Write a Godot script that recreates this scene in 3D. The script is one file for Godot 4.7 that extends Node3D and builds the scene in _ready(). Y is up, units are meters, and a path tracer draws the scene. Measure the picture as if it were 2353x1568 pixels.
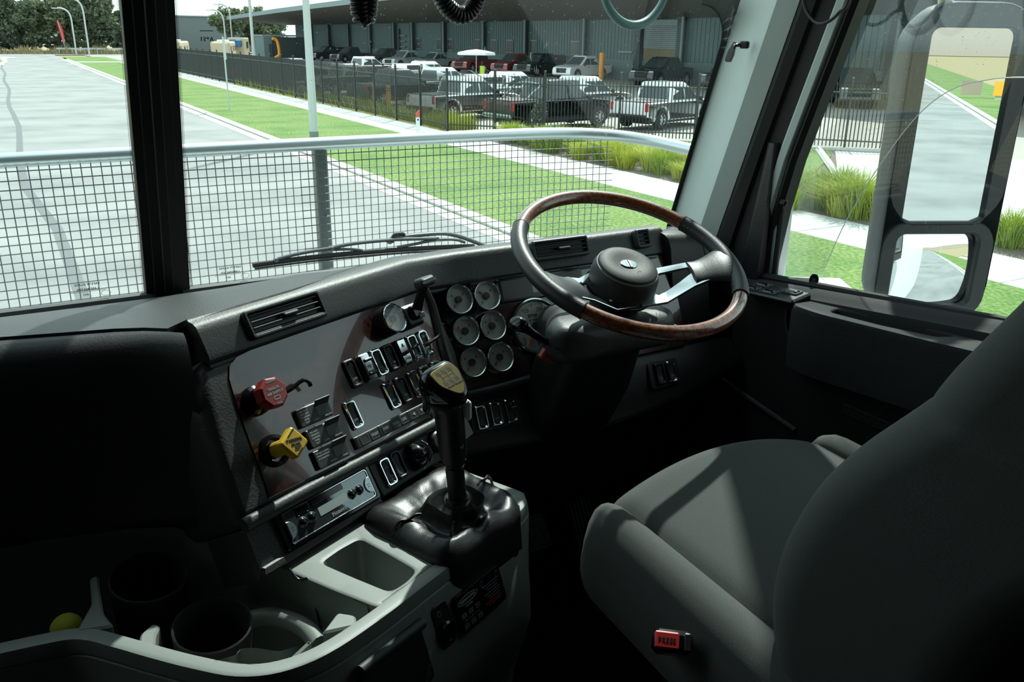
extends Node3D
# A truck cab seen from between the seats. Metres, y up; x to the truck's right, -z ahead. The eye is the origin; the ground lies at y = -3.4.

const GROUND := -3.4
var M := {}
var used := {}
var rng := RandomNumberGenerator.new()
var FA := Transform3D()   # switch fascia turned to the driver: x along it, y up it, z out of it
var FB := Transform3D()   # gauge fascia straight ahead of the driver
var FC := Transform3D()   # console: x along its face, z out towards the driver
var FW := Transform3D()   # steering wheel plane: x right, y ahead, z out of the wheel
var FO := Transform3D()   # street: x across, -z along the kerb


# ------------------------------------------------------------------ mesh building
class MB:
	var v := PackedVector3Array()
	var xf := Transform3D()

	func tri(a: Vector3, b: Vector3, c: Vector3) -> void:
		v.append(xf * a)
		v.append(xf * c)
		v.append(xf * b)

	func quad(a: Vector3, b: Vector3, c: Vector3, d: Vector3) -> void:
		tri(a, b, c)
		tri(a, c, d)

	func box(c: Vector3, s: Vector3, b := 0.0) -> MB:
		var h := s * 0.5
		b = minf(b, minf(h.x, minf(h.y, h.z)) * 0.95)
		for ax in 3:
			var i := (ax + 1) % 3
			var j := (ax + 2) % 3
			for sg in [-1.0, 1.0]:
				var p := []
				for q in [[-1, -1], [1, -1], [1, 1], [-1, 1]]:
					var w := Vector3()
					w[ax] = sg * h[ax]
					w[i] = q[0] * (h[i] - b)
					w[j] = q[1] * (h[j] - b)
					p.append(c + w)
				if sg > 0:
					quad(p[0], p[1], p[2], p[3])
				else:
					quad(p[0], p[3], p[2], p[1])
		if b > 0.0:
			for ax in 3:
				var i := (ax + 1) % 3
				var j := (ax + 2) % 3
				for q in [[-1, -1], [1, -1], [1, 1], [-1, 1]]:
					var p := []
					for k in 4:
						var w := Vector3()
						w[ax] = (h[ax] - b) * (-1.0 if k == 0 or k == 3 else 1.0)
						w[i] = q[0] * (h[i] - (b if k >= 2 else 0.0))
						w[j] = q[1] * (h[j] - (b if k < 2 else 0.0))
						p.append(c + w)
					if q[0] * q[1] < 0:
						quad(p[0], p[1], p[2], p[3])
					else:
						quad(p[0], p[3], p[2], p[1])
			for sx in [-1.0, 1.0]:
				for sy in [-1.0, 1.0]:
					for sz in [-1.0, 1.0]:
						var a := c + Vector3(sx * h.x, sy * (h.y - b), sz * (h.z - b))
						var d := c + Vector3(sx * (h.x - b), sy * h.y, sz * (h.z - b))
						var e := c + Vector3(sx * (h.x - b), sy * (h.y - b), sz * h.z)
						if sx * sy * sz > 0:
							tri(a, d, e)
						else:
							tri(a, e, d)
		return self

	func loft(secs: Array, closed := true, caps := true) -> MB:
		for k in secs.size() - 1:
			var a = secs[k]
			var b = secs[k + 1]
			var n: int = a.size()
			for i in (n if closed else n - 1):
				var j := (i + 1) % n
				quad(a[i], a[j], b[j], b[i])
		if caps and closed:
			cap(secs[0], true)
			cap(secs[secs.size() - 1], false)
		return self

	func cap(ring, flip := false) -> void:
		var c := Vector3()
		for p in ring:
			c += p
		c /= ring.size()
		for i in ring.size():
			var j: int = (i + 1) % ring.size()
			if flip:
				tri(c, ring[j], ring[i])
			else:
				tri(c, ring[i], ring[j])

	# a flat outline (x, y) pulled from z0 to z1, the front edge rounded off by bev
	func poly(o: PackedVector2Array, z0: float, z1: float, bev := 0.0) -> MB:
		if Geometry2D.is_polygon_clockwise(o):
			o = o.duplicate()
			o.reverse()
		var n := o.size()
		var ins := PackedVector2Array()
		for i in n:
			var d0 := (o[i] - o[(i + n - 1) % n]).normalized()
			var d1 := (o[(i + 1) % n] - o[i]).normalized()
			var nn := (Vector2(-d0.y, d0.x) + Vector2(-d1.y, d1.x)).normalized()
			ins.append(o[i] + nn * bev / maxf(0.4, nn.dot(Vector2(-d0.y, d0.x))))
		var s := []
		s.append(ring3(o, z0))
		if bev > 0.0:
			s.append(ring3(o, z1 - bev))
			s.append(ring3(ins, z1))
		else:
			s.append(ring3(o, z1))
		loft(s, true, false)
		var t := Geometry2D.triangulate_polygon(ins if bev > 0.0 else o)
		var top = s[s.size() - 1]
		for k in range(0, t.size(), 3):
			updown(top[t[k]], top[t[k + 1]], top[t[k + 2]], true)
		var t2 := Geometry2D.triangulate_polygon(o)
		for k in range(0, t2.size(), 3):
			updown(s[0][t2[k]], s[0][t2[k + 1]], s[0][t2[k + 2]], false)
		return self

	func updown(a: Vector3, b: Vector3, c: Vector3, up: bool) -> void:
		if ((b - a).cross(c - a).z > 0.0) == up:
			tri(a, b, c)
		else:
			tri(a, c, b)

	func ring3(o: PackedVector2Array, z: float) -> PackedVector3Array:
		var r := PackedVector3Array()
		for p in o:
			r.append(Vector3(p.x, p.y, z))
		return r

	# a frame between two outlines with the same number of points
	func frame(o: PackedVector2Array, inn: PackedVector2Array, z0: float, z1: float, bev := 0.0) -> MB:
		var n := o.size()
		var ob := PackedVector2Array()
		var ib := PackedVector2Array()
		for i in n:
			var d := (inn[i] - o[i])
			var k: float = minf(bev / maxf(d.length(), 1e-6), 0.45)
			ob.append(o[i] + d * k)
			ib.append(inn[i] - d * k)
		loft([ring3(o, z0), ring3(o, z1 - bev), ring3(ob, z1), ring3(ib, z1), ring3(inn, z1 - bev), ring3(inn, z0), ring3(o, z0)], true, false)
		return self

	func tube(path, r, seg := 10, closed := false, caps := true, flat := 1.0) -> MB:
		var n: int = path.size()
		var secs := []
		var t0: Vector3 = (path[1] - path[0]).normalized()
		var u := t0.cross(Vector3.UP if absf(t0.y) < 0.9 else Vector3.RIGHT).normalized()
		for i in n:
			var t: Vector3
			if closed:
				t = (path[(i + 1) % n] - path[(i + n - 1) % n]).normalized()
			else:
				t = (path[mini(i + 1, n - 1)] - path[maxi(i - 1, 0)]).normalized()
			u = (u - t * u.dot(t)).normalized()
			var w := t.cross(u)
			var rr: float = r if (r is float or r is int) else r[i]
			var ring := PackedVector3Array()
			for k in seg:
				var a := TAU * k / seg
				ring.append(path[i] + (u * cos(a) + w * sin(a) * flat) * rr)
			secs.append(ring)
		if closed:
			secs.append(secs[0])
		loft(secs, true, caps and not closed)
		return self

	func lathe(prof, seg := 24) -> MB:
		var secs := []
		for p in prof:
			var ring := PackedVector3Array()
			for k in seg:
				var a := TAU * k / seg
				ring.append(Vector3(cos(a) * p.x, p.y, -sin(a) * p.x))
			secs.append(ring)
		loft(secs, true, false)
		return self

	# same, turned about z: (radius, z)
	func lathez(prof, seg := 24) -> MB:
		var secs := []
		for p in prof:
			var ring := PackedVector3Array()
			for k in seg:
				var a := TAU * k / seg
				ring.append(Vector3(cos(a) * p.x, sin(a) * p.x, p.y))
			secs.append(ring)
		loft(secs, true, false)
		return self

	func grid(f: Callable, nu: int, nv: int) -> MB:
		var rows := []
		for j in nv + 1:
			var row := PackedVector3Array()
			for i in nu + 1:
				row.append(f.call(float(i) / nu, float(j) / nv))
			rows.append(row)
		for j in nv:
			for i in nu:
				quad(rows[j][i], rows[j][i + 1], rows[j + 1][i + 1], rows[j + 1][i])
		return self

	func mesh(crease := 40.0) -> ArrayMesh:
		var nf := v.size() / 3
		var fn := PackedVector3Array()
		fn.resize(nf)
		var nn := PackedVector3Array()
		nn.resize(v.size())
		for f in nf:
			fn[f] = (v[f * 3 + 2] - v[f * 3]).cross(v[f * 3 + 1] - v[f * 3])
		if crease <= 0.0:
			for f in nf:
				var q := fn[f].normalized()
				for k in 3:
					nn[f * 3 + k] = q
		else:
			var at := {}
			var keys := []
			keys.resize(v.size())
			for i in v.size():
				var k := Vector3i((v[i] * 20000.0).round())
				keys[i] = k
				if at.has(k):
					at[k].append(i / 3)
				else:
					at[k] = [i / 3]
			var lim := cos(deg_to_rad(crease))
			var un := PackedVector3Array()
			un.resize(nf)
			for f in nf:
				un[f] = fn[f].normalized()
			for i in v.size():
				var me := un[i / 3]
				var s := Vector3()
				for f in at[keys[i]]:
					if un[f].dot(me) >= lim:
						s += fn[f]
				nn[i] = s.normalized() if s.length_squared() > 1e-24 else me
		var arr := []
		arr.resize(Mesh.ARRAY_MAX)
		arr[Mesh.ARRAY_VERTEX] = v
		arr[Mesh.ARRAY_NORMAL] = nn
		var m := ArrayMesh.new()
		m.add_surface_from_arrays(Mesh.PRIMITIVE_TRIANGLES, arr)
		return m


func mb(x := Transform3D()) -> MB:
	var b := MB.new()
	b.xf = x
	return b


func numbered(called: String) -> String:
	if not used.has(called):
		used[called] = 0
		return called
	used[called] += 1
	return "%s_%03d" % [called, used[called]]


func thing(called: String, label: String, category: String, at := Transform3D(), group := "") -> Node3D:
	var o := Node3D.new()
	o.name = numbered(called)
	add_child(o)
	o.transform = at
	tag(o, label, category, group)
	return o


func tag(o: Node, label: String, category: String, group := "") -> void:
	o.set_meta("label", label)
	o.set_meta("category", category)
	if group:
		o.set_meta("group", group)


func part(called: String, shape, m: Material, parent: Node, crease := 40.0, label := "") -> MeshInstance3D:
	var o := MeshInstance3D.new()
	o.name = called
	o.mesh = shape.mesh(crease) if shape is MB else shape
	o.material_override = m
	o.cast_shadow = GeometryInstance3D.SHADOW_CASTING_SETTING_ON
	parent.add_child(o, true)
	if label:
		o.set_meta("label", label)
	return o


func single(called: String, shape, m: Material, label: String, category: String, group := "", at := Transform3D(), crease := 40.0) -> MeshInstance3D:
	var o := part(numbered(called), shape, m, self, crease)
	o.transform = at
	tag(o, label, category, group)
	return o


func struct(called: String, shape, m: Material, label: String, category: String, crease := 40.0) -> MeshInstance3D:
	var o := part(called, shape, m, self, crease)
	tag(o, label, category)
	o.set_meta("kind", "structure")
	return o


func stuff(o: Node) -> Node:
	o.set_meta("kind", "stuff")
	return o


func letters(s: String, size: float, m: Material, parent: Node, at: Transform3D, font := "Droid Sans", align := HORIZONTAL_ALIGNMENT_CENTER) -> MeshInstance3D:
	var t := TextMesh.new()
	var f := SystemFont.new()
	f.font_names = PackedStringArray([font])
	f.font_weight = 700
	t.font = f
	t.text = s
	t.font_size = 24
	t.pixel_size = size / 24.0
	t.depth = 0.0004
	t.curve_step = 3.0
	t.line_spacing = -6.0
	t.horizontal_alignment = align
	var o := MeshInstance3D.new()
	o.name = "lettering"
	o.mesh = t
	o.material_override = m
	parent.add_child(o, true)
	o.transform = at
	return o


func at(x: float, y: float, z: float, ry := 0.0, rx := 0.0, rz := 0.0) -> Transform3D:
	return Transform3D(Basis.from_euler(Vector3(deg_to_rad(rx), deg_to_rad(ry), deg_to_rad(rz))), Vector3(x, y, z))


func rrect(w: float, h: float, r: float, seg := 4, cx := 0.0, cy := 0.0) -> PackedVector2Array:
	var o := PackedVector2Array()
	r = minf(r, minf(w, h) * 0.499)
	for c in [[1, 1, 0], [-1, 1, 90], [-1, -1, 180], [1, -1, 270]]:
		for k in seg + 1:
			var a: float = deg_to_rad(c[2] + 90.0 * k / seg)
			o.append(Vector2(cx + c[0] * (w * 0.5 - r) + cos(a) * r, cy + c[1] * (h * 0.5 - r) + sin(a) * r))
	return o


func arc(cx: float, cy: float, r: float, a0: float, a1: float, n: int) -> PackedVector2Array:
	var o := PackedVector2Array()
	for i in n + 1:
		var a := deg_to_rad(lerpf(a0, a1, float(i) / n))
		o.append(Vector2(cx + cos(a) * r, cy + sin(a) * r))
	return o


func spline(pts: Array, sub := 6) -> PackedVector3Array:
	var out := PackedVector3Array()
	for i in pts.size() - 1:
		var p0: Vector3 = pts[maxi(i - 1, 0)]
		var p3: Vector3 = pts[mini(i + 2, pts.size() - 1)]
		for k in sub:
			out.append(pts[i].cubic_interpolate(pts[i + 1], p0, p3, float(k) / sub))
	out.append(pts[pts.size() - 1])
	return out


# ------------------------------------------------------------------ materials
func noise_image(sd: int, freq: float, type := FastNoiseLite.TYPE_SIMPLEX_SMOOTH, size := 256, oct := 4) -> Image:
	var n := FastNoiseLite.new()
	n.seed = sd
	n.frequency = freq
	n.noise_type = type
	n.fractal_octaves = oct
	return n.get_seamless_image(size, size)


func ramp(im: Image, stops: Array) -> ImageTexture:
	# stops: [[t, Color], ...] in sRGB
	var g := Gradient.new()
	g.offsets = PackedFloat32Array(stops.map(func(s): return s[0]))
	g.colors = PackedColorArray(stops.map(func(s): return s[1]))
	var o := Image.create(im.get_width(), im.get_height(), false, Image.FORMAT_RGB8)
	for y in im.get_height():
		for x in im.get_width():
			o.set_pixel(x, y, g.sample(im.get_pixel(x, y).r))
	return ImageTexture.create_from_image(o)


func mat(c: Color, rough := 0.6, metal := 0.0) -> StandardMaterial3D:
	var m := StandardMaterial3D.new()
	m.albedo_color = c
	m.roughness = rough
	m.metallic = metal
	return m


func lin(r: float, g: float, b: float) -> Color:
	return Color(r, g, b).linear_to_srgb()


func grain(m: StandardMaterial3D, t: Texture2D, tile: float, height_cm: float) -> StandardMaterial3D:
	m.heightmap_enabled = true
	m.heightmap_texture = t
	m.heightmap_scale = height_cm
	m.uv1_triplanar = true
	m.uv1_scale = Vector3.ONE / tile
	return m


func coloured(m: StandardMaterial3D, t: Texture2D, tile: float) -> StandardMaterial3D:
	m.albedo_texture = t
	m.uv1_triplanar = true
	m.uv1_scale = Vector3.ONE / tile
	return m


func glass(c: Color, a: float) -> StandardMaterial3D:
	var m := mat(c, 0.0)
	m.albedo_color.a = a
	m.transparency = BaseMaterial3D.TRANSPARENCY_ALPHA
	return m


func make_materials() -> void:
	var hide := ImageTexture.create_from_image(noise_image(3, 0.045, FastNoiseLite.TYPE_CELLULAR, 256, 2))
	var fine := ImageTexture.create_from_image(noise_image(5, 0.12, FastNoiseLite.TYPE_SIMPLEX_SMOOTH, 256, 3))
	var soft := noise_image(9, 0.012, FastNoiseLite.TYPE_SIMPLEX_SMOOTH, 256, 5)
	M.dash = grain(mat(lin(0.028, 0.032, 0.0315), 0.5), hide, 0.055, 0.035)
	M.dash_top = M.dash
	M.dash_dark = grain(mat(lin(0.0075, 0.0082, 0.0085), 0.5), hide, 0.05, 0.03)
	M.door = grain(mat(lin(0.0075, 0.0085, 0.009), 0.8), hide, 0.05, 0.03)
	M.panel_plastic = grain(mat(lin(0.026, 0.032, 0.033), 0.55), fine, 0.03, 0.008)
	M.black = mat(lin(0.006, 0.0065, 0.007), 0.42)
	M.black_gloss = mat(lin(0.005, 0.005, 0.006), 0.14)
	M.recess = M.black
	M.rubber = mat(lin(0.009, 0.010, 0.010), 0.75)
	M.grey_trim = grain(mat(lin(0.172, 0.192, 0.178), 0.5), fine, 0.035, 0.012)
	M.seal = mat(lin(0.10, 0.11, 0.107), 0.6)
	M.hub = grain(mat(lin(0.013, 0.0142, 0.014), 0.62), hide, 0.03, 0.02)
	M.pillar = grain(mat(lin(0.56, 0.64, 0.615), 0.6), fine, 0.05, 0.01)
	M.headliner = mat(lin(0.05, 0.055, 0.055), 0.9)
	M.chrome = mat(Color(0.84, 0.87, 0.88), 0.09, 1.0)
	M.steel = mat(Color(0.62, 0.66, 0.67), 0.28, 1.0)
	M.polished = mat(Color(0.78, 0.81, 0.82), 0.16, 1.0)
	M.white_print = mat(lin(0.42, 0.45, 0.44), 0.6)
	M.grey_print = mat(lin(0.14, 0.155, 0.155), 0.6)
	M.black_print = mat(lin(0.01, 0.01, 0.01), 0.6)
	M.blue_print = mat(lin(0.03, 0.16, 0.26), 0.6)
	M.red_print = mat(lin(0.42, 0.05, 0.03), 0.5)
	M.dial = mat(lin(0.50, 0.53, 0.48), 0.55)
	M.needle = mat(lin(0.75, 0.12, 0.05), 0.5)
	M.dial_glass = glass(Color(0.9, 1, 1), 0.03)
	M.lcd = mat(lin(0.05, 0.057, 0.05), 0.25)
	M.lcd_light = mat(lin(0.36, 0.42, 0.41), 0.3)
	M.red_knob = mat(lin(0.23, 0.025, 0.022), 0.28)
	M.yellow_knob = mat(lin(0.58, 0.36, 0.025), 0.36)
	M.red_tab = mat(lin(0.28, 0.03, 0.02), 0.35)
	M.buckle_red = mat(lin(0.55, 0.03, 0.03), 0.4)
	M.gold = mat(Color(0.60, 0.55, 0.38), 0.32, 1.0)
	# burl veneer under lacquer
	var burl := noise_image(21, 0.018, FastNoiseLite.TYPE_SIMPLEX_SMOOTH, 512, 5)
	var burl_t := ramp(burl, [[0.0, lin(0.010, 0.004, 0.003)], [0.4, lin(0.026, 0.009, 0.007)], [0.55, lin(0.052, 0.017, 0.012)], [0.75, lin(0.034, 0.012, 0.009)], [1.0, lin(0.085, 0.030, 0.020)]])
	M.fascia = coloured(mat(Color.WHITE, 0.2), burl_t, 0.16)
	M.fascia.clearcoat_enabled = true
	M.fascia.clearcoat = 1.0
	M.fascia.clearcoat_roughness = 0.03
	var rim_t := ramp(noise_image(23, 0.022, FastNoiseLite.TYPE_SIMPLEX_SMOOTH, 512, 5), [[0.0, lin(0.020, 0.007, 0.003)], [0.35, lin(0.075, 0.022, 0.008)], [0.5, lin(0.30, 0.088, 0.026)], [0.62, lin(0.11, 0.032, 0.012)], [0.8, lin(0.34, 0.11, 0.035)], [1.0, lin(0.42, 0.15, 0.05)]])
	M.rim_wood = coloured(mat(Color.WHITE, 0.3), rim_t, 0.12)
	M.rim_wood.clearcoat_enabled = true
	M.rim_wood.clearcoat = 1.0
	M.rim_wood.clearcoat_roughness = 0.05
	M.leather = grain(mat(lin(0.010, 0.0115, 0.0125), 0.46), hide, 0.03, 0.02)
	M.gaiter = grain(mat(lin(0.009, 0.010, 0.0105), 0.40), hide, 0.022, 0.02)
	M.stitch = mat(lin(0.02, 0.022, 0.022), 0.7)
	# twill seat cloth
	var tw := Image.create(128, 128, false, Image.FORMAT_RGB8)
	rng.seed = 11
	for y in 128:
		for x in 128:
			var a := 0.5 + 0.5 * sin(TAU * (x + y) / 8.0)
			var b := 0.5 + 0.5 * sin(TAU * (x - y) / 16.0)
			var s := clampf(0.42 + 0.4 * a + 0.1 * b + rng.randf_range(-0.2, 0.2), 0.0, 1.0)
			tw.set_pixel(x, y, Color(s, s, s))
	var tw_t := ImageTexture.create_from_image(tw)
	M.cloth = coloured(mat(lin(0.135, 0.149, 0.141), 0.95), tw_t, 0.024)
	grain(M.cloth, tw_t, 0.024, 0.05)
	M.cloth.rim_enabled = true
	M.cloth.rim = 0.12
	M.cloth_side = M.cloth
	M.cloth_back = M.cloth
	M.carpet = coloured(mat(Color.WHITE, 1.0), ramp(noise_image(31, 0.2), [[0.0, lin(0.004, 0.004, 0.004)], [1.0, lin(0.014, 0.014, 0.014)]]), 0.1)
	M.white_paint = mat(lin(0.72, 0.75, 0.75), 0.3)
	M.white_paint.clearcoat_enabled = true
	M.white_paint.clearcoat = 0.6
	M.pane = glass(Color(0.86, 0.97, 0.97), 0.02)
	M.shield = glass(Color(0.42, 0.5, 0.52), 0.16)
	M.dust = mat(lin(0.62, 0.66, 0.66), 0.9)
	M.mirror = mat(Color(0.93, 0.96, 0.96), 0.0, 1.0)
	M.mirror_shell = mat(lin(0.040, 0.047, 0.049), 0.5)
	M.mirror_dark = mat(lin(0.010, 0.0125, 0.013), 0.55)
	M.alloy = mat(Color(0.80, 0.84, 0.85), 0.36, 1.0)
	M.wire = mat(lin(0.10, 0.115, 0.115), 0.5)
	M.post_metal = mat(lin(0.10, 0.125, 0.125), 0.4)
	M.clear_ring = mat(lin(0.24, 0.38, 0.36), 0.5)
	M.clear_ring.backlight_enabled = true
	M.clear_ring.backlight = Color(0.4, 0.5, 0.5)
	M.yellow_foam = mat(lin(0.30, 0.30, 0.015), 0.8)
	# outside
	var asphalt := noise_image(41, 0.16, FastNoiseLite.TYPE_SIMPLEX_SMOOTH, 512, 4)
	M.road = coloured(mat(Color.WHITE, 0.92), ramp(asphalt, [[0.0, lin(0.25, 0.255, 0.252)], [0.5, lin(0.305, 0.31, 0.306)], [1.0, lin(0.37, 0.375, 0.368)]]), 1.6)
	M.road.uv1_world_triplanar = true
	_overlay(M.road, ramp(soft, [[0.0, Color(0.80, 0.81, 0.81)], [0.5, Color(0.93, 0.93, 0.93)], [1.0, Color(1, 1, 1)]]), 14.0)
	M.tar = mat(lin(0.135, 0.145, 0.148), 0.85)
	M.tyre_mark = coloured(mat(Color.WHITE, 0.9), ramp(asphalt, [[0.0, lin(0.13, 0.14, 0.14)], [1.0, lin(0.23, 0.24, 0.24)]]), 0.8)
	M.concrete = coloured(mat(Color.WHITE, 0.9), ramp(noise_image(43, 0.06, FastNoiseLite.TYPE_SIMPLEX_SMOOTH, 256, 5), [[0.0, lin(0.42, 0.43, 0.41)], [0.5, lin(0.52, 0.53, 0.51)], [1.0, lin(0.62, 0.63, 0.60)]]), 3.0)
	M.concrete.uv1_world_triplanar = true
	M.paint_line = mat(lin(0.6, 0.62, 0.6), 0.8)
	M.lot = coloured(mat(Color.WHITE, 0.95), ramp(asphalt, [[0.0, lin(0.27, 0.26, 0.235)], [1.0, lin(0.42, 0.40, 0.36)]]), 4.0)
	M.lot.uv1_world_triplanar = true
	var turf := noise_image(47, 0.05, FastNoiseLite.TYPE_SIMPLEX_SMOOTH, 512, 6)
	M.turf = coloured(mat(Color.WHITE, 1.0), ramp(turf, [[0.0, lin(0.060, 0.115, 0.020)], [0.35, lin(0.115, 0.195, 0.042)], [0.55, lin(0.165, 0.25, 0.070)], [0.75, lin(0.24, 0.29, 0.115)], [1.0, lin(0.33, 0.33, 0.16)]]), 2.6)
	M.turf.uv1_world_triplanar = true
	_overlay(M.turf, ramp(soft, [[0.0, Color(0.72, 0.84, 0.66)], [0.5, Color(0.92, 0.95, 0.88)], [1.0, Color(1.0, 1.0, 0.95)]]), 9.0)
	M.mulch = coloured(mat(Color.WHITE, 1.0), ramp(turf, [[0.0, lin(0.05, 0.045, 0.035)], [0.5, lin(0.16, 0.14, 0.11)], [0.8, lin(0.28, 0.25, 0.20)], [1.0, lin(0.36, 0.33, 0.27)]]), 0.9)
	M.mulch.uv1_world_triplanar = true
	M.dry_grass = coloured(mat(Color.WHITE, 1.0), ramp(turf, [[0.0, lin(0.22, 0.17, 0.08)], [1.0, lin(0.46, 0.38, 0.22)]]), 2.0)
	M.blade = []
	for c in [lin(0.26, 0.34, 0.045), lin(0.42, 0.44, 0.07), lin(0.22, 0.30, 0.05)]:
		var m := mat(c, 0.8)
		m.backlight_enabled = true
		m.backlight = Color(0.35, 0.4, 0.1)
		M.blade.append(m)
	M.fence = mat(lin(0.022, 0.028, 0.028), 0.5)
	M.fence_rail = mat(lin(0.055, 0.066, 0.058), 0.5)
	M.galv = mat(lin(0.52, 0.56, 0.56), 0.5)
	M.pole_base = mat(lin(0.22, 0.25, 0.25), 0.6)
	M.bollard = mat(lin(0.75, 0.34, 0.02), 0.5)
	M.band_blue = mat(lin(0.08, 0.10, 0.22), 0.5)
	M.marker_white = mat(lin(0.75, 0.78, 0.78), 0.6)
	M.marker_red = mat(lin(0.62, 0.10, 0.07), 0.5)
	M.marker_blue = mat(lin(0.02, 0.09, 0.32), 0.5)
	M.wall_clad = mat(lin(0.095, 0.148, 0.152), 0.6)
	M.wall_base = mat(lin(0.120, 0.172, 0.176), 0.7)
	M.column = mat(lin(0.045, 0.065, 0.07), 0.6)
	M.column_light = mat(lin(0.22, 0.27, 0.28), 0.6)
	M.shutter = mat(lin(0.22, 0.26, 0.265), 0.6)
	M.ply = mat(lin(0.20, 0.165, 0.095), 0.8)
	M.fixed_pane = mat(lin(0.045, 0.05, 0.045), 0.3)
	M.soffit = mat(lin(0.12, 0.11, 0.095), 0.8)
	M.fascia_metal = mat(lin(0.20, 0.27, 0.28), 0.5)
	M.far_wall = mat(lin(0.16, 0.19, 0.20), 0.8)
	M.orange = mat(lin(0.85, 0.32, 0.02), 0.5)
	M.bark = mat(lin(0.11, 0.10, 0.085), 0.9)
	M.leaf = []
	for c in [lin(0.085, 0.110, 0.085), lin(0.105, 0.130, 0.080), lin(0.15, 0.175, 0.095), lin(0.17, 0.195, 0.165)]:
		var m := mat(c, 0.8)
		m.backlight_enabled = true
		m.backlight = Color(0.2, 0.25, 0.15)
		M.leaf.append(m)
	M.flag = mat(lin(0.62, 0.045, 0.05), 0.7)
	M.cream = mat(lin(0.55, 0.47, 0.32), 0.6)
	M.van_white = mat(lin(0.82, 0.84, 0.84), 0.4)
	M.blue_tarp = mat(lin(0.02, 0.13, 0.28), 0.6)
	M.hill = mat(lin(0.27, 0.22, 0.175), 0.9)
	M.tyre = mat(lin(0.012, 0.013, 0.013), 0.85)
	M.rim_alloy = mat(lin(0.45, 0.48, 0.48), 0.35)
	M.car_glass = mat(lin(0.035, 0.055, 0.06), 0.06)
	M.car_glass.clearcoat_enabled = true
	M.car_glass.clearcoat = 1.0
	M.lamp_red = mat(lin(0.55, 0.035, 0.03), 0.25)
	M.car_black = mat(lin(0.008, 0.008, 0.009), 0.5)
	M.paint = {}
	for p in [["white", lin(0.90, 0.92, 0.92)], ["black", lin(0.016, 0.018, 0.019)], ["silver", lin(0.40, 0.44, 0.44)], ["red", lin(0.30, 0.02, 0.022)], ["dark", lin(0.05, 0.062, 0.065)]]:
		var m := mat(p[1], 0.3)
		m.clearcoat_enabled = true
		m.clearcoat = 1.0
		m.clearcoat_roughness = 0.05
		M.paint[p[0]] = m
	M.skin = mat(lin(0.40, 0.24, 0.17), 0.6)
	M.vest = mat(lin(0.50, 0.72, 0.05), 0.7)
	M.trousers = mat(lin(0.02, 0.025, 0.04), 0.8)


# a second, coarser pattern over a ground so that the tiles do not show
func _overlay(m: StandardMaterial3D, t: Texture2D, tile: float) -> void:
	m.detail_enabled = true
	m.detail_albedo = t
	m.detail_blend_mode = BaseMaterial3D.BLEND_MODE_MUL
	m.detail_uv_layer = BaseMaterial3D.DETAIL_UV_2
	m.uv2_triplanar = true
	m.uv2_world_triplanar = true
	m.uv2_scale = Vector3.ONE / tile


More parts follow.
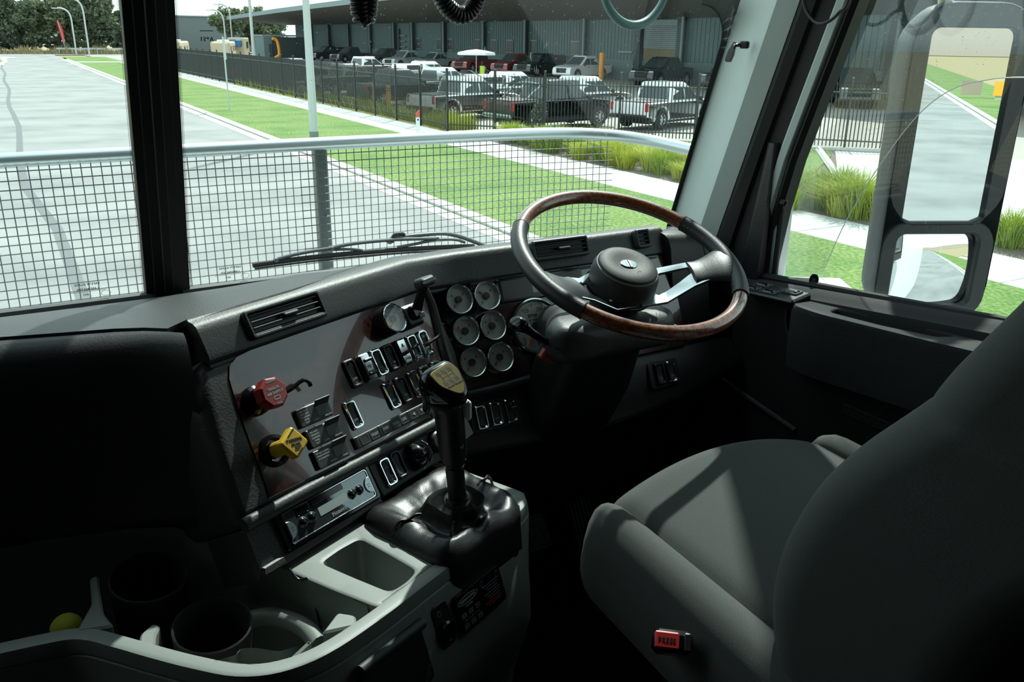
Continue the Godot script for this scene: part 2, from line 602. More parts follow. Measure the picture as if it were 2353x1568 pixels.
func _ready() -> void:
	rng.seed = 7
	# ---- camera, sky, sun
	var yaw := deg_to_rad(31.0)
	var pitch := deg_to_rad(19.4)
	var roll := deg_to_rad(0.75)
	var fwd := Vector3(sin(yaw) * cos(pitch), -sin(pitch), -cos(yaw) * cos(pitch))
	var right := Vector3(cos(yaw), 0, sin(yaw))
	var up := right.cross(fwd)
	right = right * cos(roll) + up * sin(roll)
	up = right.cross(fwd)
	var cam := Camera3D.new()
	cam.name = "camera"
	cam.fov = rad_to_deg(2.0 * atan(784.0 / 1978.0))
	cam.near = 0.02
	cam.far = 600.0
	add_child(cam)
	cam.transform = Transform3D(Basis(right, up, -fwd), Vector3.ZERO)
	cam.current = true

	var env := Environment.new()
	var sky := Sky.new()
	var sm := ProceduralSkyMaterial.new()
	sm.sky_top_color = lin(0.46, 0.60, 0.61)
	sm.sky_horizon_color = lin(0.74, 0.97, 0.96)
	sm.sky_curve = 0.22
	sm.ground_bottom_color = lin(0.18, 0.22, 0.21)
	sm.ground_horizon_color = lin(0.42, 0.53, 0.52)
	sm.sun_angle_max = 1.0
	sm.energy_multiplier = 1.65
	sky.sky_material = sm
	env.background_mode = Environment.BG_SKY
	env.sky = sky
	env.ambient_light_source = Environment.AMBIENT_SOURCE_SKY
	env.tonemap_mode = Environment.TONE_MAPPER_LINEAR
	env.tonemap_exposure = 1.32
	env.sdfgi_enabled = true
	env.ssao_enabled = true
	env.ssil_enabled = true
	var we := WorldEnvironment.new()
	we.name = "surroundings"
	we.environment = env
	add_child(we)

	var sun := DirectionalLight3D.new()
	sun.name = "sun"
	var az := deg_to_rad(44.0)
	var el := deg_to_rad(50.0)
	var to_sun := Vector3(sin(az) * cos(el), sin(el), -cos(az) * cos(el))
	sun.light_color = lin(0.90, 1.0, 0.91)
	sun.light_energy = 1.6
	sun.light_angular_distance = 1.2
	sun.shadow_enabled = true
	sun.sky_mode = DirectionalLight3D.SKY_MODE_LIGHT_ONLY
	add_child(sun)
	sun.look_at_from_position(Vector3.ZERO, -to_sun, Vector3.UP)

	# ---- the frames that the cab is built in
	var nh := Vector3(cos(deg_to_rad(65.0)), 0, sin(deg_to_rad(65.0)))
	var ha := Vector3(sin(deg_to_rad(65.0)), 0, -cos(deg_to_rad(65.0)))
	var ua := Vector3.UP * cos(deg_to_rad(30.0)) - nh * sin(deg_to_rad(30.0))
	FA = Transform3D(Basis(ha, ua, ha.cross(ua)), Vector3(0.451, -0.604, -1.287))
	var ub := Vector3.UP * cos(deg_to_rad(25.0)) - Vector3.BACK * sin(deg_to_rad(25.0))
	FB = Transform3D(Basis(Vector3.RIGHT, ub, Vector3.RIGHT.cross(ub)), Vector3(0.78, -0.564, -1.464))
	FC = Transform3D(Basis(ha, Vector3.UP, ha.cross(Vector3.UP)), Vector3.ZERO)
	var nw := Vector3(0, sin(deg_to_rad(66.8)), cos(deg_to_rad(66.8)))
	FW = Transform3D(Basis(Vector3.RIGHT, nw.cross(Vector3.RIGHT), nw), Vector3(0.997, -0.387, -1.233))
	FO = Transform3D(Basis(Vector3.UP, deg_to_rad(-1.25)), Vector3(7.6, GROUND, 0.0))
	make_materials()
	# ---- large structure
	build_shell()
	build_ground()
	build_warehouse()
	# ---- the cab
	build_dashboard()
	build_switch_panel()
	build_gauge_panel()
	build_stereo()
	build_climate()
	build_steering()
	build_console()
	build_gear_lever()
	build_seat()
	build_door()
	build_pedals()
	build_small_cab_things()
	# ---- on the truck, outside
	build_bull_bar()
	build_wiper()
	build_mirror()
	# ---- the street
	build_fence()
	build_street_furniture()
	build_cars()
	build_trees()
	build_grasses()


# ------------------------------------------------------------------ shell of the cab
func zl(y: float) -> float:   # where the windscreen meets the pillar trim
	return -1.655 + 0.332 * (y + 0.373)


func ws(x: float, y: float) -> Vector3:   # a point of the windscreen plane
	return Vector3(x, y, -1.735 + 0.31 * (y + 0.478))


func build_shell() -> void:
	var top := 0.64
	# floor, ceiling and walls have thickness
	struct("floor", mb().box(Vector3(0.255, -1.53, -0.35), Vector3(2.56, 0.06, 2.95), 0.0), M.carpet, "black carpeted floor of the truck cab", "floor")
	struct("ceiling", mb().box(Vector3(0.255, 0.82, -0.13), Vector3(2.62, 0.06, 2.6), 0.01), M.headliner, "grey headliner over the truck cab", "ceiling")
	struct("wall_rear", mb().box(Vector3(0.255, -0.35, 1.13), Vector3(2.6, 2.36, 0.06)), M.dash_dark, "dark rear wall of the truck cab", "wall")
	# header over the windscreen, down to its top edge
	var hd := mb()
	hd.loft([
		PackedVector3Array([Vector3(-1.06, top, -1.41), Vector3(-1.06, top + 0.01, -1.36), Vector3(-1.06, 0.8, -1.33), Vector3(-1.06, 0.85, -1.33), Vector3(-1.06, 0.85, -1.42)]),
		PackedVector3Array([Vector3(1.57, top, -1.41), Vector3(1.57, top + 0.01, -1.36), Vector3(1.57, 0.8, -1.33), Vector3(1.57, 0.85, -1.33), Vector3(1.57, 0.85, -1.42)])])
	struct("trim_1", hd, M.headliner, "grey header trim over the windscreen", "trim")
	# front bulkhead under the windscreen: white outside, black lining inside
	var fr := struct("wall_front", mb().box(Vector3(0.255, -1.05, -1.79), Vector3(2.56, 1.06, 0.05), 0.01), M.white_paint, "white front panel of the cab under the windscreen", "wall")
	part("firewall_lining", mb().box(Vector3(0.255, -1.03, -1.745), Vector3(2.54, 1.0, 0.02)), M.rubber, fr)
	# side walls with their window openings
	_side_wall(1.0, "wall_right", "dark inner skin of the driver side wall with white outer panel")
	struct("wall_left", mb().box(Vector3(-1.06, -0.35, -0.3), Vector3(0.06, 2.4, 2.9)), M.dash_dark, "dark passenger side wall of the cab", "wall")
	# windscreen panes with a black frit edge beside the centre post
	for s in [[-1.02, 0.222, "window_1", "passenger pane of the split windscreen left of the black post"], [0.288, 1.53, "window_2", "driver pane of the split windscreen right of the black post"]]:
		var g := mb()
		var yb := -0.50
		g.quad(ws(s[0], yb), ws(s[1], yb), ws(s[1], top + 0.02), ws(s[0], top + 0.02))
		struct(s[2], g, M.pane, s[3], "window")
	_frit()
	_screen_marks()
	# centre post: rubber-edged black strip with ribs
	var post := mb()
	var prof := [Vector2(-0.042, -0.004), Vector2(-0.040, 0.010), Vector2(-0.026, 0.013), Vector2(-0.0245, 0.019), Vector2(-0.009, 0.022), Vector2(-0.007, 0.026), Vector2(0.007, 0.026), Vector2(0.009, 0.022), Vector2(0.0245, 0.019), Vector2(0.026, 0.013), Vector2(0.040, 0.010), Vector2(0.042, -0.004), Vector2(0.03, -0.03), Vector2(-0.03, -0.03)]
	var ss := []
	for y in [-0.52, 0.66]:
		var ring := PackedVector3Array()
		for p in prof:
			ring.append(ws(0.255 + p.x, y) + Vector3(0, 0.29, 0.957) * p.y)
		ss.append(ring)
	post.loft(ss)
	struct("trim_2", post, M.black, "black ribbed centre post between the two windscreen panes", "trim", 25.0)
	# windscreen rubber along the bottom
	var rub := mb()
	rub.tube([ws(-1.03, -0.482) + Vector3(0, 0, 0.006), ws(1.54, -0.482) + Vector3(0, 0, 0.006)], 0.011, 8)
	struct("trim_3", rub, M.seal, "pale rubber seal along the foot of the windscreen", "trim")
	_pillars()


func _frit() -> void:
	# rows of printed dots along both sides of the centre post and down the driver side edge
	var w := get_node("window_2")
	var w1 := get_node("window_1")
	for s in [[0.298, w], [0.212, w1]]:
		var b := mb()
		for row in 2:
			for k in 250:
				var y := -0.47 + k * 0.0022 + row * 0.0011
				var c := ws(s[0] + (0.0024 * row * (1 if s[0] > 0.25 else -1)), y) + Vector3(0, 0, 0.0006)
				var r := 0.00075 - 0.0002 * row
				b.quad(c + Vector3(-r, -r, 0), c + Vector3(r, -r, 0), c + Vector3(r, r, 0), c + Vector3(-r, r, 0))
		stuff(part("frit_dots", b, M.black, s[1], 0.0))
	var e := mb()
	var edge := PackedVector3Array()
	for k in 14:
		edge.append(ws(1.515, -0.47 + k * 0.035) + Vector3(0, 0, 0.001))
	for k in range(1, 9):
		var a := PI * 0.5 * k / 8.0
		edge.append(ws(1.515 - 0.09 * (1 - cos(a)), -0.015 + 0.09 * sin(a)) + Vector3(0, 0, 0.001))
	for i in edge.size() - 1:
		var d := (edge[i + 1] - edge[i]).normalized()
		var n := Vector3(-d.y, d.x, 0).normalized() * -1.0
		e.quad(edge[i], edge[i] + n * 0.05, edge[i + 1] + n * 0.05, edge[i + 1])
	part("frit_band", e, M.black, w)


func _screen_marks() -> void:
	var w := get_node("window_2")
	var w1 := get_node("window_1")
	# maker's marks are printed on the outer face, so they read backwards from inside
	var lean := Basis(Vector3.RIGHT, deg_to_rad(17.0)) * Basis(Vector3(-1, 0, 0), Vector3(0, 1, 0), Vector3(0, 0, -1))
	for s in [[0.345, 0.018, w], [0.188, 0.018, w1]]:
		letters("A*S1", 0.010, M.black_print, s[2], Transform3D(lean, ws(s[0], 0.0 - 0.008) + Vector3(0, 0, 0.001)))
		part("mark_line", mb().box(ws(s[0], 0.005) + Vector3(0, 0, 0.001), Vector3(0.022, 0.0012, 0.0006)), M.black_print, s[2])
	for s in [[0.375, w], [0.115, w1]]:
		var p := ws(s[0], -0.452) + Vector3(0, 0, 0.001)
		letters("SAFETY GLASS", 0.0065, M.grey_print, s[1], Transform3D(lean, p + Vector3(0, 0.012, 0.004)))
		letters("LAMINATED", 0.0065, M.grey_print, s[1], Transform3D(lean, p + Vector3(0, 0.002, 0.001)))
		part("mark_line", mb().box(p + Vector3(0, -0.003, 0), Vector3(0.06, 0.0007, 0.0006)), M.grey_print, s[1])
		letters("AS1", 0.006, M.grey_print, s[1], Transform3D(lean, p + Vector3(-0.004, -0.009, -0.002)))
		var c := mb(Transform3D(lean, p + Vector3(0.03, -0.010, -0.002)))
		c.frame(rrect(0.016, 0.011, 0.0055, 5), rrect(0.0148, 0.0098, 0.0049, 5), 0, 0.0005)
		part("mark_oval", c, M.grey_print, s[1])
	# specks, insect marks and wiper streaks stuck to the glass
	rng.seed = 5
	var d := mb()
	for k in 1500:
		var x := rng.randf_range(0.5, 1.5)
		var y := -0.19 + 0.26 * pow(rng.randf(), 0.55)
		var c := ws(x, y) + Vector3(0, 0, -0.002)
		var r := 0.00022 + 0.0006 * pow(rng.randf(), 6.0)
		d.quad(c + Vector3(-r, -r, 0), c + Vector3(r, -r, 0), c + Vector3(r, r * 1.3, 0), c + Vector3(-r, r * 1.3, 0))
	for s in [[1.000, -0.045, 0.012], [1.016, -0.070, 0.010], [0.965, -0.075, 0.007], [0.925, -0.083, 0.006], [0.942, -0.100, 0.010], [0.955, -0.105, 0.009], [0.950, -0.118, 0.012], [0.893, -0.065, 0.006], [0.888, -0.030, 0.008], [1.03, -0.02, 0.008]]:
		for k in 3:
			var c: Vector3 = ws(s[0] + rng.randf_range(-0.003, 0.003), s[1] + k * 0.003) + Vector3(0, 0, -0.002)
			var r := 0.0007
			d.quad(c + Vector3(-r, 0, 0), c + Vector3(r * 0.6, 0, 0), c + Vector3(r * 1.6, s[2], 0), c + Vector3(r * 0.6, s[2], 0))
	stuff(part("dirt_specks", d, M.dust, w, 0.0))
	var st := mb()
	for k in 4:
		var a := ws(0.855 + k * 0.0025, -0.062 - k * 0.0004) + Vector3(0, 0, -0.002)
		var b2 := ws(0.900, -0.083) + Vector3(0, 0, -0.002)
		st.quad(a, b2, b2 + Vector3(0.0004, 0.0005, 0), a + Vector3(0.0004, 0.0008, 0))
	stuff(part("scratch_marks", st, M.dust, w, 0.0))


func _side_wall(s: float, called: String, label: String) -> void:
	var cx := 0.255
	var X := func(x: float) -> float: return cx + s * (x - cx)
	# outline pieces in (z, y): in front of the window, below, behind, above
	var pieces := [
		[Vector2(-1.76, -1.56), Vector2(-1.38, -1.56), Vector2(-1.38, -0.55), Vector2(-1.38, -0.215), Vector2(-1.16, 0.46), Vector2(-1.16, 0.85), Vector2(-1.36, 0.85), Vector2(-1.41, 0.64), Vector2(-1.70, -0.478), Vector2(-1.76, -0.5)],
		[Vector2(-1.38, -1.56), Vector2(-0.60, -1.56), Vector2(-0.60, -0.472), Vector2(-1.38, -0.55)],
		[Vector2(-0.60, -1.56), Vector2(1.16, -1.56), Vector2(1.16, 0.85), Vector2(-0.60, 0.85)],
		[Vector2(-1.16, 0.46), Vector2(-0.60, 0.46), Vector2(-0.60, 0.85), Vector2(-1.16, 0.85)]]
	var inner := mb()
	var outer := mb()
	for k in pieces.size():
		var o := PackedVector2Array(pieces[k])
		for w in 2:
			var b: MB = inner if w == 0 else outer
			var x0: float = 1.53 if w == 0 else 1.565
			var x1: float = 1.565 if w == 0 else 1.59
			# (z, y) -> world: polygon x = z, polygon y = y, depth = x
			b.xf = Transform3D(Basis(Vector3(0, 0, 1), Vector3(0, 1, 0), Vector3(s, 0, 0)), Vector3(cx - s * cx, 0, 0))
			if w == 1 and k == 1:
				o = PackedVector2Array([Vector2(-1.38, -1.56), Vector2(-0.60, -1.56), Vector2(-0.60, -0.532), Vector2(-1.38, -0.61)])
			b.poly(o, x0, x1)
	var wl := struct(called, inner, M.dash_dark, label, "wall")
	part("outer_panel", outer, M.white_paint, wl, 40.0, "white painted outer door panel")
	# window pane
	var gx: float = X.call(1.56)
	var g := mb()
	g.quad(Vector3(gx, -0.56, -1.39), Vector3(gx, -0.46, -0.59), Vector3(gx, 0.47, -0.59), Vector3(gx, 0.47, -1.15))
	g.tri(Vector3(gx, -0.56, -1.39), Vector3(gx, 0.47, -1.15), Vector3(gx, -0.20, -1.385))
	struct("window_3" if s > 0 else "window_4", g, M.pane, "driver door window glass beside the mirror" if s > 0 else "passenger door window glass", "window")


func _pillars() -> void:
	# right pillar: strips that run up along the edge of the windscreen
	var strips := [
		# name, material, outline of the cross-section: (inward from x = 1.53, back from the screen edge)
		["trim_4", M.pillar, "light grey moulded trim of the driver side windscreen pillar", [Vector2(0.0, -0.05), Vector2(0.004, 0.0), Vector2(0.036, 0.085), Vector2(0.040, 0.100), Vector2(0.036, 0.110), Vector2(0.022, 0.146), Vector2(-0.02, 0.150), Vector2(-0.03, -0.04)]],
		["trim_5", M.rubber, "black door seal strip behind the grey windscreen pillar trim", [Vector2(-0.01, 0.146), Vector2(0.020, 0.147), Vector2(0.023, 0.160), Vector2(0.016, 0.184), Vector2(0.006, 0.188), Vector2(0.004, 0.226), Vector2(-0.02, 0.228)]],
		["trim_6", M.pillar, "thin pale grey door frame strip beside the driver window", [Vector2(-0.02, 0.224), Vector2(0.004, 0.226), Vector2(0.012, 0.236), Vector2(0.010, 0.252), Vector2(0.0, 0.258), Vector2(-0.03, 0.258)]],
		["trim_7", M.black, "black rubber gasket around the front edge of the driver window", [Vector2(-0.03, 0.256), Vector2(0.002, 0.256), Vector2(0.005, 0.266), Vector2(-0.004, 0.276), Vector2(-0.035, 0.276)]]]
	for s in strips:
		var secs := []
		for k in 13:
			var y := lerpf(-0.60, 0.80, k / 12.0)
			var ring := PackedVector3Array()
			for p in s[3]:
				var back: float = p.y
				# the frame strip and the seal sweep forward at the foot of the window
				var bend := 0.0
				if s[0] != "trim_4" and y < -0.22:
					bend = pow((-0.22 - y) / 0.3, 1.6) * 0.045
				ring.append(Vector3(1.53 - p.x, y, zl(y) + back + bend * clampf((back - 0.158) / 0.11, 0.0, 1.0)))
			secs.append(ring)
		var b := mb()
		b.loft(secs)
		var o := struct(s[0], b, s[1], s[2], "trim", 30.0)
		if s[0] == "trim_4":
			for y in [-0.14, -0.375]:
				var c := mb(Transform3D(Basis(Vector3.UP, deg_to_rad(-110.0)) * Basis(Vector3.RIGHT, deg_to_rad(-8.0)), Vector3(1.5135, y, zl(y) + 0.048)))
				c.lathez([Vector2(0.0, -0.008), Vector2(0.0075, -0.008), Vector2(0.008, 0.0), Vector2(0.0105, 0.0012), Vector2(0.0115, 0.0)], 18)
				part("screw_hole", c, M.dash_dark, o)
	# black post at the front corner of the driver window
	var q := mb()
	q.loft([
		PackedVector3Array([Vector3(1.525, -0.58, -1.47), Vector3(1.508, -0.58, -1.455), Vector3(1.508, -0.58, -1.392), Vector3(1.55, -0.58, -1.385)]),
		PackedVector3Array([Vector3(1.525, -0.215, -1.42), Vector3(1.510, -0.215, -1.40), Vector3(1.510, -0.215, -1.386), Vector3(1.55, -0.215, -1.38)])])
	struct("trim_8", q, M.dash_dark, "black quarter post at the front corner of the driver window", "trim")
	var ch := mb()
	ch.tube([Vector3(1.535, -0.55, -1.376), Vector3(1.535, -0.22, -1.374)], 0.006, 8)
	struct("trim_9", ch, M.steel, "bright metal glass channel at the front of the driver window", "trim")
	var ru := mb()
	ru.tube([Vector3(1.538, -0.54, -1.366), Vector3(1.538, -0.36, -1.365)], 0.005, 8)
	struct("trim_10", ru, M.rubber, "worn black felt strip in the driver window channel", "trim")
	# left pillar, mirrored, out of sight but shading the cab
	var lp := mb()
	var ls := []
	for y in [-0.6, 0.8]:
		ls.append(PackedVector3Array([Vector3(-1.02, y, zl(y) - 0.05), Vector3(-1.08, y, zl(y) - 0.05), Vector3(-1.08, y, zl(y) + 0.27), Vector3(-1.02, y, zl(y) + 0.27), Vector3(-0.985, y, zl(y) + 0.10)]))
	lp.loft(ls)
	struct("trim_11", lp, M.pillar, "light grey trim of the passenger side windscreen pillar", "trim")


# ------------------------------------------------------------------ dashboard
func build_dashboard() -> void:
	var t := thing("dashboard", "charcoal grained dashboard across the cab under the split windscreen", "dashboard", at(0.255, -0.60, -1.5))
	var I := t.transform.affine_inverse()
	# lip stations: lip point, outward direction, x of the windscreen foot, share of the way to the screen where the pad ends, lean of the face
	var nh := FC.basis.z
	var st := []
	for h in [-0.205, -0.19, -0.12, 0.0, 0.1, 0.2, 0.28]:
		st.append([FA * Vector3(h, 0.168, 0.0), nh, lerpf(0.10, 0.66, (h + 0.205) / 0.485), 0.02 + 0.30 * pow(clampf(h / 0.28, 0.0, 1.0), 1.2), 0.55])
	st.append([Vector3(0.722, -0.463, -1.503), Vector3(0.2, 0, 0.98), 0.72, 0.38, 0.5])
	for x in [0.78, 0.9, 1.05, 1.2, 1.27]:
		st.append([Vector3(x, -0.463, -1.512), Vector3.BACK, x + 0.01, 0.44, 0.45])
	st.append([Vector3(1.325, -0.464, -1.515), Vector3.BACK, 1.36, 0.44, 0.45])
	var pads := []
	var tops := []
	# passenger side edge of the top sheet
	var edge := [[-1.03, -1.40], [-0.6, -1.40], [-0.25, -1.395], [-0.03, -1.379], [0.053, -1.358], [0.115, -1.343], [0.155, -1.327], [0.185, -1.306]]
	for s in edge:
		var E := Vector3(s[0], -0.414, s[1])
		var W := Vector3(minf(s[0] - 0.02, 0.085), -0.482, -1.722)
		var row := PackedVector3Array([E + Vector3(0, -0.008, 0.002), E + Vector3(0, -0.001, 0.0)])
		for k in range(1, 7):
			var f := k / 6.0
			var p := E.lerp(W, f)
			p.y = lerpf(E.y, W.y, pow(f, 1.5))
			row.append(p)
		tops.append(row)
	for s in st:
		var L: Vector3 = s[0]
		var o: Vector3 = s[1]
		var W := Vector3(s[2], -0.482, -1.722)
		var lean: float = s[4]
		var ring := PackedVector3Array()
		for q in [[-0.03, -0.014], [0.006, -0.010], [0.009, -0.004], [0.007, 0.003], [0.0, 0.016], [-0.010, 0.034], [-0.016, 0.043], [-0.024, 0.0475], [-0.034, 0.049]]:
			ring.append(L + o * (q[0] if q[0] > 0.0 else q[0] * lean / 0.55) + Vector3.UP * q[1])
		var a5: Vector3 = ring[ring.size() - 1]
		var seam: Vector3 = a5.lerp(W, s[3])
		seam.y = lerpf(a5.y, W.y, pow(s[3], 1.5))
		for k in range(1, 4):
			var f := k / 3.0
			var p := a5.lerp(seam, f)
			p.y = lerpf(a5.y, seam.y, pow(f, 1.5)) + 0.003 * sin(PI * f)
			ring.append(p)
		ring.append(seam + Vector3(0, -0.012, 0))
		ring.append(L + Vector3(0, -0.02, -0.06))
		pads.append(ring)
		var row := PackedVector3Array([seam + Vector3(0, -0.010, -0.003), seam + Vector3(0, -0.001, -0.004)])
		for k in range(1, 7):
			var f := k / 6.0
			var p := (seam + Vector3(0, -0.001, -0.004)).lerp(W, f)
			if s[3] < 0.2:
				p.y = lerpf(seam.y, W.y, pow(f, 1.5))
			row.append(p)
		tops.append(row)
	part("pad", mb(I).loft(pads), M.dash, t, 35.0, "grained roll-edge pad above the instruments")
	part("top_panel", mb(I).loft(tops, false), M.dash_top, t)
	# bead line under the pad
	var bead := []
	for s in st:
		bead.append(s[0] + s[1] * 0.004 + Vector3(0, -0.016, 0))
	part("bead", mb(I).tube(spline(bead, 3), 0.0055, 8), M.panel_plastic, t)
	# passenger side: rounded face that ends in a curved shut line
	var ps := []
	for s in edge + [[0.203, -1.290]]:
		var x: float = s[0]
		var z: float = s[1] + 0.004
		ps.append(PackedVector3Array([Vector3(x, -0.45, z - 0.03), Vector3(x, -0.421, z - 0.004), Vector3(x, -0.4185, z + 0.002), Vector3(x, -0.421, z + 0.014), Vector3(x, -0.431, z + 0.029), Vector3(x, -0.448, z + 0.040), Vector3(x, -0.475, z + 0.047), Vector3(x, -0.53, z + 0.052), Vector3(x, -0.62, z + 0.062), Vector3(x, -0.69, z + 0.078), Vector3(x, -0.712, z + 0.072), Vector3(x, -0.73, z + 0.0)]))
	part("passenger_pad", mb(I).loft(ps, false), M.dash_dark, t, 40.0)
	# right end of the dash, wrapping down to the door
	var er := []
	for k in 9:
		var a := k / 8.0
		var y: float = [-0.424, -0.428, -0.436, -0.455, -0.49, -0.56, -0.64, -0.72, -0.80][k]
		var x1: float = [1.40, 1.425, 1.445, 1.46, 1.47, 1.475, 1.475, 1.47, 1.46][k]
		var zf: float = [-1.53, -1.51, -1.495, -1.485, -1.478, -1.465, -1.45, -1.44, -1.44][k]
		var yb: float = minf(y, -0.485)
		er.append(PackedVector3Array([Vector3(1.318, yb, -1.70), Vector3(1.318, y, zf), Vector3(x1 - 0.05, y, zf + 0.004), Vector3(x1, y - 0.006, zf - 0.05), Vector3(x1 + 0.03, yb, -1.70)]))
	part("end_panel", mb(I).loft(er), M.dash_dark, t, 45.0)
	# knee panel under the gauges, with a curved lower edge
	var kn := []
	for k in 13:
		var f := k / 12.0
		var x := lerpf(0.70, 1.47, f)
		var dip := 0.02 * sin(PI * f)
		var yb := -0.775 - dip + 0.05 * pow(maxf(0.0, f - 0.45) / 0.55, 1.5)
		kn.append(PackedVector3Array([Vector3(x, -0.678, -1.425), Vector3(x, -0.70, -1.402), Vector3(x, yb + 0.02, -1.385), Vector3(x, yb, -1.372), Vector3(x, yb - 0.012, -1.372), Vector3(x, yb - 0.02, -1.385), Vector3(x, yb - 0.06, -1.43), Vector3(x, -1.1, -1.55), Vector3(x, -1.15, -1.70)]))
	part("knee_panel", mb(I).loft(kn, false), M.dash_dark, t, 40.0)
	part("rail", mb(I).tube([FB * Vector3(-0.06, -0.125, 0.004), FB * Vector3(0.02, -0.124, 0.008), FB * Vector3(0.12, -0.118, 0.004)], 0.008, 10), M.panel_plastic, t)
	# air vents
	_vent(t, I * FA * at(-0.045, 0.191, 0.006), 0.150, 0.038)
	_vent(t, I * FB * at(0.247, 0.143, 0.010), 0.134, 0.034)
	_vent(t, I * FB * at(0.472, 0.141, 0.010), 0.030, 0.034, true)


func _vent(parent: Node3D, x: Transform3D, w: float, h: float, small := false) -> void:
	var v := part("air_vent", mb().frame(rrect(w + 0.010, h + 0.010, 0.006), rrect(w - 0.004, h - 0.004, 0.003), -0.02, 0.012, 0.0025), M.dash, parent, 35.0)
	v.transform = x
	part("duct", mb().box(Vector3(0, 0, 0.001), Vector3(w, h, 0.002)), M.recess, v)
	var n := 4
	for k in n:
		var y := lerpf(-h * 0.40, h * 0.40, k / float(n - 1))
		var s := mb(at(0, y, 0.0062, 0, 24))
		s.box(Vector3.ZERO, Vector3(w - 0.006, 0.0022, 0.0095), 0.0008)
		part("slat", s, M.panel_plastic, v)
	if not small:
		part("slider", mb(at(0.006, 0.0, 0.010, 0, 20)).box(Vector3.ZERO, Vector3(0.030, 0.006, 0.012), 0.002), M.panel_plastic, v)


# ------------------------------------------------------------------ controls shared by the panels
var sw_cache := {}


func rocker(parent: Node, x: Transform3D, chrome: bool, word := "", label := "") -> MeshInstance3D:
	if not sw_cache.has("bezel"):
		sw_cache.bezel = mb().frame(rrect(0.0246, 0.0508, 0.0045), rrect(0.0165, 0.0385, 0.006), 0.0, 0.0065, 0.0028).mesh(35.0)
		var r := mb()
		var secs := []
		for k in 9:
			var f := k / 8.0
			var y := lerpf(-0.0188, 0.0188, f)
			var half := 0.0078 * (1.0 if absf(y) < 0.014 else sqrt(maxf(0.0, 1.0 - pow((absf(y) - 0.014) / 0.0052, 2.0)) + 0.12))
			var z := 0.0018 + 0.0042 * pow(absf(f - 0.42) / 0.58, 1.4)
			secs.append(PackedVector3Array([Vector3(-half, y, -0.004), Vector3(half, y, -0.004), Vector3(half, y, z - 0.001), Vector3(half * 0.75, y, z), Vector3(-half * 0.75, y, z), Vector3(-half, y, z - 0.001)]))
		r.loft(secs)
		sw_cache.rocker = r.mesh(50.0)
		sw_cache.well = mb().box(Vector3(0, 0, 0.0004), Vector3(0.018, 0.040, 0.0008)).mesh(0.0)
	var b := part("rocker_switch", sw_cache.bezel, M.chrome if chrome else M.black, parent)
	b.transform = x
	if label:
		b.set_meta("label", label)
	part("well", sw_cache.well, M.recess, b)
	part("rocker", sw_cache.rocker, M.panel_plastic, b)
	if word:
		for k in word.split("\n").size():
			letters(word.split("\n")[k], 0.0048, M.grey_print, b, at(0, -0.0095 - 0.0055 * k, 0.0048, 0, -14))
	return b


func guarded(parent: Node, x: Transform3D) -> MeshInstance3D:
	# chrome cover plate held by two black clips
	var b := part("guarded_switch", mb().box(Vector3(0, 0, 0.005), Vector3(0.0246, 0.0508, 0.010), 0.003), M.chrome, parent, 35.0, "chrome switch cover with two black clips")
	b.transform = x
	for y in [-0.013, 0.012]:
		part("clip", mb().box(Vector3(0.004, y, 0.011), Vector3(0.020, 0.006, 0.006), 0.002), M.black, b)
	part("plate", mb().box(Vector3(0, 0, 0.0103), Vector3(0.014, 0.015, 0.001), 0.0003), M.steel, b)
	letters("V8", 0.008, M.grey_print, b, at(0, 0, 0.0112))
	return b


func gauge(parent: Node, x: Transform3D, r: float, deg: float, big := false, called := "gauge", deep := 0.0) -> MeshInstance3D:
	var d := 0.012 + deep
	var b := part(called, mb().lathez([Vector2(r * 0.97, -0.03), Vector2(r, d - 0.006), Vector2(r * 1.03, d - 0.004), Vector2(r * 1.03, d - 0.001), Vector2(r * 0.99, d + 0.0005), Vector2(r * 0.93, d - 0.001), Vector2(r * 0.90, d - 0.004), Vector2(r * 0.885, d - 0.010)], 48), M.chrome, parent, 50.0)
	b.transform = x
	if deep > 0.0:
		part("housing", mb().lathez([Vector2(r * 1.01, -0.005), Vector2(r * 1.045, 0.0), Vector2(r * 1.04, d - 0.006)], 40), M.black, b)
	part("dial", mb().lathez([Vector2(r * 0.90, d - 0.0095), Vector2(r * 0.5, d - 0.0095), Vector2(0.0, d - 0.0095)], 40), M.dial, b)
	var sc := mb()
	var n := 41 if big else 21
	for k in n:
		var a := deg_to_rad(225.0 - 270.0 * k / (n - 1))
		var major := k % 5 == 0
		var tx := Transform3D(Basis(Vector3.BACK, a - PI * 0.5), Vector3(cos(a), sin(a), 0) * r * (0.79 if major else 0.81) + Vector3(0, 0, d - 0.0092))
		sc.xf = tx
		sc.box(Vector3.ZERO, Vector3(r * (0.030 if major else 0.016), r * (0.12 if major else 0.07), 0.0003))
	part("scale", sc, M.black_print, b, 0.0)
	if not big:
		for q in [[-0.38, -0.42, "0"], [-0.45, 0.34, "4"], [0.42, 0.34, "8"]]:
			letters(q[2], r * 0.24, M.black_print, b, at(q[0] * r, q[1] * r, d - 0.0093))
	var a2 := deg_to_rad(deg)
	var nd := mb(Transform3D(Basis(Vector3.BACK, a2), Vector3(0, 0, d - 0.0070)))
	nd.poly(PackedVector2Array([Vector2(r * 0.15, -r * 0.07), Vector2(r * (0.80 if big else 0.68), -r * 0.022), Vector2(r * (0.80 if big else 0.68), r * 0.022), Vector2(r * 0.15, r * 0.07)]), 0.0, 0.0008)
	part("needle", nd, M.needle, b)
	part("cap", mb().lathez([Vector2(r * 0.26 if not big else r * 0.17, d - 0.0095), Vector2(r * 0.25 if not big else r * 0.16, d - 0.0052), Vector2(0.0, d - 0.0045)], 24), M.black, b)
	part("lens", mb().lathez([Vector2(r * 0.92, d - 0.003), Vector2(0.0, d - 0.003)], 32), M.dial_glass, b)
	return b


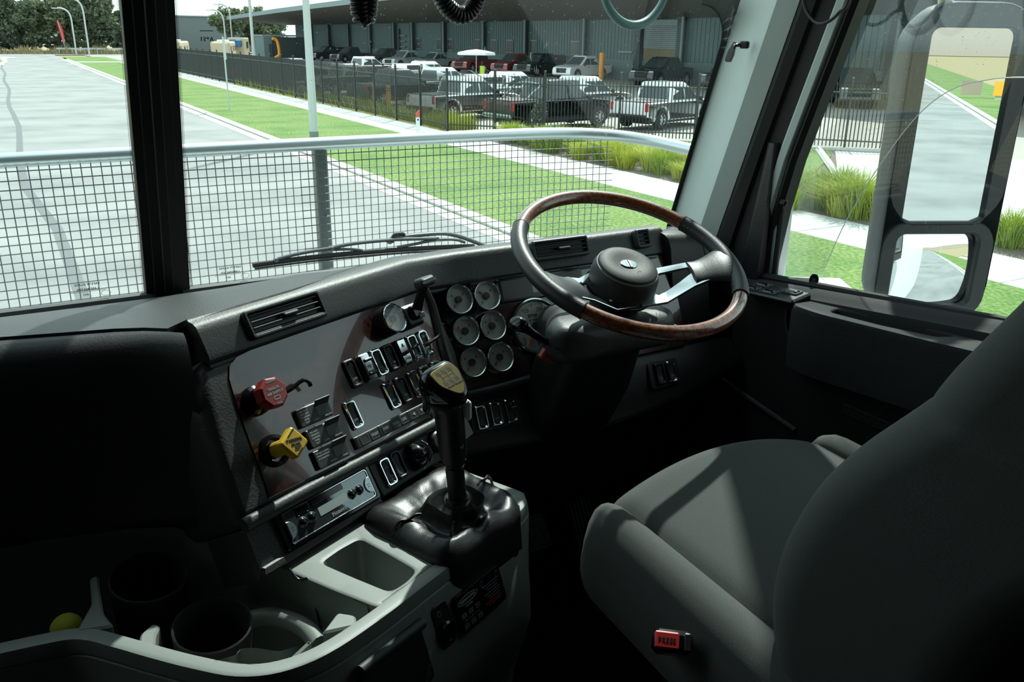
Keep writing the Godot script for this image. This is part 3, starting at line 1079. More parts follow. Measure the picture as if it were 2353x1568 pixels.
# ------------------------------------------------------------------ wooden switch fascia (turned to the driver)
func build_switch_panel() -> void:
	var t := thing("switch_panel", "burl wood switch fascia with two rows of rocker switches, turned towards the driver", "switch panel", FA)
	# moulded surround
	var sur := PackedVector2Array([Vector2(-0.20, 0.166), Vector2(-0.225, 0.155), Vector2(-0.245, 0.13), Vector2(-0.255, 0.08), Vector2(-0.266, 0.0), Vector2(-0.268, -0.07), Vector2(-0.262, -0.088), Vector2(0.0, -0.090), Vector2(0.30, -0.098), Vector2(0.325, 0.02), Vector2(0.325, 0.162)])
	part("surround", mb().poly(sur, -0.20, 0.0, 0.018), M.dash, t, 60.0)
	# veneered fascia
	var fo := PackedVector2Array([Vector2(-0.207, -0.066), Vector2(-0.203, -0.04), Vector2(-0.196, 0.05), Vector2(-0.190, 0.10), Vector2(-0.186, 0.125), Vector2(-0.176, 0.143), Vector2(-0.158, 0.153), Vector2(-0.13, 0.156), Vector2(0.0, 0.156), Vector2(0.20, 0.156), Vector2(0.315, 0.156), Vector2(0.272, 0.05), Vector2(0.262, -0.05), Vector2(0.262, -0.072), Vector2(0.0, -0.070)])
	part("fascia", mb().poly(fo, -0.004, 0.0022, 0.001), M.fascia, t, 30.0, "lacquered dark red burl wood fascia")
	# dark edge where the fascia steps back to the gauges
	var ed := mb()
	var ep := []
	for p in [Vector3(0.300, 0.156, 0.0), Vector3(0.298, 0.12, 0.003), Vector3(0.288, 0.08, 0.004), Vector3(0.277, 0.04, 0.004), Vector3(0.271, 0.0, 0.003), Vector3(0.270, -0.05, 0.002)]:
		ep.append(p)
	ed.tube(spline(ep, 4), 0.0085, 8)
	part("edge_bead", ed, M.black, t)
	# air suspension gauge
	gauge(t, at(0.161, 0.122, 0.003), 0.0265, 238, false, "suspension_gauge", 0.020)
	# upper row
	var xs := [0.041, 0.075, 0.107, 0.139, 0.171, 0.204, 0.236]
	rocker(t, at(xs[0], 0.059, 0.002), false, "OFF")
	guarded(t, at(xs[1], 0.059, 0.002))
	rocker(t, at(xs[2], 0.059, 0.002), true, "CAB\nMKR")
	rocker(t, at(xs[3], 0.059, 0.002), false, "ON")
	var s5 := part("guarded_switch", mb().box(Vector3(0, 0, 0.005), Vector3(0.0246, 0.0508, 0.010), 0.003), M.chrome, t, 35.0, "chrome switch cover with a black hook latch")
	s5.transform = at(xs[4], 0.059, 0.002)
	part("label_plate", mb().box(Vector3(0, -0.014, 0.0103), Vector3(0.014, 0.012, 0.001)), M.steel, s5)
	letters("PTO", 0.006, M.black_print, s5, at(0, -0.014, 0.0112))
	letters("A", 0.010, M.grey_print, s5, at(0, 0.012, 0.0104))
	_hook(s5)
	rocker(t, at(xs[5], 0.059, 0.002), true, "")
	var s7 := rocker(t, at(xs[6], 0.059, 0.002), true, "OUT")
	letters("IN", 0.0055, M.white_print, s7, at(0, 0.013, 0.0055, 0, 10))
	_hook(s7)
	# lower row
	var xr := [0.103, 0.135, 0.169, 0.203, 0.237]
	for k in 5:
		rocker(t, at(xr[k], -0.004, 0.002), k != 1, ["OFF", "CAB", "OFF", "OFF", "OFF"][k])
	rocker(t, at(0.005, -0.006, 0.002), true, "OFF")
	# message keys along the bottom
	var kb := part("message_keypad", mb().box(Vector3(0.084, -0.0515, 0.004), Vector3(0.206, 0.021, 0.008), 0.0015), M.panel_plastic, t, 35.0, "black keypad strip with square keys")
	var names := ["", "TEMP", "FUEL", "TRIP", "LEG", "<", "V", ">"]
	var kx := [0.003, 0.0275, 0.057, 0.081, 0.104, 0.131, 0.152, 0.173]
	for k in 8:
		var key := part("key", mb(at(kx[k], -0.0515, 0.008)).frame(rrect(0.019, 0.0155, 0.003, 3), rrect(0.0175, 0.014, 0.0025, 3), 0.0, 0.0008), M.grey_print, kb)
		part("key_top", mb(at(kx[k], -0.0515, 0.0078)).poly(rrect(0.0175, 0.014, 0.0025, 3), 0.0, 0.0006), M.panel_plastic, kb)
		if k >= 5:
			var a: float = [180.0, -90.0, 0.0][k - 5]
			var tri := mb(Transform3D(Basis(Vector3.BACK, deg_to_rad(a)), Vector3(kx[k], -0.0515, 0.0086)))
			tri.poly(PackedVector2Array([Vector2(-0.0028, -0.0035), Vector2(0.0038, 0), Vector2(-0.0028, 0.0035)]), 0, 0.0003)
			part("arrow", tri, M.white_print, kb)
		elif names[k]:
			letters(names[k], 0.0068, M.white_print, kb, at(kx[k], -0.0515, 0.0086))
	for x in [-0.0125, 0.0425, 0.118]:
		part("gap", mb().box(Vector3(x, -0.0515, 0.0045), Vector3(0.0065, 0.020, 0.0085), 0.001), M.recess, kb)
	# three spring-covered lock switches
	var texts := [["DO NOT\nENGAGE\nDURING\nSPIN\nOUT", "LOCK", "UNLOCK"], ["DO NOT\nENGAGE\nDURING\nSPIN\nOUT", "LOCK", "UNLOCK"], ["DO NOT LOWER\nWHEN VEHICLE\nIS IN MOTION", "LOWER", "RAISE"]]
	for k in 3:
		var c := Vector3([-0.070, -0.068, -0.072][k], [0.024, -0.013, -0.048][k], 0.0)
		var p := part("lock_switch", mb().poly(rrect(0.070, 0.031, 0.003, 3), 0.0, 0.007, 0.0015), M.black, t, 35.0, "black lock switch plate with a sprung cover")
		p.transform = at(c.x, c.y, 0.002, 0, 0, -1)
		part("face", mb().poly(rrect(0.066, 0.0275, 0.002, 3), 0.006, 0.0074), M.panel_plastic, p)
		part("well", mb().poly(rrect(0.026, 0.020, 0.003, 3, 0.017, 0.002), 0.007, 0.0078), M.recess, p)
		part("cover", mb(at(0.018, 0.0135, 0.012, 0, -42)).box(Vector3.ZERO, Vector3(0.032, 0.0018, 0.014), 0.0006), M.black, p)
		var lines: PackedStringArray = texts[k][0].split("\n")
		for j in lines.size():
			letters(lines[j], 0.0044 if k < 2 else 0.0036, M.white_print, p, at(-0.020 if k < 2 else -0.017, 0.0095 - j * 0.0048, 0.0076))
		letters(texts[k][1], 0.004, M.white_print, p, at(-0.002, -0.0108, 0.0076))
		letters(texts[k][2], 0.004, M.white_print, p, at(0.024, -0.0108, 0.0080))
	# a thin hook lever beside the red knob
	var hk := mb()
	hk.tube(spline([Vector3(-0.118, 0.072, 0.01), Vector3(-0.098, 0.074, 0.016), Vector3(-0.080, 0.079, 0.018), Vector3(-0.070, 0.079, 0.019), Vector3(-0.064, 0.073, 0.019), Vector3(-0.063, 0.066, 0.018)], 5), 0.0034, 8)
	part("hook_lever", hk, M.black_gloss, t, 40.0)
	_brake_controls()


func _hook(s: Node) -> void:
	var k := mb()
	k.tube(spline([Vector3(-0.008, -0.004, 0.008), Vector3(-0.002, -0.003, 0.013), Vector3(0.008, -0.001, 0.017), Vector3(0.020, 0.001, 0.020), Vector3(0.026, 0.003, 0.022)], 4), [0.004, 0.004, 0.004, 0.004, 0.0036, 0.0036, 0.003, 0.003, 0.003, 0.003, 0.003, 0.003, 0.003, 0.003, 0.003, 0.0034, 0.0034], 8)
	part("hook", k, M.black, s)


func _brake_controls() -> void:
	# trailer supply: red eight-sided knob on a black stem
	var t := thing("trailer_air_knob", "red eight-sided push-pull knob lettered trailer air supply", "knob", FA * at(-0.160, 0.078, 0.002))
	part("stem", mb().lathez([Vector2(0.024, 0.0), Vector2(0.023, 0.010), Vector2(0.018, 0.014), Vector2(0.0175, 0.036), Vector2(0.019, 0.040)], 28), M.black_gloss, t)
	var oc := PackedVector2Array()
	for k in 8:
		oc.append(Vector2(cos(TAU * k / 8.0 + 0.25), sin(TAU * k / 8.0 + 0.25)) * 0.0245)
	part("head", mb().poly(oc, 0.036, 0.056, 0.003), M.red_knob, t, 25.0)
	for q in [["TRAILER", 0.006, 0.0055], ["AIR SUPPLY", -0.001, 0.0055], ["EVACUATE", 0.017, 0.0035], ["PUSH", -0.018, 0.0035]]:
		letters(q[0], q[2], M.white_print, t, at(0, q[1], 0.0563))
	part("arc_mark", mb(at(0, -0.009, 0.0562)).frame(rrect(0.012, 0.006, 0.003, 4), rrect(0.010, 0.004, 0.002, 4), 0, 0.0003), M.white_print, t)
	# parking brake: yellow square on its point
	t = thing("parking_brake_knob", "yellow square push-pull knob lettered parking brake, set on its point", "knob", FA * at(-0.165, -0.004, 0.002))
	part("stem", mb().lathez([Vector2(0.026, 0.0), Vector2(0.025, 0.006), Vector2(0.019, 0.008)], 28), M.black_gloss, t)
	part("shaft", mb().lathez([Vector2(0.0125, 0.004), Vector2(0.0125, 0.040), Vector2(0.016, 0.048)], 20), M.yellow_knob, t)
	part("head", mb(at(0, 0, 0, 0, 0, 30)).poly(rrect(0.037, 0.037, 0.005, 4), 0.044, 0.058, 0.003), M.yellow_knob, t, 30.0)
	for q in [["PARKING", 0.004, 0.0066, -8.0], ["BRAKE", -0.003, 0.0055, -8.0], ["PULL TO APPLY", 0.016, 0.0026, 30.0], ["PUSH TO RELEASE", -0.0165, 0.0024, 30.0]]:
		letters(q[0], q[2], M.black_print, t, at(0, q[1], 0.0583, 0, 0, q[3]))
	for k in 3:
		part("emblem", mb(at(0.002 - k * 0.002, -0.0075 - 0.0022 * k, 0.0581, 0, 0, -8)).box(Vector3.ZERO, Vector3(0.012 - 0.002 * k, 0.0012, 0.0004)), M.black_print, t)
	# trailer brake hand lever
	t = thing("trailer_brake_lever", "black upright hand lever lettered trailer brake, standing over the dash pad", "lever", FA * at(0.222, 0.116, 0.0))
	part("socket", mb().poly(rrect(0.048, 0.044, 0.008, 3), 0.0, 0.022, 0.006), M.black, t, 35.0)
	part("pivot", mb().box(Vector3(0.004, 0.004, 0.022), Vector3(0.030, 0.026, 0.020), 0.004), M.black_gloss, t)
	part("slot", mb().box(Vector3(0.008, -0.006, 0.030), Vector3(0.016, 0.010, 0.006), 0.001), M.recess, t)
	var a := Vector3(0.004, 0.006, 0.028)
	var b := Vector3(0.006, 0.040, 0.066)
	var arm := mb()
	var ax := (b - a).normalized()
	var side := Vector3(0.9, -0.35, 0.0)
	side = (side - ax * side.dot(ax)).normalized()
	var thick := ax.cross(side)
	var secs := []
	for k in 4:
		var p := a.lerp(b, k / 3.0)
		var w: float = [0.0105, 0.0085, 0.0075, 0.0085][k]
		secs.append(PackedVector3Array([p + side * w + thick * 0.003, p + side * w * 0.6 + thick * 0.006, p - side * w * 0.6 + thick * 0.006, p - side * w + thick * 0.003, p - side * w - thick * 0.004, p + side * w - thick * 0.004]))
	arm.loft(secs)
	part("arm", arm, M.black, t, 35.0)
	var inv := FA.basis.inverse()
	var hb := Basis()
	hb.x = (inv * Vector3(0.90, 0.05, -0.42)).normalized()
	hb.y = (inv * Vector3(-0.10, 0.85, -0.30)).normalized()
	hb.z = hb.x.cross(hb.y).normalized()
	hb.y = hb.z.cross(hb.x)
	var head := part("handle", mb().poly(rrect(0.040, 0.019, 0.008, 5), -0.011, 0.011, 0.005), M.panel_plastic, t, 50.0)
	head.transform = Transform3D(hb, b + Vector3(0.004, 0.006, 0.006))
	letters("TRAILER BRAKE", 0.0052, M.white_print, head, at(0, 0.0, 0.0113))


# ------------------------------------------------------------------ gauges ahead of the driver
func build_gauge_panel() -> void:
	var t := thing("gauge_panel", "burl wood gauge fascia behind the steering wheel with six small chrome gauges", "gauge panel", FB)
	var fo := PackedVector2Array([Vector2(-0.085, -0.118), Vector2(-0.078, 0.0), Vector2(-0.066, 0.098), Vector2(0.0, 0.104), Vector2(0.25, 0.106), Vector2(0.55, 0.10), Vector2(0.55, -0.118)])
	part("fascia", mb().poly(fo, -0.02, 0.0, 0.001), M.fascia, t, 30.0, "lacquered dark red burl wood fascia")
	part("backing", mb().box(Vector3(0.24, -0.01, -0.03), Vector3(0.66, 0.25, 0.02)), M.recess, t)
	# raised black island round the upper left gauge
	part("island", mb().poly(PackedVector2Array([Vector2(-0.060, 0.098), Vector2(-0.058, 0.04), Vector2(-0.050, 0.022), Vector2(-0.03, 0.014), Vector2(0.0, 0.016), Vector2(0.02, 0.03), Vector2(0.022, 0.098)]), -0.002, 0.004, 0.0015), M.black_gloss, t, 35.0)
	var g := [[-0.015, 0.067, 250.0], [0.049, 0.066, 140.0], [-0.015, 0.002, 155.0], [0.048, 0.003, 95.0], [-0.014, -0.063, 232.0], [0.050, -0.063, 235.0]]
	for k in 6:
		gauge(t, at(g[k][0], g[k][1], 0.004), 0.0295, g[k][2])
	var tach := gauge(t, at(0.150, -0.014, 0.004), 0.058, 235, true, "tachometer")
	letters("RPM", 0.011, M.black_print, tach, at(-0.002, 0.024, 0.0028))
	letters("X 100", 0.008, M.black_print, tach, at(-0.002, 0.014, 0.0028))
	for q in [[-0.033, -0.024, "5"], [-0.034, 0.008, "10"], [-0.016, 0.036, "15"], [0.016, 0.036, "20"], [0.034, 0.008, "25"], [0.033, -0.024, "30"]]:
		letters(q[2], 0.013, M.grey_print, tach, at(q[0], q[1], 0.0028))
	var sp := gauge(t, at(0.375, 0.012, 0.004), 0.062, 215, true, "speedometer")
	letters("km/h", 0.010, M.black_print, sp, at(0, 0.02, 0.0028))
	# message display
	var dp := part("display", mb(at(0.188, 0.071, 0.0)).poly(rrect(0.215, 0.052, 0.005, 3), 0.0, 0.006, 0.002), M.black_gloss, t, 35.0, "dark message display in a black frame")
	part("screen", mb(at(0.186, 0.071, 0.0)).poly(rrect(0.195, 0.040, 0.003, 3), 0.005, 0.0068), M.lcd, dp)
	part("lit_patch", mb(at(0.173, 0.067, 0.0)).box(Vector3(0, 0, 0.0071), Vector3(0.022, 0.018, 0.0004)), M.lcd_light, dp)
	letters("(!)", 0.012, M.red_print, dp, at(0.270, 0.062, 0.0072))
	# three switches in a black plate on the knee panel
	var pl := part("switch_plate", mb(at(0.018, -0.174, -0.004)).poly(rrect(0.118, 0.062, 0.010, 4), -0.02, 0.006, 0.002), M.panel_plastic, t, 35.0)
	rocker(t, at(-0.017, -0.175, 0.003), true, "")
	rocker(t, at(0.017, -0.174, 0.003), true, "OFF")
	var s3 := rocker(t, at(0.052, -0.175, 0.003), true, "")
	part("guard", mb().box(Vector3(0.006, 0.004, 0.010), Vector3(0.016, 0.008, 0.006), 0.002), M.black, s3)
	letters("X", 0.008, M.grey_print, s3, at(0, 0.014, 0.0075))
	# two switches by the door
	part("switch_plate", mb(at(0.462, -0.172, -0.004)).poly(rrect(0.088, 0.062, 0.010, 4), -0.02, 0.006, 0.002), M.black, t, 35.0)
	rocker(t, at(0.447, -0.170, 0.003), false, "OFF")
	rocker(t, at(0.481, -0.171, 0.003), true, "OFF")


# ------------------------------------------------------------------ radio and climate controls below the fascia
func build_stereo() -> void:
	var t := thing("car_stereo", "chrome-faced car stereo in a black frame below the wooden switch fascia", "car stereo", FA * at(-0.112, -0.1205, -0.004))
	part("mounting", mb().poly(PackedVector2Array([Vector2(-0.155, 0.030), Vector2(-0.160, -0.047), Vector2(0.102, -0.043), Vector2(0.102, 0.034)]), -0.10, 0.0, 0.006), M.dash, t, 40.0)
	part("lower_strip", mb().poly(PackedVector2Array([Vector2(-0.150, -0.031), Vector2(-0.155, -0.046), Vector2(0.104, -0.042), Vector2(0.104, -0.030)]), -0.06, 0.0045, 0.003), M.dash, t, 40.0)
	part("bar", mb().tube([Vector3(-0.15, 0.036, 0.002), Vector3(0.0, 0.037, 0.004), Vector3(0.27, 0.034, 0.003), Vector3(0.30, 0.034, 0.001)], 0.0115, 12), M.dash, t)
	part("frame", mb().frame(rrect(0.204, 0.062, 0.004, 3), rrect(0.186, 0.050, 0.003, 3), -0.01, 0.008, 0.002), M.black_gloss, t, 30.0)
	var f := part("face", mb().poly(rrect(0.182, 0.049, 0.004, 3), -0.004, 0.009, 0.002), M.polished, t, 30.0, "mirror-bright faceplate")
	f.material_override = M.stereo_face if M.has("stereo_face") else _stereo_face()
	part("rim", mb().frame(rrect(0.1835, 0.0505, 0.005, 3), rrect(0.1785, 0.0455, 0.004, 3), 0.006, 0.0104, 0.001), M.chrome, t, 30.0)
	part("slot", mb(at(0.0, 0.018, 0)).poly(rrect(0.068, 0.010, 0.002, 3), 0.0085, 0.0110, 0.0005), M.black_gloss, t, 30.0)
	part("slot", mb(at(-0.053, 0.016, 0)).poly(rrect(0.026, 0.012, 0.002, 3), 0.0085, 0.0098, 0.0003), M.black_gloss, t, 30.0)
	part("display", mb(at(0.004, -0.001, 0)).poly(rrect(0.060, 0.014, 0.001, 2), 0.0085, 0.0095), M.lcd_light, t, 30.0)
	letters("Pioneer", 0.0082, M.white_print, t, at(0.010, -0.0155, 0.0092, 0, 0, 0), "Droid Serif")
	for x in [-0.060, -0.042, 0.046, 0.063]:
		var k := part("button", mb(at(x, -0.002, 0.0085)).lathez([Vector2(0.0088, 0.0), Vector2(0.0085, 0.0016), Vector2(0.0078, 0.0018)], 22), M.chrome, t, 40.0)
		part("button_dome", mb(at(x, -0.002, 0.0085)).lathez([Vector2(0.0078, 0.0014), Vector2(0.006, 0.0040), Vector2(0.003, 0.0052), Vector2(0.0, 0.0055)], 22), M.black_gloss, k, 60.0)
	for s in [-1.0, 1.0]:
		var o := arc(s * 0.0895, -0.003, 0.014, 90 if s < 0 else 90, -90 if s < 0 else 270, 10)
		part("end_button", mb().poly(o, 0.0085, 0.0112, 0.0008), M.steel, t, 30.0)
		for q in [[-0.001, -0.002], [0.002, -0.002], [-0.001, 0.002], [0.002, 0.002]]:
			part("dot", mb().box(Vector3(s * 0.083 + q[0], -0.003 + q[1], 0.0113), Vector3(0.0014, 0.0014, 0.0004)), M.black_print, t)


func _stereo_face() -> StandardMaterial3D:
	var m := mat(lin(0.13, 0.15, 0.155), 0.05, 0.75)
	M.stereo_face = m
	return m


func build_climate() -> void:
	var t := thing("climate_panel", "grey climate control plate with two rocker switches and rotary knobs behind the gear lever", "control panel", FA * at(0.075, -0.121, -0.004))
	part("plate", mb().poly(PackedVector2Array([Vector2(-0.084, 0.027), Vector2(-0.080, -0.034), Vector2(0.10, -0.030), Vector2(0.19, -0.02), Vector2(0.19, 0.03)]), -0.08, 0.004, 0.003), M.panel_plastic, t, 40.0)
	var a := rocker(t, at(-0.051, 0.001, 0.004), true, "FLOOR\nOFF")
	letters("MAX", 0.0045, M.grey_print, a, at(0, 0.008, 0.0045))
	rocker(t, at(-0.0225, 0.003, 0.004), false, "")
	# light knob: a big black domed grip
	var secs := []
	for k in 7:
		var f := k / 6.0
		var y := lerpf(-0.024, 0.024, f)
		var w: float = [0.012, 0.0165, 0.0175, 0.0165, 0.0145, 0.012, 0.008][k]
		var z: float = [0.010, 0.022, 0.029, 0.031, 0.028, 0.022, 0.010][k]
		secs.append(PackedVector3Array([Vector3(-w, y, 0), Vector3(w, y, 0), Vector3(w * 1.02, y, z * 0.5), Vector3(w * 0.75, y, z * 0.9), Vector3(0, y, z), Vector3(-w * 0.75, y, z * 0.9), Vector3(-w * 1.02, y, z * 0.5)]))
	var kn := part("grip_knob", mb(at(0.022, 0.001, 0.003)).loft(secs), M.black_gloss, t, 60.0, "large glossy black grip knob with a chrome edge")
	part("chrome_edge", mb(at(0.022, 0.001, 0.003)).tube(spline([Vector3(0.010, 0.020, 0.022), Vector3(0.015, 0.008, 0.028), Vector3(0.0165, -0.008, 0.028), Vector3(0.015, -0.020, 0.018)], 4), 0.0028, 8), M.chrome, kn)
	# temperature dial with its blue and white symbols
	var d := part("rotary_knob", mb(at(0.085, 0.004, 0.003)).lathez([Vector2(0.020, 0.0), Vector2(0.019, 0.012), Vector2(0.016, 0.015), Vector2(0.0, 0.016)], 28), M.black, t, 40.0)
	part("grip", mb(at(0.085, 0.004, 0.003)).box(Vector3(0, 0, 0.017), Vector3(0.006, 0.032, 0.006), 0.002), M.black_gloss, d)
	var ar := mb(at(0.085, 0.004, 0.0045))
	for k in 10:
		var a0 := deg_to_rad(125.0 + k * 9.0)
		var a1 := deg_to_rad(125.0 + (k + 1) * 9.0)
		ar.quad(Vector3(cos(a0), sin(a0), 0) * 0.0225, Vector3(cos(a0), sin(a0), 0) * 0.0245, Vector3(cos(a1), sin(a1), 0) * 0.0245, Vector3(cos(a1), sin(a1), 0) * 0.0225)
	part("arc_mark", ar, M.blue_print, t, 0.0, "blue cold arc")
	letters("*", 0.016, M.blue_print, t, at(0.056, 0.021, 0.0042))
	for q in [[0.060, 0.010, "~J"], [0.064, 0.024, "~/"], [0.080, 0.029, ":J"], [0.096, 0.031, "W"], [0.056, -0.014, "@"]]:
		letters(q[2], 0.008, M.white_print, t, at(q[0], q[1], 0.0042))
	letters("88", 0.009, M.blue_print, t, at(-0.004, 0.021, 0.0042))
	letters("O", 0.006, M.white_print, t, at(0.012, 0.026, 0.0042))
	letters("I", 0.006, M.white_print, t, at(0.026, 0.027, 0.0042))


# ------------------------------------------------------------------ steering wheel and column
func build_steering() -> void:
	var t := thing("steering_wheel", "two-spoke truck steering wheel with burl wood and black leather rim", "steering wheel", FW)
	var R := 0.2135
	var arcs := [["wood_rim", 23.9, 140.6, 0.0138, M.rim_wood], ["leather_grip", 140.6, 212.5, 0.0158, M.leather], ["wood_rim", 212.5, 316.0, 0.0138, M.rim_wood], ["leather_grip", 316.0, 383.9, 0.0158, M.leather]]
	for a in arcs:
		var p := PackedVector3Array()
		var r := PackedFloat32Array()
		var n := 40
		for k in n + 1:
			var g := deg_to_rad(lerpf(a[1], a[2], float(k) / n))
			p.append(Vector3(cos(g) * R, sin(g) * R, 0))
			r.append(a[3])
		part(a[0], mb().tube(p, r, 16), a[4], t, 50.0)
	# stitched seams where leather meets wood
	for g in [23.9, 140.6, 212.5, 316.0]:
		var c := Vector3(cos(deg_to_rad(g)) * R, sin(deg_to_rad(g)) * R, 0)
		var dr := Vector3(-sin(deg_to_rad(g)), cos(deg_to_rad(g)), 0) * 0.0012
		part("joint", mb().tube([c - dr, c + dr], 0.0162, 16), M.stitch, t)
	# stitching on the inside of the right grip
	var stc := mb()
	for k in 26:
		var g := deg_to_rad(lerpf(-38.0, 21.0, k / 25.0))
		stc.xf = Transform3D(Basis(Vector3.BACK, g + 0.3), Vector3(cos(g), sin(g), 0) * (R - 0.0148) + Vector3(0, 0, 0.005))
		stc.box(Vector3.ZERO, Vector3(0.0016, 0.0035, 0.003), 0.0005)
	stuff(part("stitching", stc, M.grey_print, t, 0.0))
	# spokes: polished frames dished down to the hub
	var outer := PackedVector2Array([Vector2(0.020, 0.056), Vector2(0.075, 0.046), Vector2(0.13, 0.034), Vector2(0.178, 0.026), Vector2(0.178, 0.0), Vector2(0.178, -0.028), Vector2(0.13, -0.040), Vector2(0.075, -0.058), Vector2(0.020, -0.068), Vector2(0.020, -0.005)])
	var inner := PackedVector2Array([Vector2(0.060, 0.030), Vector2(0.085, 0.0265), Vector2(0.115, 0.021), Vector2(0.139, 0.015), Vector2(0.142, 0.006), Vector2(0.137, 0.0), Vector2(0.110, -0.014), Vector2(0.085, -0.026), Vector2(0.067, -0.035), Vector2(0.060, -0.030)])
	for s in [1.0, -1.0]:
		var turn: float = -17.0 if s > 0 else 193.0
		var b := mb()
		var oo := outer
		var ii := inner
		if s < 0:
			oo = PackedVector2Array(Array(outer).map(func(q): return Vector2(q.x, -q.y)))
			ii = PackedVector2Array(Array(inner).map(func(q): return Vector2(q.x, -q.y)))
		b.frame(oo, ii, 0.0, 0.005, 0.0012)
		for k in b.v.size():
			var q := b.v[k]
			q.z += lerpf(-0.062, -0.010, smoothstep(0.05, 0.185, q.x))
			b.v[k] = q
		var sp := part("spoke", b, M.polished, t, 30.0, "polished metal spoke with a triangular opening")
		sp.transform = Transform3D(Basis(Vector3.BACK, deg_to_rad(turn)), Vector3.ZERO)
		# leather lug that wraps the end of the spoke
		var secs := []
		for k in 7:
			var f := k / 6.0
			var x := lerpf(0.134, 0.208, f)
			var w := lerpf(0.031, 0.062, f * f)
			var th := lerpf(0.0075, 0.0148, f)
			var z := lerpf(-0.021, 0.0, smoothstep(0.0, 1.0, f))
			var ring := PackedVector3Array()
			for q in 14:
				var g := TAU * q / 14.0
				ring.append(Vector3(x, cos(g) * w * (0.8 + 0.2 * absf(cos(g))), z + sin(g) * th))
			secs.append(ring)
		var lug := part("spoke_cover", mb().loft(secs), M.leather, t, 50.0)
		lug.transform = sp.transform
	# hub pad with emblem
	var hub := part("hub_pad", mb().lathez([Vector2(0.064, -0.0670), Vector2(0.066, -0.0520), Vector2(0.0645, -0.0290), Vector2(0.060, -0.0200), Vector2(0.0585, -0.0195), Vector2(0.058, -0.0180), Vector2(0.056, -0.0130), Vector2(0.050, -0.0095), Vector2(0.040, -0.0085), Vector2(0.028, -0.0095), Vector2(0.018, -0.0125), Vector2(0.0, -0.0130)], 48), M.hub, t, 30.0)
	part("seam", mb().lathez([Vector2(0.0602, -0.0198), Vector2(0.0600, -0.0182), Vector2(0.0585, -0.0178)], 48), M.grey_print, hub)
	var em := mb(at(0, 0, -0.0132, 0, 0, -14))
	em.poly(arc_oval(0.017, 0.0125, 24), 0.0, 0.0028, 0.001)
	part("emblem", em, M.polished, hub, 30.0, "oval chrome emblem")
	part("emblem_bar", mb(at(0, 0, -0.0105, 0, 0, -14)).poly(rrect(0.008, 0.020, 0.002, 3), 0.0, 0.0006), M.steel, hub)
	letters("FREIGHTLINER", 0.0028, M.black_print, hub, at(0, 0, -0.0096, 0, 0, 76))
	part("horn_mark", mb(at(0.004, -0.030, -0.0092, 0, 0, 10)).frame(rrect(0.009, 0.006, 0.002, 3), rrect(0.0078, 0.0048, 0.0015, 3), 0, 0.0004), M.grey_print, hub)
	part("boss", mb().lathez([Vector2(0.070, -0.0670), Vector2(0.066, -0.0750), Vector2(0.050, -0.0820), Vector2(0.044, -0.1470)], 40), M.black, t, 40.0)

	# column cover, stalk and hazard tab
	var c := thing("steering_column", "charcoal column cover under the steering wheel with a stalk and red tab", "steering column", at(1.02, -0.55, -1.34))
	var I := c.transform.affine_inverse()
	var cs := []
	for q in [[-1.205, 0.90, 1.07, -0.520, -0.555], [-1.213, 0.855, 1.10, -0.505, -0.566], [-1.235, 0.832, 1.115, -0.498, -0.572], [-1.27, 0.835, 1.12, -0.496, -0.580], [-1.33, 0.875, 1.12, -0.505, -0.60], [-1.40, 0.92, 1.11, -0.52, -0.63], [-1.45, 0.93, 1.10, -0.53, -0.65]]:
		var ring := PackedVector3Array()
		var w: float = q[2] - q[1]
		var h: float = q[3] - q[4]
		for p in rrect(w, h, minf(w, h) * 0.36, 5):
			ring.append(I * Vector3((q[1] + q[2]) * 0.5 + p.x, (q[3] + q[4]) * 0.5 + p.y, q[0]))
		cs.append(ring)
	part("cover", mb().loft(cs), M.dash, c, 60.0)
	part("shut_line", mb(I).box(Vector3(0.977, -0.537, -1.26), Vector3(0.289, 0.002, 0.07)), M.recess, c)
	part("tube", mb(I).tube([FW * Vector3(0, 0, -0.16), FW * Vector3(0, 0, -0.34)], 0.046, 24), M.black, c)
	var lo := []
	for q in [[-0.575, -1.33, 0.10], [-0.70, -1.38, 0.11], [-0.80, -1.43, 0.10], [-1.05, -1.58, 0.07]]:
		var ring := PackedVector3Array()
		for p in rrect(q[2] * 2.0, 0.14, 0.05, 4):
			ring.append(I * Vector3(0.99 + p.x, q[0], q[1] + p.y))
		lo.append(ring)
	part("lower_cover", mb().loft(lo), M.dash_dark, c, 60.0)
	var sk := mb(I)
	var sp2 := spline([Vector3(0.885, -0.560, -1.29), Vector3(0.850, -0.545, -1.275), Vector3(0.815, -0.520, -1.262), Vector3(0.785, -0.498, -1.252), Vector3(0.765, -0.484, -1.246), Vector3(0.752, -0.476, -1.242)], 4)
	var rr := PackedFloat32Array()
	for k in sp2.size():
		var f := float(k) / (sp2.size() - 1)
		rr.append(lerpf(0.0075, 0.010, smoothstep(0.1, 0.5, f)) + 0.009 * smoothstep(0.5, 0.85, f) * (1.0 - 0.7 * smoothstep(0.9, 1.0, f)))
	sk.tube(sp2, rr, 14, false, true, 0.72)
	part("stalk", sk, M.black_gloss, c, 60.0, "black indicator stalk with a broad paddle end")
	part("hazard_tab", mb(Transform3D(Basis(Vector3.BACK, deg_to_rad(-38.0)), I * Vector3(0.842, -0.566, -1.272))).box(Vector3.ZERO, Vector3(0.032, 0.022, 0.016), 0.003), M.red_tab, c, 40.0, "red hazard tab")


func arc_oval(a: float, b: float, n: int) -> PackedVector2Array:
	var o := PackedVector2Array()
	for k in n:
		o.append(Vector2(cos(TAU * k / n) * a, sin(TAU * k / n) * b))
	return o


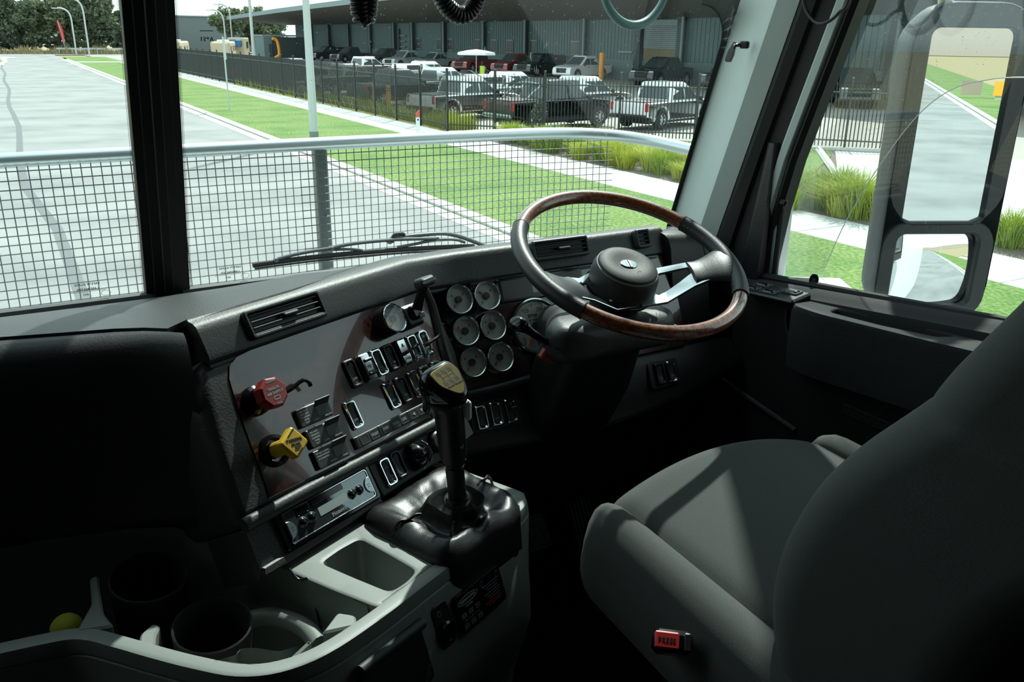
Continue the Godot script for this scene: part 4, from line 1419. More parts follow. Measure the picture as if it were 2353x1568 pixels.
# ------------------------------------------------------------------ console
func build_console() -> void:
	var t := thing("centre_console", "light grey moulded centre console with a square pocket and a cup tray", "console", FC * at(0.75, -1.5, -0.9))
	var I := at(0.75, -1.5, -0.9).affine_inverse()   # parts are given in the console frame
	# the wall that runs round the front: plan points (x, z)
	var plan := spline([Vector3(0.20, 0, -1.165), Vector3(0.33, 0, -1.09), Vector3(0.43, 0, -1.027), Vector3(0.462, 0, -0.998), Vector3(0.478, 0, -0.95), Vector3(0.494, 0, -0.89), Vector3(0.512, 0, -0.83), Vector3(0.535, 0, -0.772), Vector3(0.572, 0, -0.732), Vector3(0.63, 0, -0.708), Vector3(0.72, 0, -0.700), Vector3(0.86, 0, -0.700), Vector3(1.0, 0, -0.700), Vector3(1.088, 0, -0.704), Vector3(1.124, 0, -0.725), Vector3(1.136, 0, -0.77), Vector3(1.138, 0, -1.05)], 4)
	var secs := []
	var n := plan.size()
	for i in n:
		var d := (plan[mini(i + 1, n - 1)] - plan[maxi(i - 1, 0)]).normalized()
		var o := Vector3(-d.z, 0, d.x)   # outwards: towards the driver
		var ring := PackedVector3Array()
		var flare := (1.0 - smoothstep(1.02, 1.12, plan[i].x)) * smoothstep(0.42, 0.56, plan[i].x)
		for q in [[-0.026, -0.800], [-0.026, -0.762], [-0.023, -0.7585], [-0.008, -0.7575], [-0.002, -0.760], [0.0, -0.766], [0.0022, -0.7785], [0.0005, -0.780], [0.0005, -0.7822], [0.0026, -0.7837], [0.0188, -0.83], [0.0433, -0.90], [0.0485, -0.94], [0.030, -1.0], [-0.02, -1.12], [-0.05, -1.5]]:
			ring.append(I * (plan[i] + o * (q[0] if q[1] > -0.7845 or q[0] < 0.0 else 0.0026 + (q[0] - 0.0026) * flare) + Vector3.UP * q[1]))
		secs.append(ring)
	part("body", mb().loft(secs, false), M.grey_trim, t, 32.0)
	# top plate with the square pocket
	var po := PackedVector2Array([Vector2(0.742, -0.722), Vector2(0.735, -0.80), Vector2(0.728, -0.93), Vector2(0.80, -0.94), Vector2(0.90, -0.95), Vector2(0.885, -0.81), Vector2(0.870, -0.722), Vector2(0.80, -0.720)])
	var pi := PackedVector2Array([Vector2(0.778, -0.732), Vector2(0.774, -0.80), Vector2(0.772, -0.868), Vector2(0.815, -0.871), Vector2(0.857, -0.867), Vector2(0.850, -0.80), Vector2(0.842, -0.735), Vector2(0.81, -0.729)])
	var po2 := _round(po, 0.010)
	var pi2 := _round(pi, 0.012)
	var tp := mb()
	var flatten := Transform3D(I.basis * Basis(Vector3(1, 0, 0), Vector3(0, 0, 1), Vector3(0, 1, 0)), I.origin)
	tp.xf = flatten
	var a := []
	for q in [[po2, 0.0, -0.80], [po2, 0.0, -0.7605], [po2, 0.05, -0.7578], [pi2, -0.10, -0.7578], [pi2, 0.0, -0.7605], [pi2, 0.05, -0.775], [pi2, 0.13, -0.838], [pi2, 0.20, -0.8435]]:
		var c := Vector2(0.812, -0.80)
		var ring := PackedVector3Array()
		for p in q[0]:
			var pp: Vector2 = p.lerp(c, q[1])
			ring.append(Vector3(pp.x, pp.y, q[2]))
		a.append(ring)
	tp.loft(a, true, false)
	tp.cap(a[a.size() - 1])
	part("pocket_top", tp, M.grey_trim, t, 38.0)
	# deep cup tray to the left: back wall, floor, right wall
	var tr := []
	for q in [[0.10, -1.40], [0.30, -1.335], [0.42, -1.30], [0.52, -1.255], [0.60, -1.19], [0.68, -1.09], [0.722, -0.98], [0.734, -0.88], [0.738, -0.74]]:
		var x: float = q[0]
		var z: float = q[1]
		tr.append(PackedVector3Array([I * Vector3(x, -0.70 if x < 0.6 else (-0.73 if x < 0.70 else -0.762), z), I * Vector3(x - 0.004, -0.80, z + 0.012), I * Vector3(x - 0.012, -0.90, z + 0.03), I * Vector3(x - 0.03, -0.935, z + 0.06)]))
	part("tray_wall", mb().loft(tr, false), M.grey_trim, t, 50.0)
	part("tray_floor", mb(Transform3D(I.basis * Basis(Vector3(1, 0, 0), Vector3(0, 0, 1), Vector3(0, 1, 0)), I.origin)).poly(PackedVector2Array([Vector2(0.10, -1.40), Vector2(0.42, -1.30), Vector2(0.60, -1.18), Vector2(0.73, -0.95), Vector2(0.73, -0.73), Vector2(0.58, -0.745), Vector2(0.50, -0.86), Vector2(0.47, -1.01), Vector2(0.20, -1.18)]), -0.94, -0.93), M.grey_trim, t)
	# fins between the cups
	for q in [[[Vector2(0.468, -1.015), Vector2(0.505, -0.985), Vector2(0.512, -1.02), Vector2(0.545, -1.085), Vector2(0.560, -1.11), Vector2(0.548, -1.115), Vector2(0.515, -1.055)], -0.7575], [[Vector2(0.500, -0.925), Vector2(0.507, -0.90), Vector2(0.530, -0.930), Vector2(0.548, -0.945), Vector2(0.543, -0.957), Vector2(0.520, -0.950)], -0.765], [[Vector2(0.535, -0.822), Vector2(0.575, -0.735), Vector2(0.64, -0.745), Vector2(0.60, -0.765), Vector2(0.588, -0.795), Vector2(0.575, -0.812), Vector2(0.562, -0.806)], -0.7582], [[Vector2(0.66, -0.75), Vector2(0.70, -0.722), Vector2(0.715, -0.74), Vector2(0.705, -0.765)], -0.763]]:
		part("fin", mb(flatten).poly(_round(PackedVector2Array(q[0]), 0.006), -0.86, q[1], 0.003), M.grey_trim, t, 40.0)
	# a raised ring under the near cup
	part("cup_seat", mb(I).tube(spline([Vector3(0.655, -0.835, -0.94), Vector3(0.69, -0.82, -0.90), Vector3(0.702, -0.818, -0.84), Vector3(0.69, -0.82, -0.79)], 5), 0.014, 10), M.grey_trim, t)
	# ash drawer
	var dr := part("drawer", mb(I * at(0.728, -0.8456, -0.6795, 0, -19)).poly(rrect(0.132, 0.092, 0.012, 4), -0.02, 0.006, 0.004), M.dash_dark, t, 40.0, "dark drawer with a rolled pull lip")
	part("pull", mb(I).tube([Vector3(0.666, -0.800, -0.686), Vector3(0.794, -0.802, -0.686)], 0.0085, 10), M.panel_plastic, dr)
	# power socket
	var so := part("power_socket", mb(I * at(0.836, -0.832, -0.6845, 0, -19)).poly(rrect(0.040, 0.072, 0.012, 5), -0.02, 0.006, 0.003), M.black, t, 40.0, "black power socket plate")
	part("cap", mb(I * at(0.836, -0.840, -0.6765, 0, -19)).lathez([Vector2(0.017, 0.0), Vector2(0.0165, 0.007), Vector2(0.013, 0.009), Vector2(0.012, 0.006), Vector2(0.0, 0.006)], 24), M.black_gloss, so)
	part("symbol", mb(I * at(0.832, -0.811, -0.6855, 0, -19)).lathez([Vector2(0.0045, 0), Vector2(0.0045, 0.0004), Vector2(0.0033, 0.0004), Vector2(0.0033, 0)], 16), M.grey_print, so)
	# shift pattern plate
	var pl := part("shift_plate", mb(I * at(0.921, -0.8315, -0.6740, 0, -19)).poly(rrect(0.114, 0.060, 0.006, 4), -0.02, 0.0025, 0.0008), M.black_gloss, t, 30.0, "black plate with the white gear shift pattern")
	var pb := I * at(0.921, -0.8315, -0.6740, 0, -19) * at(0, 0, 0.0029)
	part("badge_ring", mb(pb * at(-0.030, 0.018, 0)).frame(arc_oval(0.025, 0.0062, 28), arc_oval(0.0238, 0.0052, 28), 0, 0.0004), M.white_print, pl)
	letters("FREIGHTLINER", 0.0056, M.white_print, pl, pb * at(-0.030, 0.018, 0))
	letters("10 SPEED", 0.0042, M.white_print, pl, pb * at(-0.030, 0.008, 0))
	var nums := [["R", "4/9", "5/10"], ["1/6", "2/7", "3/8"]]
	for r in 2:
		for k in 3:
			var x := -0.047 + k * 0.017
			var y := -0.003 - r * 0.017
			part("gate_box", mb(pb * at(x, y, 0)).box(Vector3.ZERO, Vector3(0.011, 0.007, 0.0005)), M.grey_print, pl)
			letters(nums[r][k], 0.0048, M.black_print, pl, pb * at(x, y, 0.0003))
	for k in 3:
		part("gate_line", mb(pb * at(-0.047 + k * 0.017, -0.0115, 0)).box(Vector3.ZERO, Vector3(0.0008, 0.010, 0.0004)), M.grey_print, pl)
	part("gate_line", mb(pb * at(-0.030, -0.0115, 0)).box(Vector3.ZERO, Vector3(0.034, 0.0008, 0.0004)), M.grey_print, pl)
	for k in 8:
		part("text_line", mb(pb * at(0.026 + 0.002 * (k % 3), 0.014 - k * 0.0045, 0)).box(Vector3.ZERO, Vector3(0.040 - 0.006 * (k % 3), 0.0013, 0.0004)), M.grey_print if k < 6 else M.red_print, pl)
	for q in [[0.008, 0.021], [0.046, 0.019]]:
		part("gate_icon", mb(pb * at(q[0], q[1], 0)).frame(rrect(0.007, 0.010, 0.002, 3), rrect(0.0055, 0.0085, 0.0015, 3), 0, 0.0004), M.grey_print, pl)
	# two dark cups sitting in the tray
	for q in [[Vector3(0.600, -0.755, -1.045), 0.056, 0.15, "tall black cup insert at the back of the console tray"], [Vector3(0.597, -0.775, -0.900), 0.054, 0.14, "black cup insert nearest the front lip of the console tray"]]:
		var cup := mb()
		var r: float = q[1]
		var hh: float = q[2]
		cup.lathe([Vector2(0.0, -hh + 0.006), Vector2(r * 0.80, -hh + 0.006), Vector2(r * 0.93, -0.004), Vector2(r * 0.96, 0.0), Vector2(r, -0.002), Vector2(r * 0.99, -0.012), Vector2(r * 0.86, -hh), Vector2(0.0, -hh)], 36)
		single("cup", cup, M.rubber, q[3], "cup", "", FC * Transform3D(Basis(Vector3(1, 0, 0.3).normalized(), deg_to_rad(9.0)), q[0]))
	# thin black lead lying down into the tray
	var ld := mb()
	var lp := []
	for p in [Vector3(0.727, -0.752, -0.886), Vector3(0.728, -0.764, -0.868), Vector3(0.7345, -0.762, -0.852), Vector3(0.733, -0.80, -0.842), Vector3(0.715, -0.835, -0.81), Vector3(0.695, -0.85, -0.775), Vector3(0.672, -0.88, -0.765), Vector3(0.64, -0.905, -0.785), Vector3(0.60, -0.915, -0.80)]:
		lp.append(p)
	ld.tube(spline(lp, 6), 0.0016, 6)
	single("cable", ld, M.black, "thin black cable hanging from the stereo into the console tray", "cable", "", FC)
	# things left in the tray
	var fz := FC * Vector3(0.485, -0.79, -1.075)
	var fm := mb()
	var rings := []
	for k in 9:
		var g := PI * k / 8.0
		rings.append(Vector2(sin(g) * 0.022, -cos(g) * 0.018))
	fm.lathe(rings, 20)
	single("foam_plug", fm, M.yellow_foam, "small rounded yellow foam cap lying at the edge of the console tray", "foam cap", "", Transform3D(Basis(Vector3(1, 0, 0.4).normalized(), 0.5), fz))
	single("card_box", mb().box(Vector3.ZERO, Vector3(0.055, 0.05, 0.03), 0.002), M.bark, "small dark brown box lying in the console tray", "box", "", FC * at(0.43, -0.86, -1.12, 20, 0, 12))
	part("strap", mb().box(Vector3(0, 0, 0.0155), Vector3(0.055, 0.008, 0.001)), M.black, get_node("card_box"))


func _round(o: PackedVector2Array, r: float) -> PackedVector2Array:
	var out := PackedVector2Array()
	var n := o.size()
	for i in n:
		var p := o[i]
		var a := o[(i + n - 1) % n] - p
		var b := o[(i + 1) % n] - p
		var ra := minf(r, a.length() * 0.45)
		var rb := minf(r, b.length() * 0.45)
		var s := p + a.normalized() * ra
		var e := p + b.normalized() * rb
		for k in 4:
			var f := k / 3.0
			out.append(s.lerp(p, f).lerp(p.lerp(e, f), f))
	return out


# ------------------------------------------------------------------ gear lever
func build_gear_lever() -> void:
	var base := FC * Vector3(0.985, -0.76, -0.805)
	var t := thing("gear_lever", "black gear lever with a gold shift badge on its knob and a leather boot", "gear lever", Transform3D(Basis(), base))
	var I := t.transform.affine_inverse()
	# wrinkled boot: rings from the console edge up to the stick
	var stick0 := Vector3(0.565, -0.715, -1.105)
	var rim := _round(PackedVector2Array([Vector2(0.860, -0.690), Vector2(1.080, -0.690), Vector2(1.110, -0.80), Vector2(1.135, -0.895), Vector2(1.00, -0.905), Vector2(0.882, -0.905)]), 0.045)
	# make the ring even
	var ring2 := PackedVector2Array()
	var total := 0.0
	for i in rim.size():
		total += rim[i].distance_to(rim[(i + 1) % rim.size()])
	var N := 96
	var acc := 0.0
	var k2 := 0
	for i in rim.size():
		var p := rim[i]
		var q := rim[(i + 1) % rim.size()]
		var L := p.distance_to(q)
		while k2 < N and k2 * total / N < acc + L:
			ring2.append(p.lerp(q, (k2 * total / N - acc) / maxf(L, 1e-6)))
			k2 += 1
		acc += L
	var cs: Vector3 = FC.affine_inverse() * stick0
	var noise := FastNoiseLite.new()
	noise.seed = 4
	noise.frequency = 9.0
	var secs := []
	for s in [[-0.05, -0.835, 0.0], [-0.02, -0.800, 0.0], [-0.008, -0.772, 0.0025], [0.02, -0.752, 0.006], [0.09, -0.739, 0.009], [0.20, -0.732, 0.011], [0.32, -0.733, 0.012], [0.42, -0.740, 0.012], [0.50, -0.744, 0.010], [0.56, -0.741, 0.008], [0.62, -0.728, 0.006], [0.68, -0.716, 0.005], [0.73, -0.712, 0.004], [0.77, -0.718, 0.003], [0.80, -0.733, 0.003], [0.84, -0.738, 0.002], [0.88, -0.722, 0.002], [0.90, -0.705, 0.001]]:
		var ring := PackedVector3Array()
		for i in ring2.size():
			var f: float = s[0]
			var c := Vector2(cs.x, cs.z)
			var p := ring2[i].lerp(c, maxf(f, 0.0)) + (ring2[i] - c).normalized() * maxf(-f, 0.0) * 0.12
			if f > 0.6:
				var dir := (ring2[i] - c).normalized()
				p = p.lerp(c + dir * lerpf(0.075, 0.019, (f - 0.6) / 0.3), smoothstep(0.6, 0.8, f))
			var w: float = noise.get_noise_3d(p.x * 1.3, f * 0.25, p.y * 1.3) + 0.5 * noise.get_noise_3d(p.x * 3.0 + 5.0, f * 0.5, p.y * 3.0)
			var fold := sin(atan2(p.y - c.y, p.x - c.x) * 5.0 + f * 5.0) * 0.5
			var y: float = s[1] + (w * 0.55 + fold * 0.75) * s[2]
			if f <= 0.0:
				y += 0.02 * smoothstep(0.95, 1.12, p.x) * (1.0 if f > -0.03 else 0.3)
			ring.append(I * FC * Vector3(p.x, y, p.y))
		secs.append(ring)
	part("boot", mb().loft(secs, true, false), M.gaiter, t, 75.0, "creased black leather boot")
	# sewn seams on the boot
	for q in [[0.878, -0.82], [0.905, -0.72], [1.115, -0.79]]:
		var sm := []
		for k in 7:
			var f := k / 6.0
			var x := lerpf(q[0], cs.x, f * 0.45)
			var z := lerpf(q[1], cs.z, f * 0.45)
			sm.append(I * FC * Vector3(x, -0.7545 + 0.030 * sin(minf(1.0, f * 2.2) * PI * 0.5) + 0.003 * sin(f * 9.0), z))
		part("seam", mb().tube(spline(sm, 4), 0.0026, 6), M.gaiter, t)
	# stick: lower rod, upper sleeve
	var top := Vector3(0.524, -0.500, -1.056)
	var mid := stick0.lerp(top, 0.42)
	var d := (top - stick0).normalized()
	part("stick", mb(I).tube([stick0 - d * 0.03, stick0.lerp(top, 0.2), mid], 0.0150, 18), M.black, t)
	part("boot_collar", mb(I).tube(_ring_path(stick0 + d * 0.004, d, 0.019, 22), 0.0045, 8, true), M.rubber, t)
	part("sleeve_ring", mb(I).tube([mid - d * 0.010, mid - d * 0.003, mid], [0.0165, 0.019, 0.0192], 20), M.black_gloss, t)
	part("sleeve", mb(I).tube([mid, mid + d * 0.012, mid + d * 0.09, top - d * 0.018], [0.0185, 0.0215, 0.0225, 0.0230], 24), M.black, t, 40.0)
	part("screw", mb(I * Transform3D(_facing(Vector3(0.15, 0.1, 1.0)), mid.lerp(top, 0.28) + Vector3(0.006, 0, 0.0205))).lathez([Vector2(0.0034, 0.0), Vector2(0.003, 0.0012), Vector2(0.0018, 0.0012), Vector2(0.0016, 0.0), Vector2(0.0, 0.0)], 14), M.steel, t)
	# knob: tilted, broad at the front, with a badge on the sloping top
	var nf := Vector3(0.10, 0.78, 0.62).normalized()
	var xr := Vector3(0.92, 0.0, -0.39)
	xr = (xr - nf * xr.dot(nf)).normalized()
	var kb := Basis(xr, nf.cross(xr), nf)
	var kc := Vector3(0.517, -0.481, -1.050)
	var outl := _round(PackedVector2Array([Vector2(-0.026, 0.033), Vector2(0.026, 0.036), Vector2(0.036, 0.012), Vector2(0.026, -0.026), Vector2(0.012, -0.040), Vector2(-0.004, -0.038), Vector2(-0.026, -0.016), Vector2(-0.036, 0.012)]), 0.014)
	var ks := []
	for s in [[-0.055, 0.56, -0.010], [-0.040, 0.62, -0.008], [-0.026, 0.80, -0.004], [-0.012, 0.96, 0.0], [-0.002, 1.0, 0.0], [0.006, 0.97, 0.0], [0.012, 0.88, 0.0], [0.0155, 0.74, 0.0], [0.0165, 0.4, 0.0]]:
		var ring := PackedVector3Array()
		for p in outl:
			ring.append(Vector3(p.x * s[1], p.y * s[1] + s[2], s[0]))
		ks.append(ring)
	var knob := part("knob", mb().loft(ks), M.black_gloss, t, 60.0)
	knob.transform = I * Transform3D(kb, kc)
	part("neck", mb(I).tube([top - d * 0.020, top - d * 0.004, kc - Vector3(0, 0.012, 0)], [0.0235, 0.027, 0.030], 24), M.black, t, 50.0)
	part("range_button", mb(I).box(kc + Vector3(0.036, -0.045, 0.004), Vector3(0.008, 0.032, 0.014), 0.003), M.marker_white, t, 40.0, "white splitter button")
	var bo := _round(PackedVector2Array([Vector2(-0.0235, 0.021), Vector2(0.020, 0.024), Vector2(0.0265, 0.008), Vector2(0.016, -0.020), Vector2(0.006, -0.030), Vector2(-0.004, -0.027), Vector2(-0.022, -0.004)]), 0.008)
	var bd := part("badge", mb().poly(bo, 0.0140, 0.0182, 0.0012), M.gold, knob, 30.0, "gold shift pattern badge")
	for r in 2:
		for k in 3:
			var x := -0.010 + k * 0.011 + r * 0.001
			part("gear_mark", mb(at(x, 0.014 - r * 0.018, 0.0183)).box(Vector3.ZERO, Vector3(0.008, 0.007, 0.0004)), M.black_print, knob)
			letters(["R", "4", "5", "1", "2", "3"][r * 3 + k], 0.0055, M.gold, knob, at(x, 0.014 - r * 0.018, 0.0186))
	part("gate_mark", mb(at(0.002, 0.0055, 0.0183)).box(Vector3.ZERO, Vector3(0.022, 0.0008, 0.0004)), M.black_print, knob)
	for k in 3:
		part("gate_mark", mb(at(-0.009 + k * 0.011, 0.005, 0.0183)).box(Vector3.ZERO, Vector3(0.0008, 0.011, 0.0004)), M.black_print, knob)
	letters("Road Ranger", 0.0045, M.black_print, knob, at(0.003, -0.0115, 0.0184), "Droid Serif")


func _ring_path(c: Vector3, axis: Vector3, r: float, n: int) -> PackedVector3Array:
	var u := axis.cross(Vector3.RIGHT).normalized()
	var w := axis.cross(u)
	var o := PackedVector3Array()
	for k in n:
		o.append(c + (u * cos(TAU * k / n) + w * sin(TAU * k / n)) * r)
	return o


func _facing(z: Vector3) -> Basis:
	z = z.normalized()
	var x := Vector3.UP.cross(z).normalized()
	return Basis(x, z.cross(x), z)


# ------------------------------------------------------------------ driver's seat
func seat_y(x: float, z: float) -> float:
	return -0.668 - 0.80 * pow(x - 1.02, 2.0) - 0.055 * (z + 0.99)


func build_seat() -> void:
	var t := thing("driver_seat", "dark grey cloth driver's seat with padded bolsters and a tall backrest", "seat", at(1.02, -1.5, -0.75))
	var I := t.transform.affine_inverse()
	# centre panel of the cushion
	var cu := mb(I)
	cu.grid(func(u: float, v: float) -> Vector3:
		var x := lerpf(0.788, 1.255, u)
		var s := lerpf(-0.16, 0.46, v)
		var z := -0.985 + maxf(s, 0.0)
		var y := seat_y(x, z)
		if s < 0.03:
			var a := clampf((0.03 - s) / 0.19, 0.0, 1.0)
			z = -0.955 - 0.045 * sin(minf(a * 2.4, 1.0) * PI * 0.5) - 0.01 * sin(PI * u)
			y = seat_y(x, -0.955) - 0.13 * pow(a, 1.5)
		var e := minf(u, 1.0 - u)
		y -= 0.012 * pow(1.0 - minf(e / 0.06, 1.0), 2.0)
		return Vector3(x, y, z), 44, 56)
	part("cushion", cu, M.cloth, t, 60.0)
	# bolsters: rounded rolls along both sides
	for sd in [-1.0, 1.0]:
		var secs := []
		for k in 22:
			var f := k / 21.0
			var z := lerpf(-0.998, -0.50, f)
			var xin: float = 1.02 + sd * 0.232
			var y0 := seat_y(0.788, z) + 0.004
			var nose := sqrt(clampf(1.0 - pow(1.0 - minf(f / 0.14, 1.0), 2.0), 0.0, 1.0))
			var ring := PackedVector3Array()
			var wid := lerpf(0.030, 0.088, nose) * lerpf(0.9, 1.12, f)
			var hgt := lerpf(0.02, 0.13, nose)
			y0 -= 0.045 * (1.0 - nose)
			for q in [[0.0, -0.012], [0.10, 0.002], [0.26, 0.012], [0.45, 0.013], [0.64, 0.004], [0.80, -0.016], [0.92, -0.045], [1.0, -0.085], [1.0, -0.115], [0.94, -0.135], [0.5, -0.14], [0.0, -0.10]]:
				var yy: float = q[1]
				if yy < -0.02:
					yy = maxf(yy, -hgt) if yy > -0.13 else yy * hgt / 0.13
				ring.append(I * Vector3(xin + sd * wid * q[0], y0 + yy * (1.0 if yy < 0 else nose), z))
			secs.append(ring)
		part("bolster", mb().loft(secs), M.cloth_side, t, 60.0)
	# piping in the seam
	for sd in [-1.0, 1.0]:
		var pp := []
		for k in 14:
			var z := lerpf(-0.965, -0.52, k / 13.0)
			pp.append(I * Vector3(1.02 + sd * 0.2325, seat_y(0.788, z) - 0.0065, z))
		part("piping", mb().tube(pp, 0.0026, 6), M.cloth_back, t)
	# underside and pedestal
	part("pan", mb(I).box(Vector3(1.02, -0.86, -0.74), Vector3(0.50, 0.11, 0.44), 0.03), M.dash_dark, t)
	part("pedestal", mb(I).box(Vector3(1.02, -1.20, -0.70), Vector3(0.40, 0.60, 0.38), 0.02), M.rubber, t)
	# backrest
	var bk := []
	var tab := [[-0.84, -0.545], [-0.78, -0.575], [-0.72, -0.605], [-0.66, -0.618], [-0.60, -0.615], [-0.54, -0.598], [-0.48, -0.572], [-0.42, -0.532], [-0.375, -0.495], [-0.345, -0.470], [-0.328, -0.462], [-0.30, -0.448], [-0.26, -0.424], [-0.20, -0.388], [-0.10, -0.335], [0.0, -0.300], [0.08, -0.29]]
	var tc := []
	for q in tab:
		tc.append(Vector3(0, q[0], q[1]))
	for q in spline(tc, 3):
		var y: float = q.y
		var zf: float = q.z
		var w := 0.59 if y < -0.34 else 0.575
		var dp := 0.24 if y < -0.34 else 0.22
		var ring := PackedVector3Array()
		for p in rrect(w, dp, 0.075, 9):
			# the side wings stand forward of the middle
			var wing := 0.045 * smoothstep(0.10, 0.24, absf(p.x)) if p.y > 0.0 else 0.0
			ring.append(I * Vector3(1.022 + p.x, y - (0.02 if p.y < 0.0 else 0.0), zf + dp * 0.5 - p.y - wing + 0.035))
		bk.append(ring)
	part("backrest", mb().loft(bk), M.cloth_back, t, 60.0)
	# buckle on its stalk beside the cushion
	var b := thing("seat_belt_buckle", "seat belt buckle with a red press button beside the seat cushion", "buckle", Transform3D(Basis(Vector3(0.80, -0.05, 0.60).normalized(), Vector3(-0.44, 0.72, 0.54).normalized(), Vector3(-0.46, -0.69, 0.56).normalized()).orthonormalized(), Vector3(0.668, -0.748, -0.695)))
	part("case", mb().box(Vector3(0.003, -0.012, 0), Vector3(0.052, 0.036, 0.030), 0.007), M.black_gloss, b)
	part("slot", mb().box(Vector3(0.021, 0.004, 0), Vector3(0.010, 0.006, 0.024), 0.002), M.recess, b)
	part("button", mb(at(-0.006, 0.0055, 0.0)).box(Vector3.ZERO, Vector3(0.032, 0.006, 0.022), 0.002), M.buckle_red, b)
	letters("PRESS", 0.0085, M.black_print, b, at(-0.006, 0.0087, 0.0, 0, -90))
	part("stalk", mb().tube([Vector3(0.006, -0.026, 0), Vector3(0.02, -0.10, 0.0), Vector3(0.03, -0.16, -0.02)], 0.009, 8), M.black, b)


# ------------------------------------------------------------------ driver's door trim
func build_door() -> void:
	var t := Node3D.new()
	t.name = "door_1"
	add_child(t)
	tag(t, "dark moulded driver's door trim with an armrest pull cup under the side window", "door")
	t.set_meta("kind", "structure")
	# card
	var secs := []
	for k in 12:
		var z := lerpf(-1.42, -0.56, k / 11.0)
		var ys := -0.532 + 0.105 * (z + 1.37)
		secs.append(PackedVector3Array([Vector3(1.53, ys + 0.004, z), Vector3(1.512, ys + 0.004, z), Vector3(1.498, ys - 0.006, z), Vector3(1.482, ys - 0.014, z), Vector3(1.478, ys - 0.03, z), Vector3(1.476, ys - 0.12, z), Vector3(1.480, -0.80, z), Vector3(1.470, -0.95, z), Vector3(1.47, -1.48, z), Vector3(1.53, -1.48, z)]))
	part("door_card", mb().loft(secs), M.door, t, 40.0)
	part("sill_rubber", mb().tube([Vector3(1.528, -0.525, -1.39), Vector3(1.528, -0.449, -0.56)], 0.009, 8), M.rubber, t)
	part("glass_wiper", mb().tube([Vector3(1.548, -0.528, -1.39), Vector3(1.548, -0.452, -0.56)], 0.006, 8), M.grey_print, t)
	# armrest with its pull cup
	var o := _round(PackedVector2Array([Vector2(-1.245, 1.490), Vector2(-1.215, 1.425), Vector2(-1.13, 1.405), Vector2(-0.85, 1.400), Vector2(-0.62, 1.410), Vector2(-0.58, 1.490), Vector2(-0.80, 1.492), Vector2(-1.1, 1.492)]), 0.03)
	var inn := _round(PackedVector2Array([Vector2(-1.135, 1.476), Vector2(-1.125, 1.447), Vector2(-1.10, 1.436), Vector2(-0.99, 1.430), Vector2(-0.89, 1.438), Vector2(-0.868, 1.474), Vector2(-0.95, 1.479), Vector2(-1.06, 1.479)]), 0.012)
	var rings := []
	var Y := func(z: float) -> float: return -0.533 + 0.075 * (z + 1.22)
	var c := Vector2(-1.0, 1.456)
	for q in [[o, 0.02, -0.14], [o, 0.0, -0.10], [o, 0.0, -0.012], [o, 0.012, -0.004], [o, 0.03, 0.0], [inn, -0.12, 0.0], [inn, -0.03, -0.002], [inn, 0.0, -0.006], [inn, 0.06, -0.05], [inn, 0.12, -0.055]]:
		var ring := PackedVector3Array()
		for p in q[0]:
			var pp: Vector2 = p.lerp(c, q[1])
			ring.append(Vector3(pp.y, Y.call(pp.x) + q[2], pp.x))
		rings.append(ring)
	var ar := mb()
	ar.loft(rings, true, false)
	ar.cap(rings[rings.size() - 1])
	part("armrest", ar, M.door, t, 40.0)
	part("screw", mb(Transform3D(Basis(Vector3.UP, deg_to_rad(-90.0)), Vector3(1.4755, -0.60, -1.19))).lathez([Vector2(0.010, 0), Vector2(0.009, 0.001), Vector2(0.006, -0.003), Vector2(0, -0.003)], 16), M.recess, t)
	part("lower_edge", mb().tube(spline([Vector3(1.474, -0.565, -1.262), Vector3(1.472, -0.61, -1.252), Vector3(1.470, -0.632, -1.21), Vector3(1.468, -0.64, -1.14)], 5), 0.004, 6), M.panel_plastic, t)
	part("trim_strip", mb().tube([Vector3(1.474, -0.795, -1.44), Vector3(1.474, -0.835, -1.195)], 0.0065, 8), M.panel_plastic, t)
	part("speaker_grille", mb().box(Vector3(1.474, -0.735, -1.02), Vector3(0.008, 0.026, 0.12), 0.003), M.panel_plastic, t)
	for k in 12:
		part("grille_hole", mb().box(Vector3(1.4695, -0.729 - 0.010 * (k % 2), -1.07 + 0.009 * k), Vector3(0.001, 0.004, 0.004)), M.recess, t)
	part("latch", mb().box(Vector3(1.468, -0.66, -0.86), Vector3(0.012, 0.006, 0.03), 0.002), M.steel, t)
	# switch pod: mirror and window switches
	var tilt := Basis(Vector3(1, 0, 0), Vector3(0, 1, 0), Vector3(0, 0, 1)) * Basis(Vector3.FORWARD, deg_to_rad(-10.0)) * Basis(Vector3.RIGHT, deg_to_rad(-5.0))
	var pod := part("switch_pod", mb().box(Vector3.ZERO, Vector3(0.060, 0.012, 0.165), 0.004), M.black, t, 35.0)
	pod.transform = Transform3D(tilt, Vector3(1.462, -0.534, -1.295))
	for q in [[-0.014, -0.052], [-0.014, 0.0], [0.014, -0.045], [0.010, 0.045]]:
		var s := part("door_switch", mb(Transform3D(Basis(Vector3.RIGHT, deg_to_rad(-90.0)), Vector3(q[0], 0.006, q[1]))).frame(rrect(0.024, 0.046, 0.004, 3), rrect(0.017, 0.037, 0.005, 3), 0.0, 0.004, 0.0015), M.panel_plastic, pod, 35.0)
		part("key", mb(Transform3D(Basis(Vector3.RIGHT, deg_to_rad(-90.0)), Vector3(q[0], 0.008, q[1]))).poly(rrect(0.016, 0.034, 0.006, 4), 0.0, 0.004, 0.003), M.black_gloss, s, 50.0)
	# stop tab on the sill and clip on the window channel
	var tab := part("sill_tab", mb(Transform3D(Basis(Vector3.UP, deg_to_rad(-60.0)), Vector3(1.53, -0.505, -1.245))).poly(_round(PackedVector2Array([Vector2(-0.010, -0.015), Vector2(0.010, -0.015), Vector2(0.010, 0.010), Vector2(0.005, 0.019), Vector2(-0.005, 0.019), Vector2(-0.010, 0.010)]), 0.004), -0.002, 0.002), M.black, t)
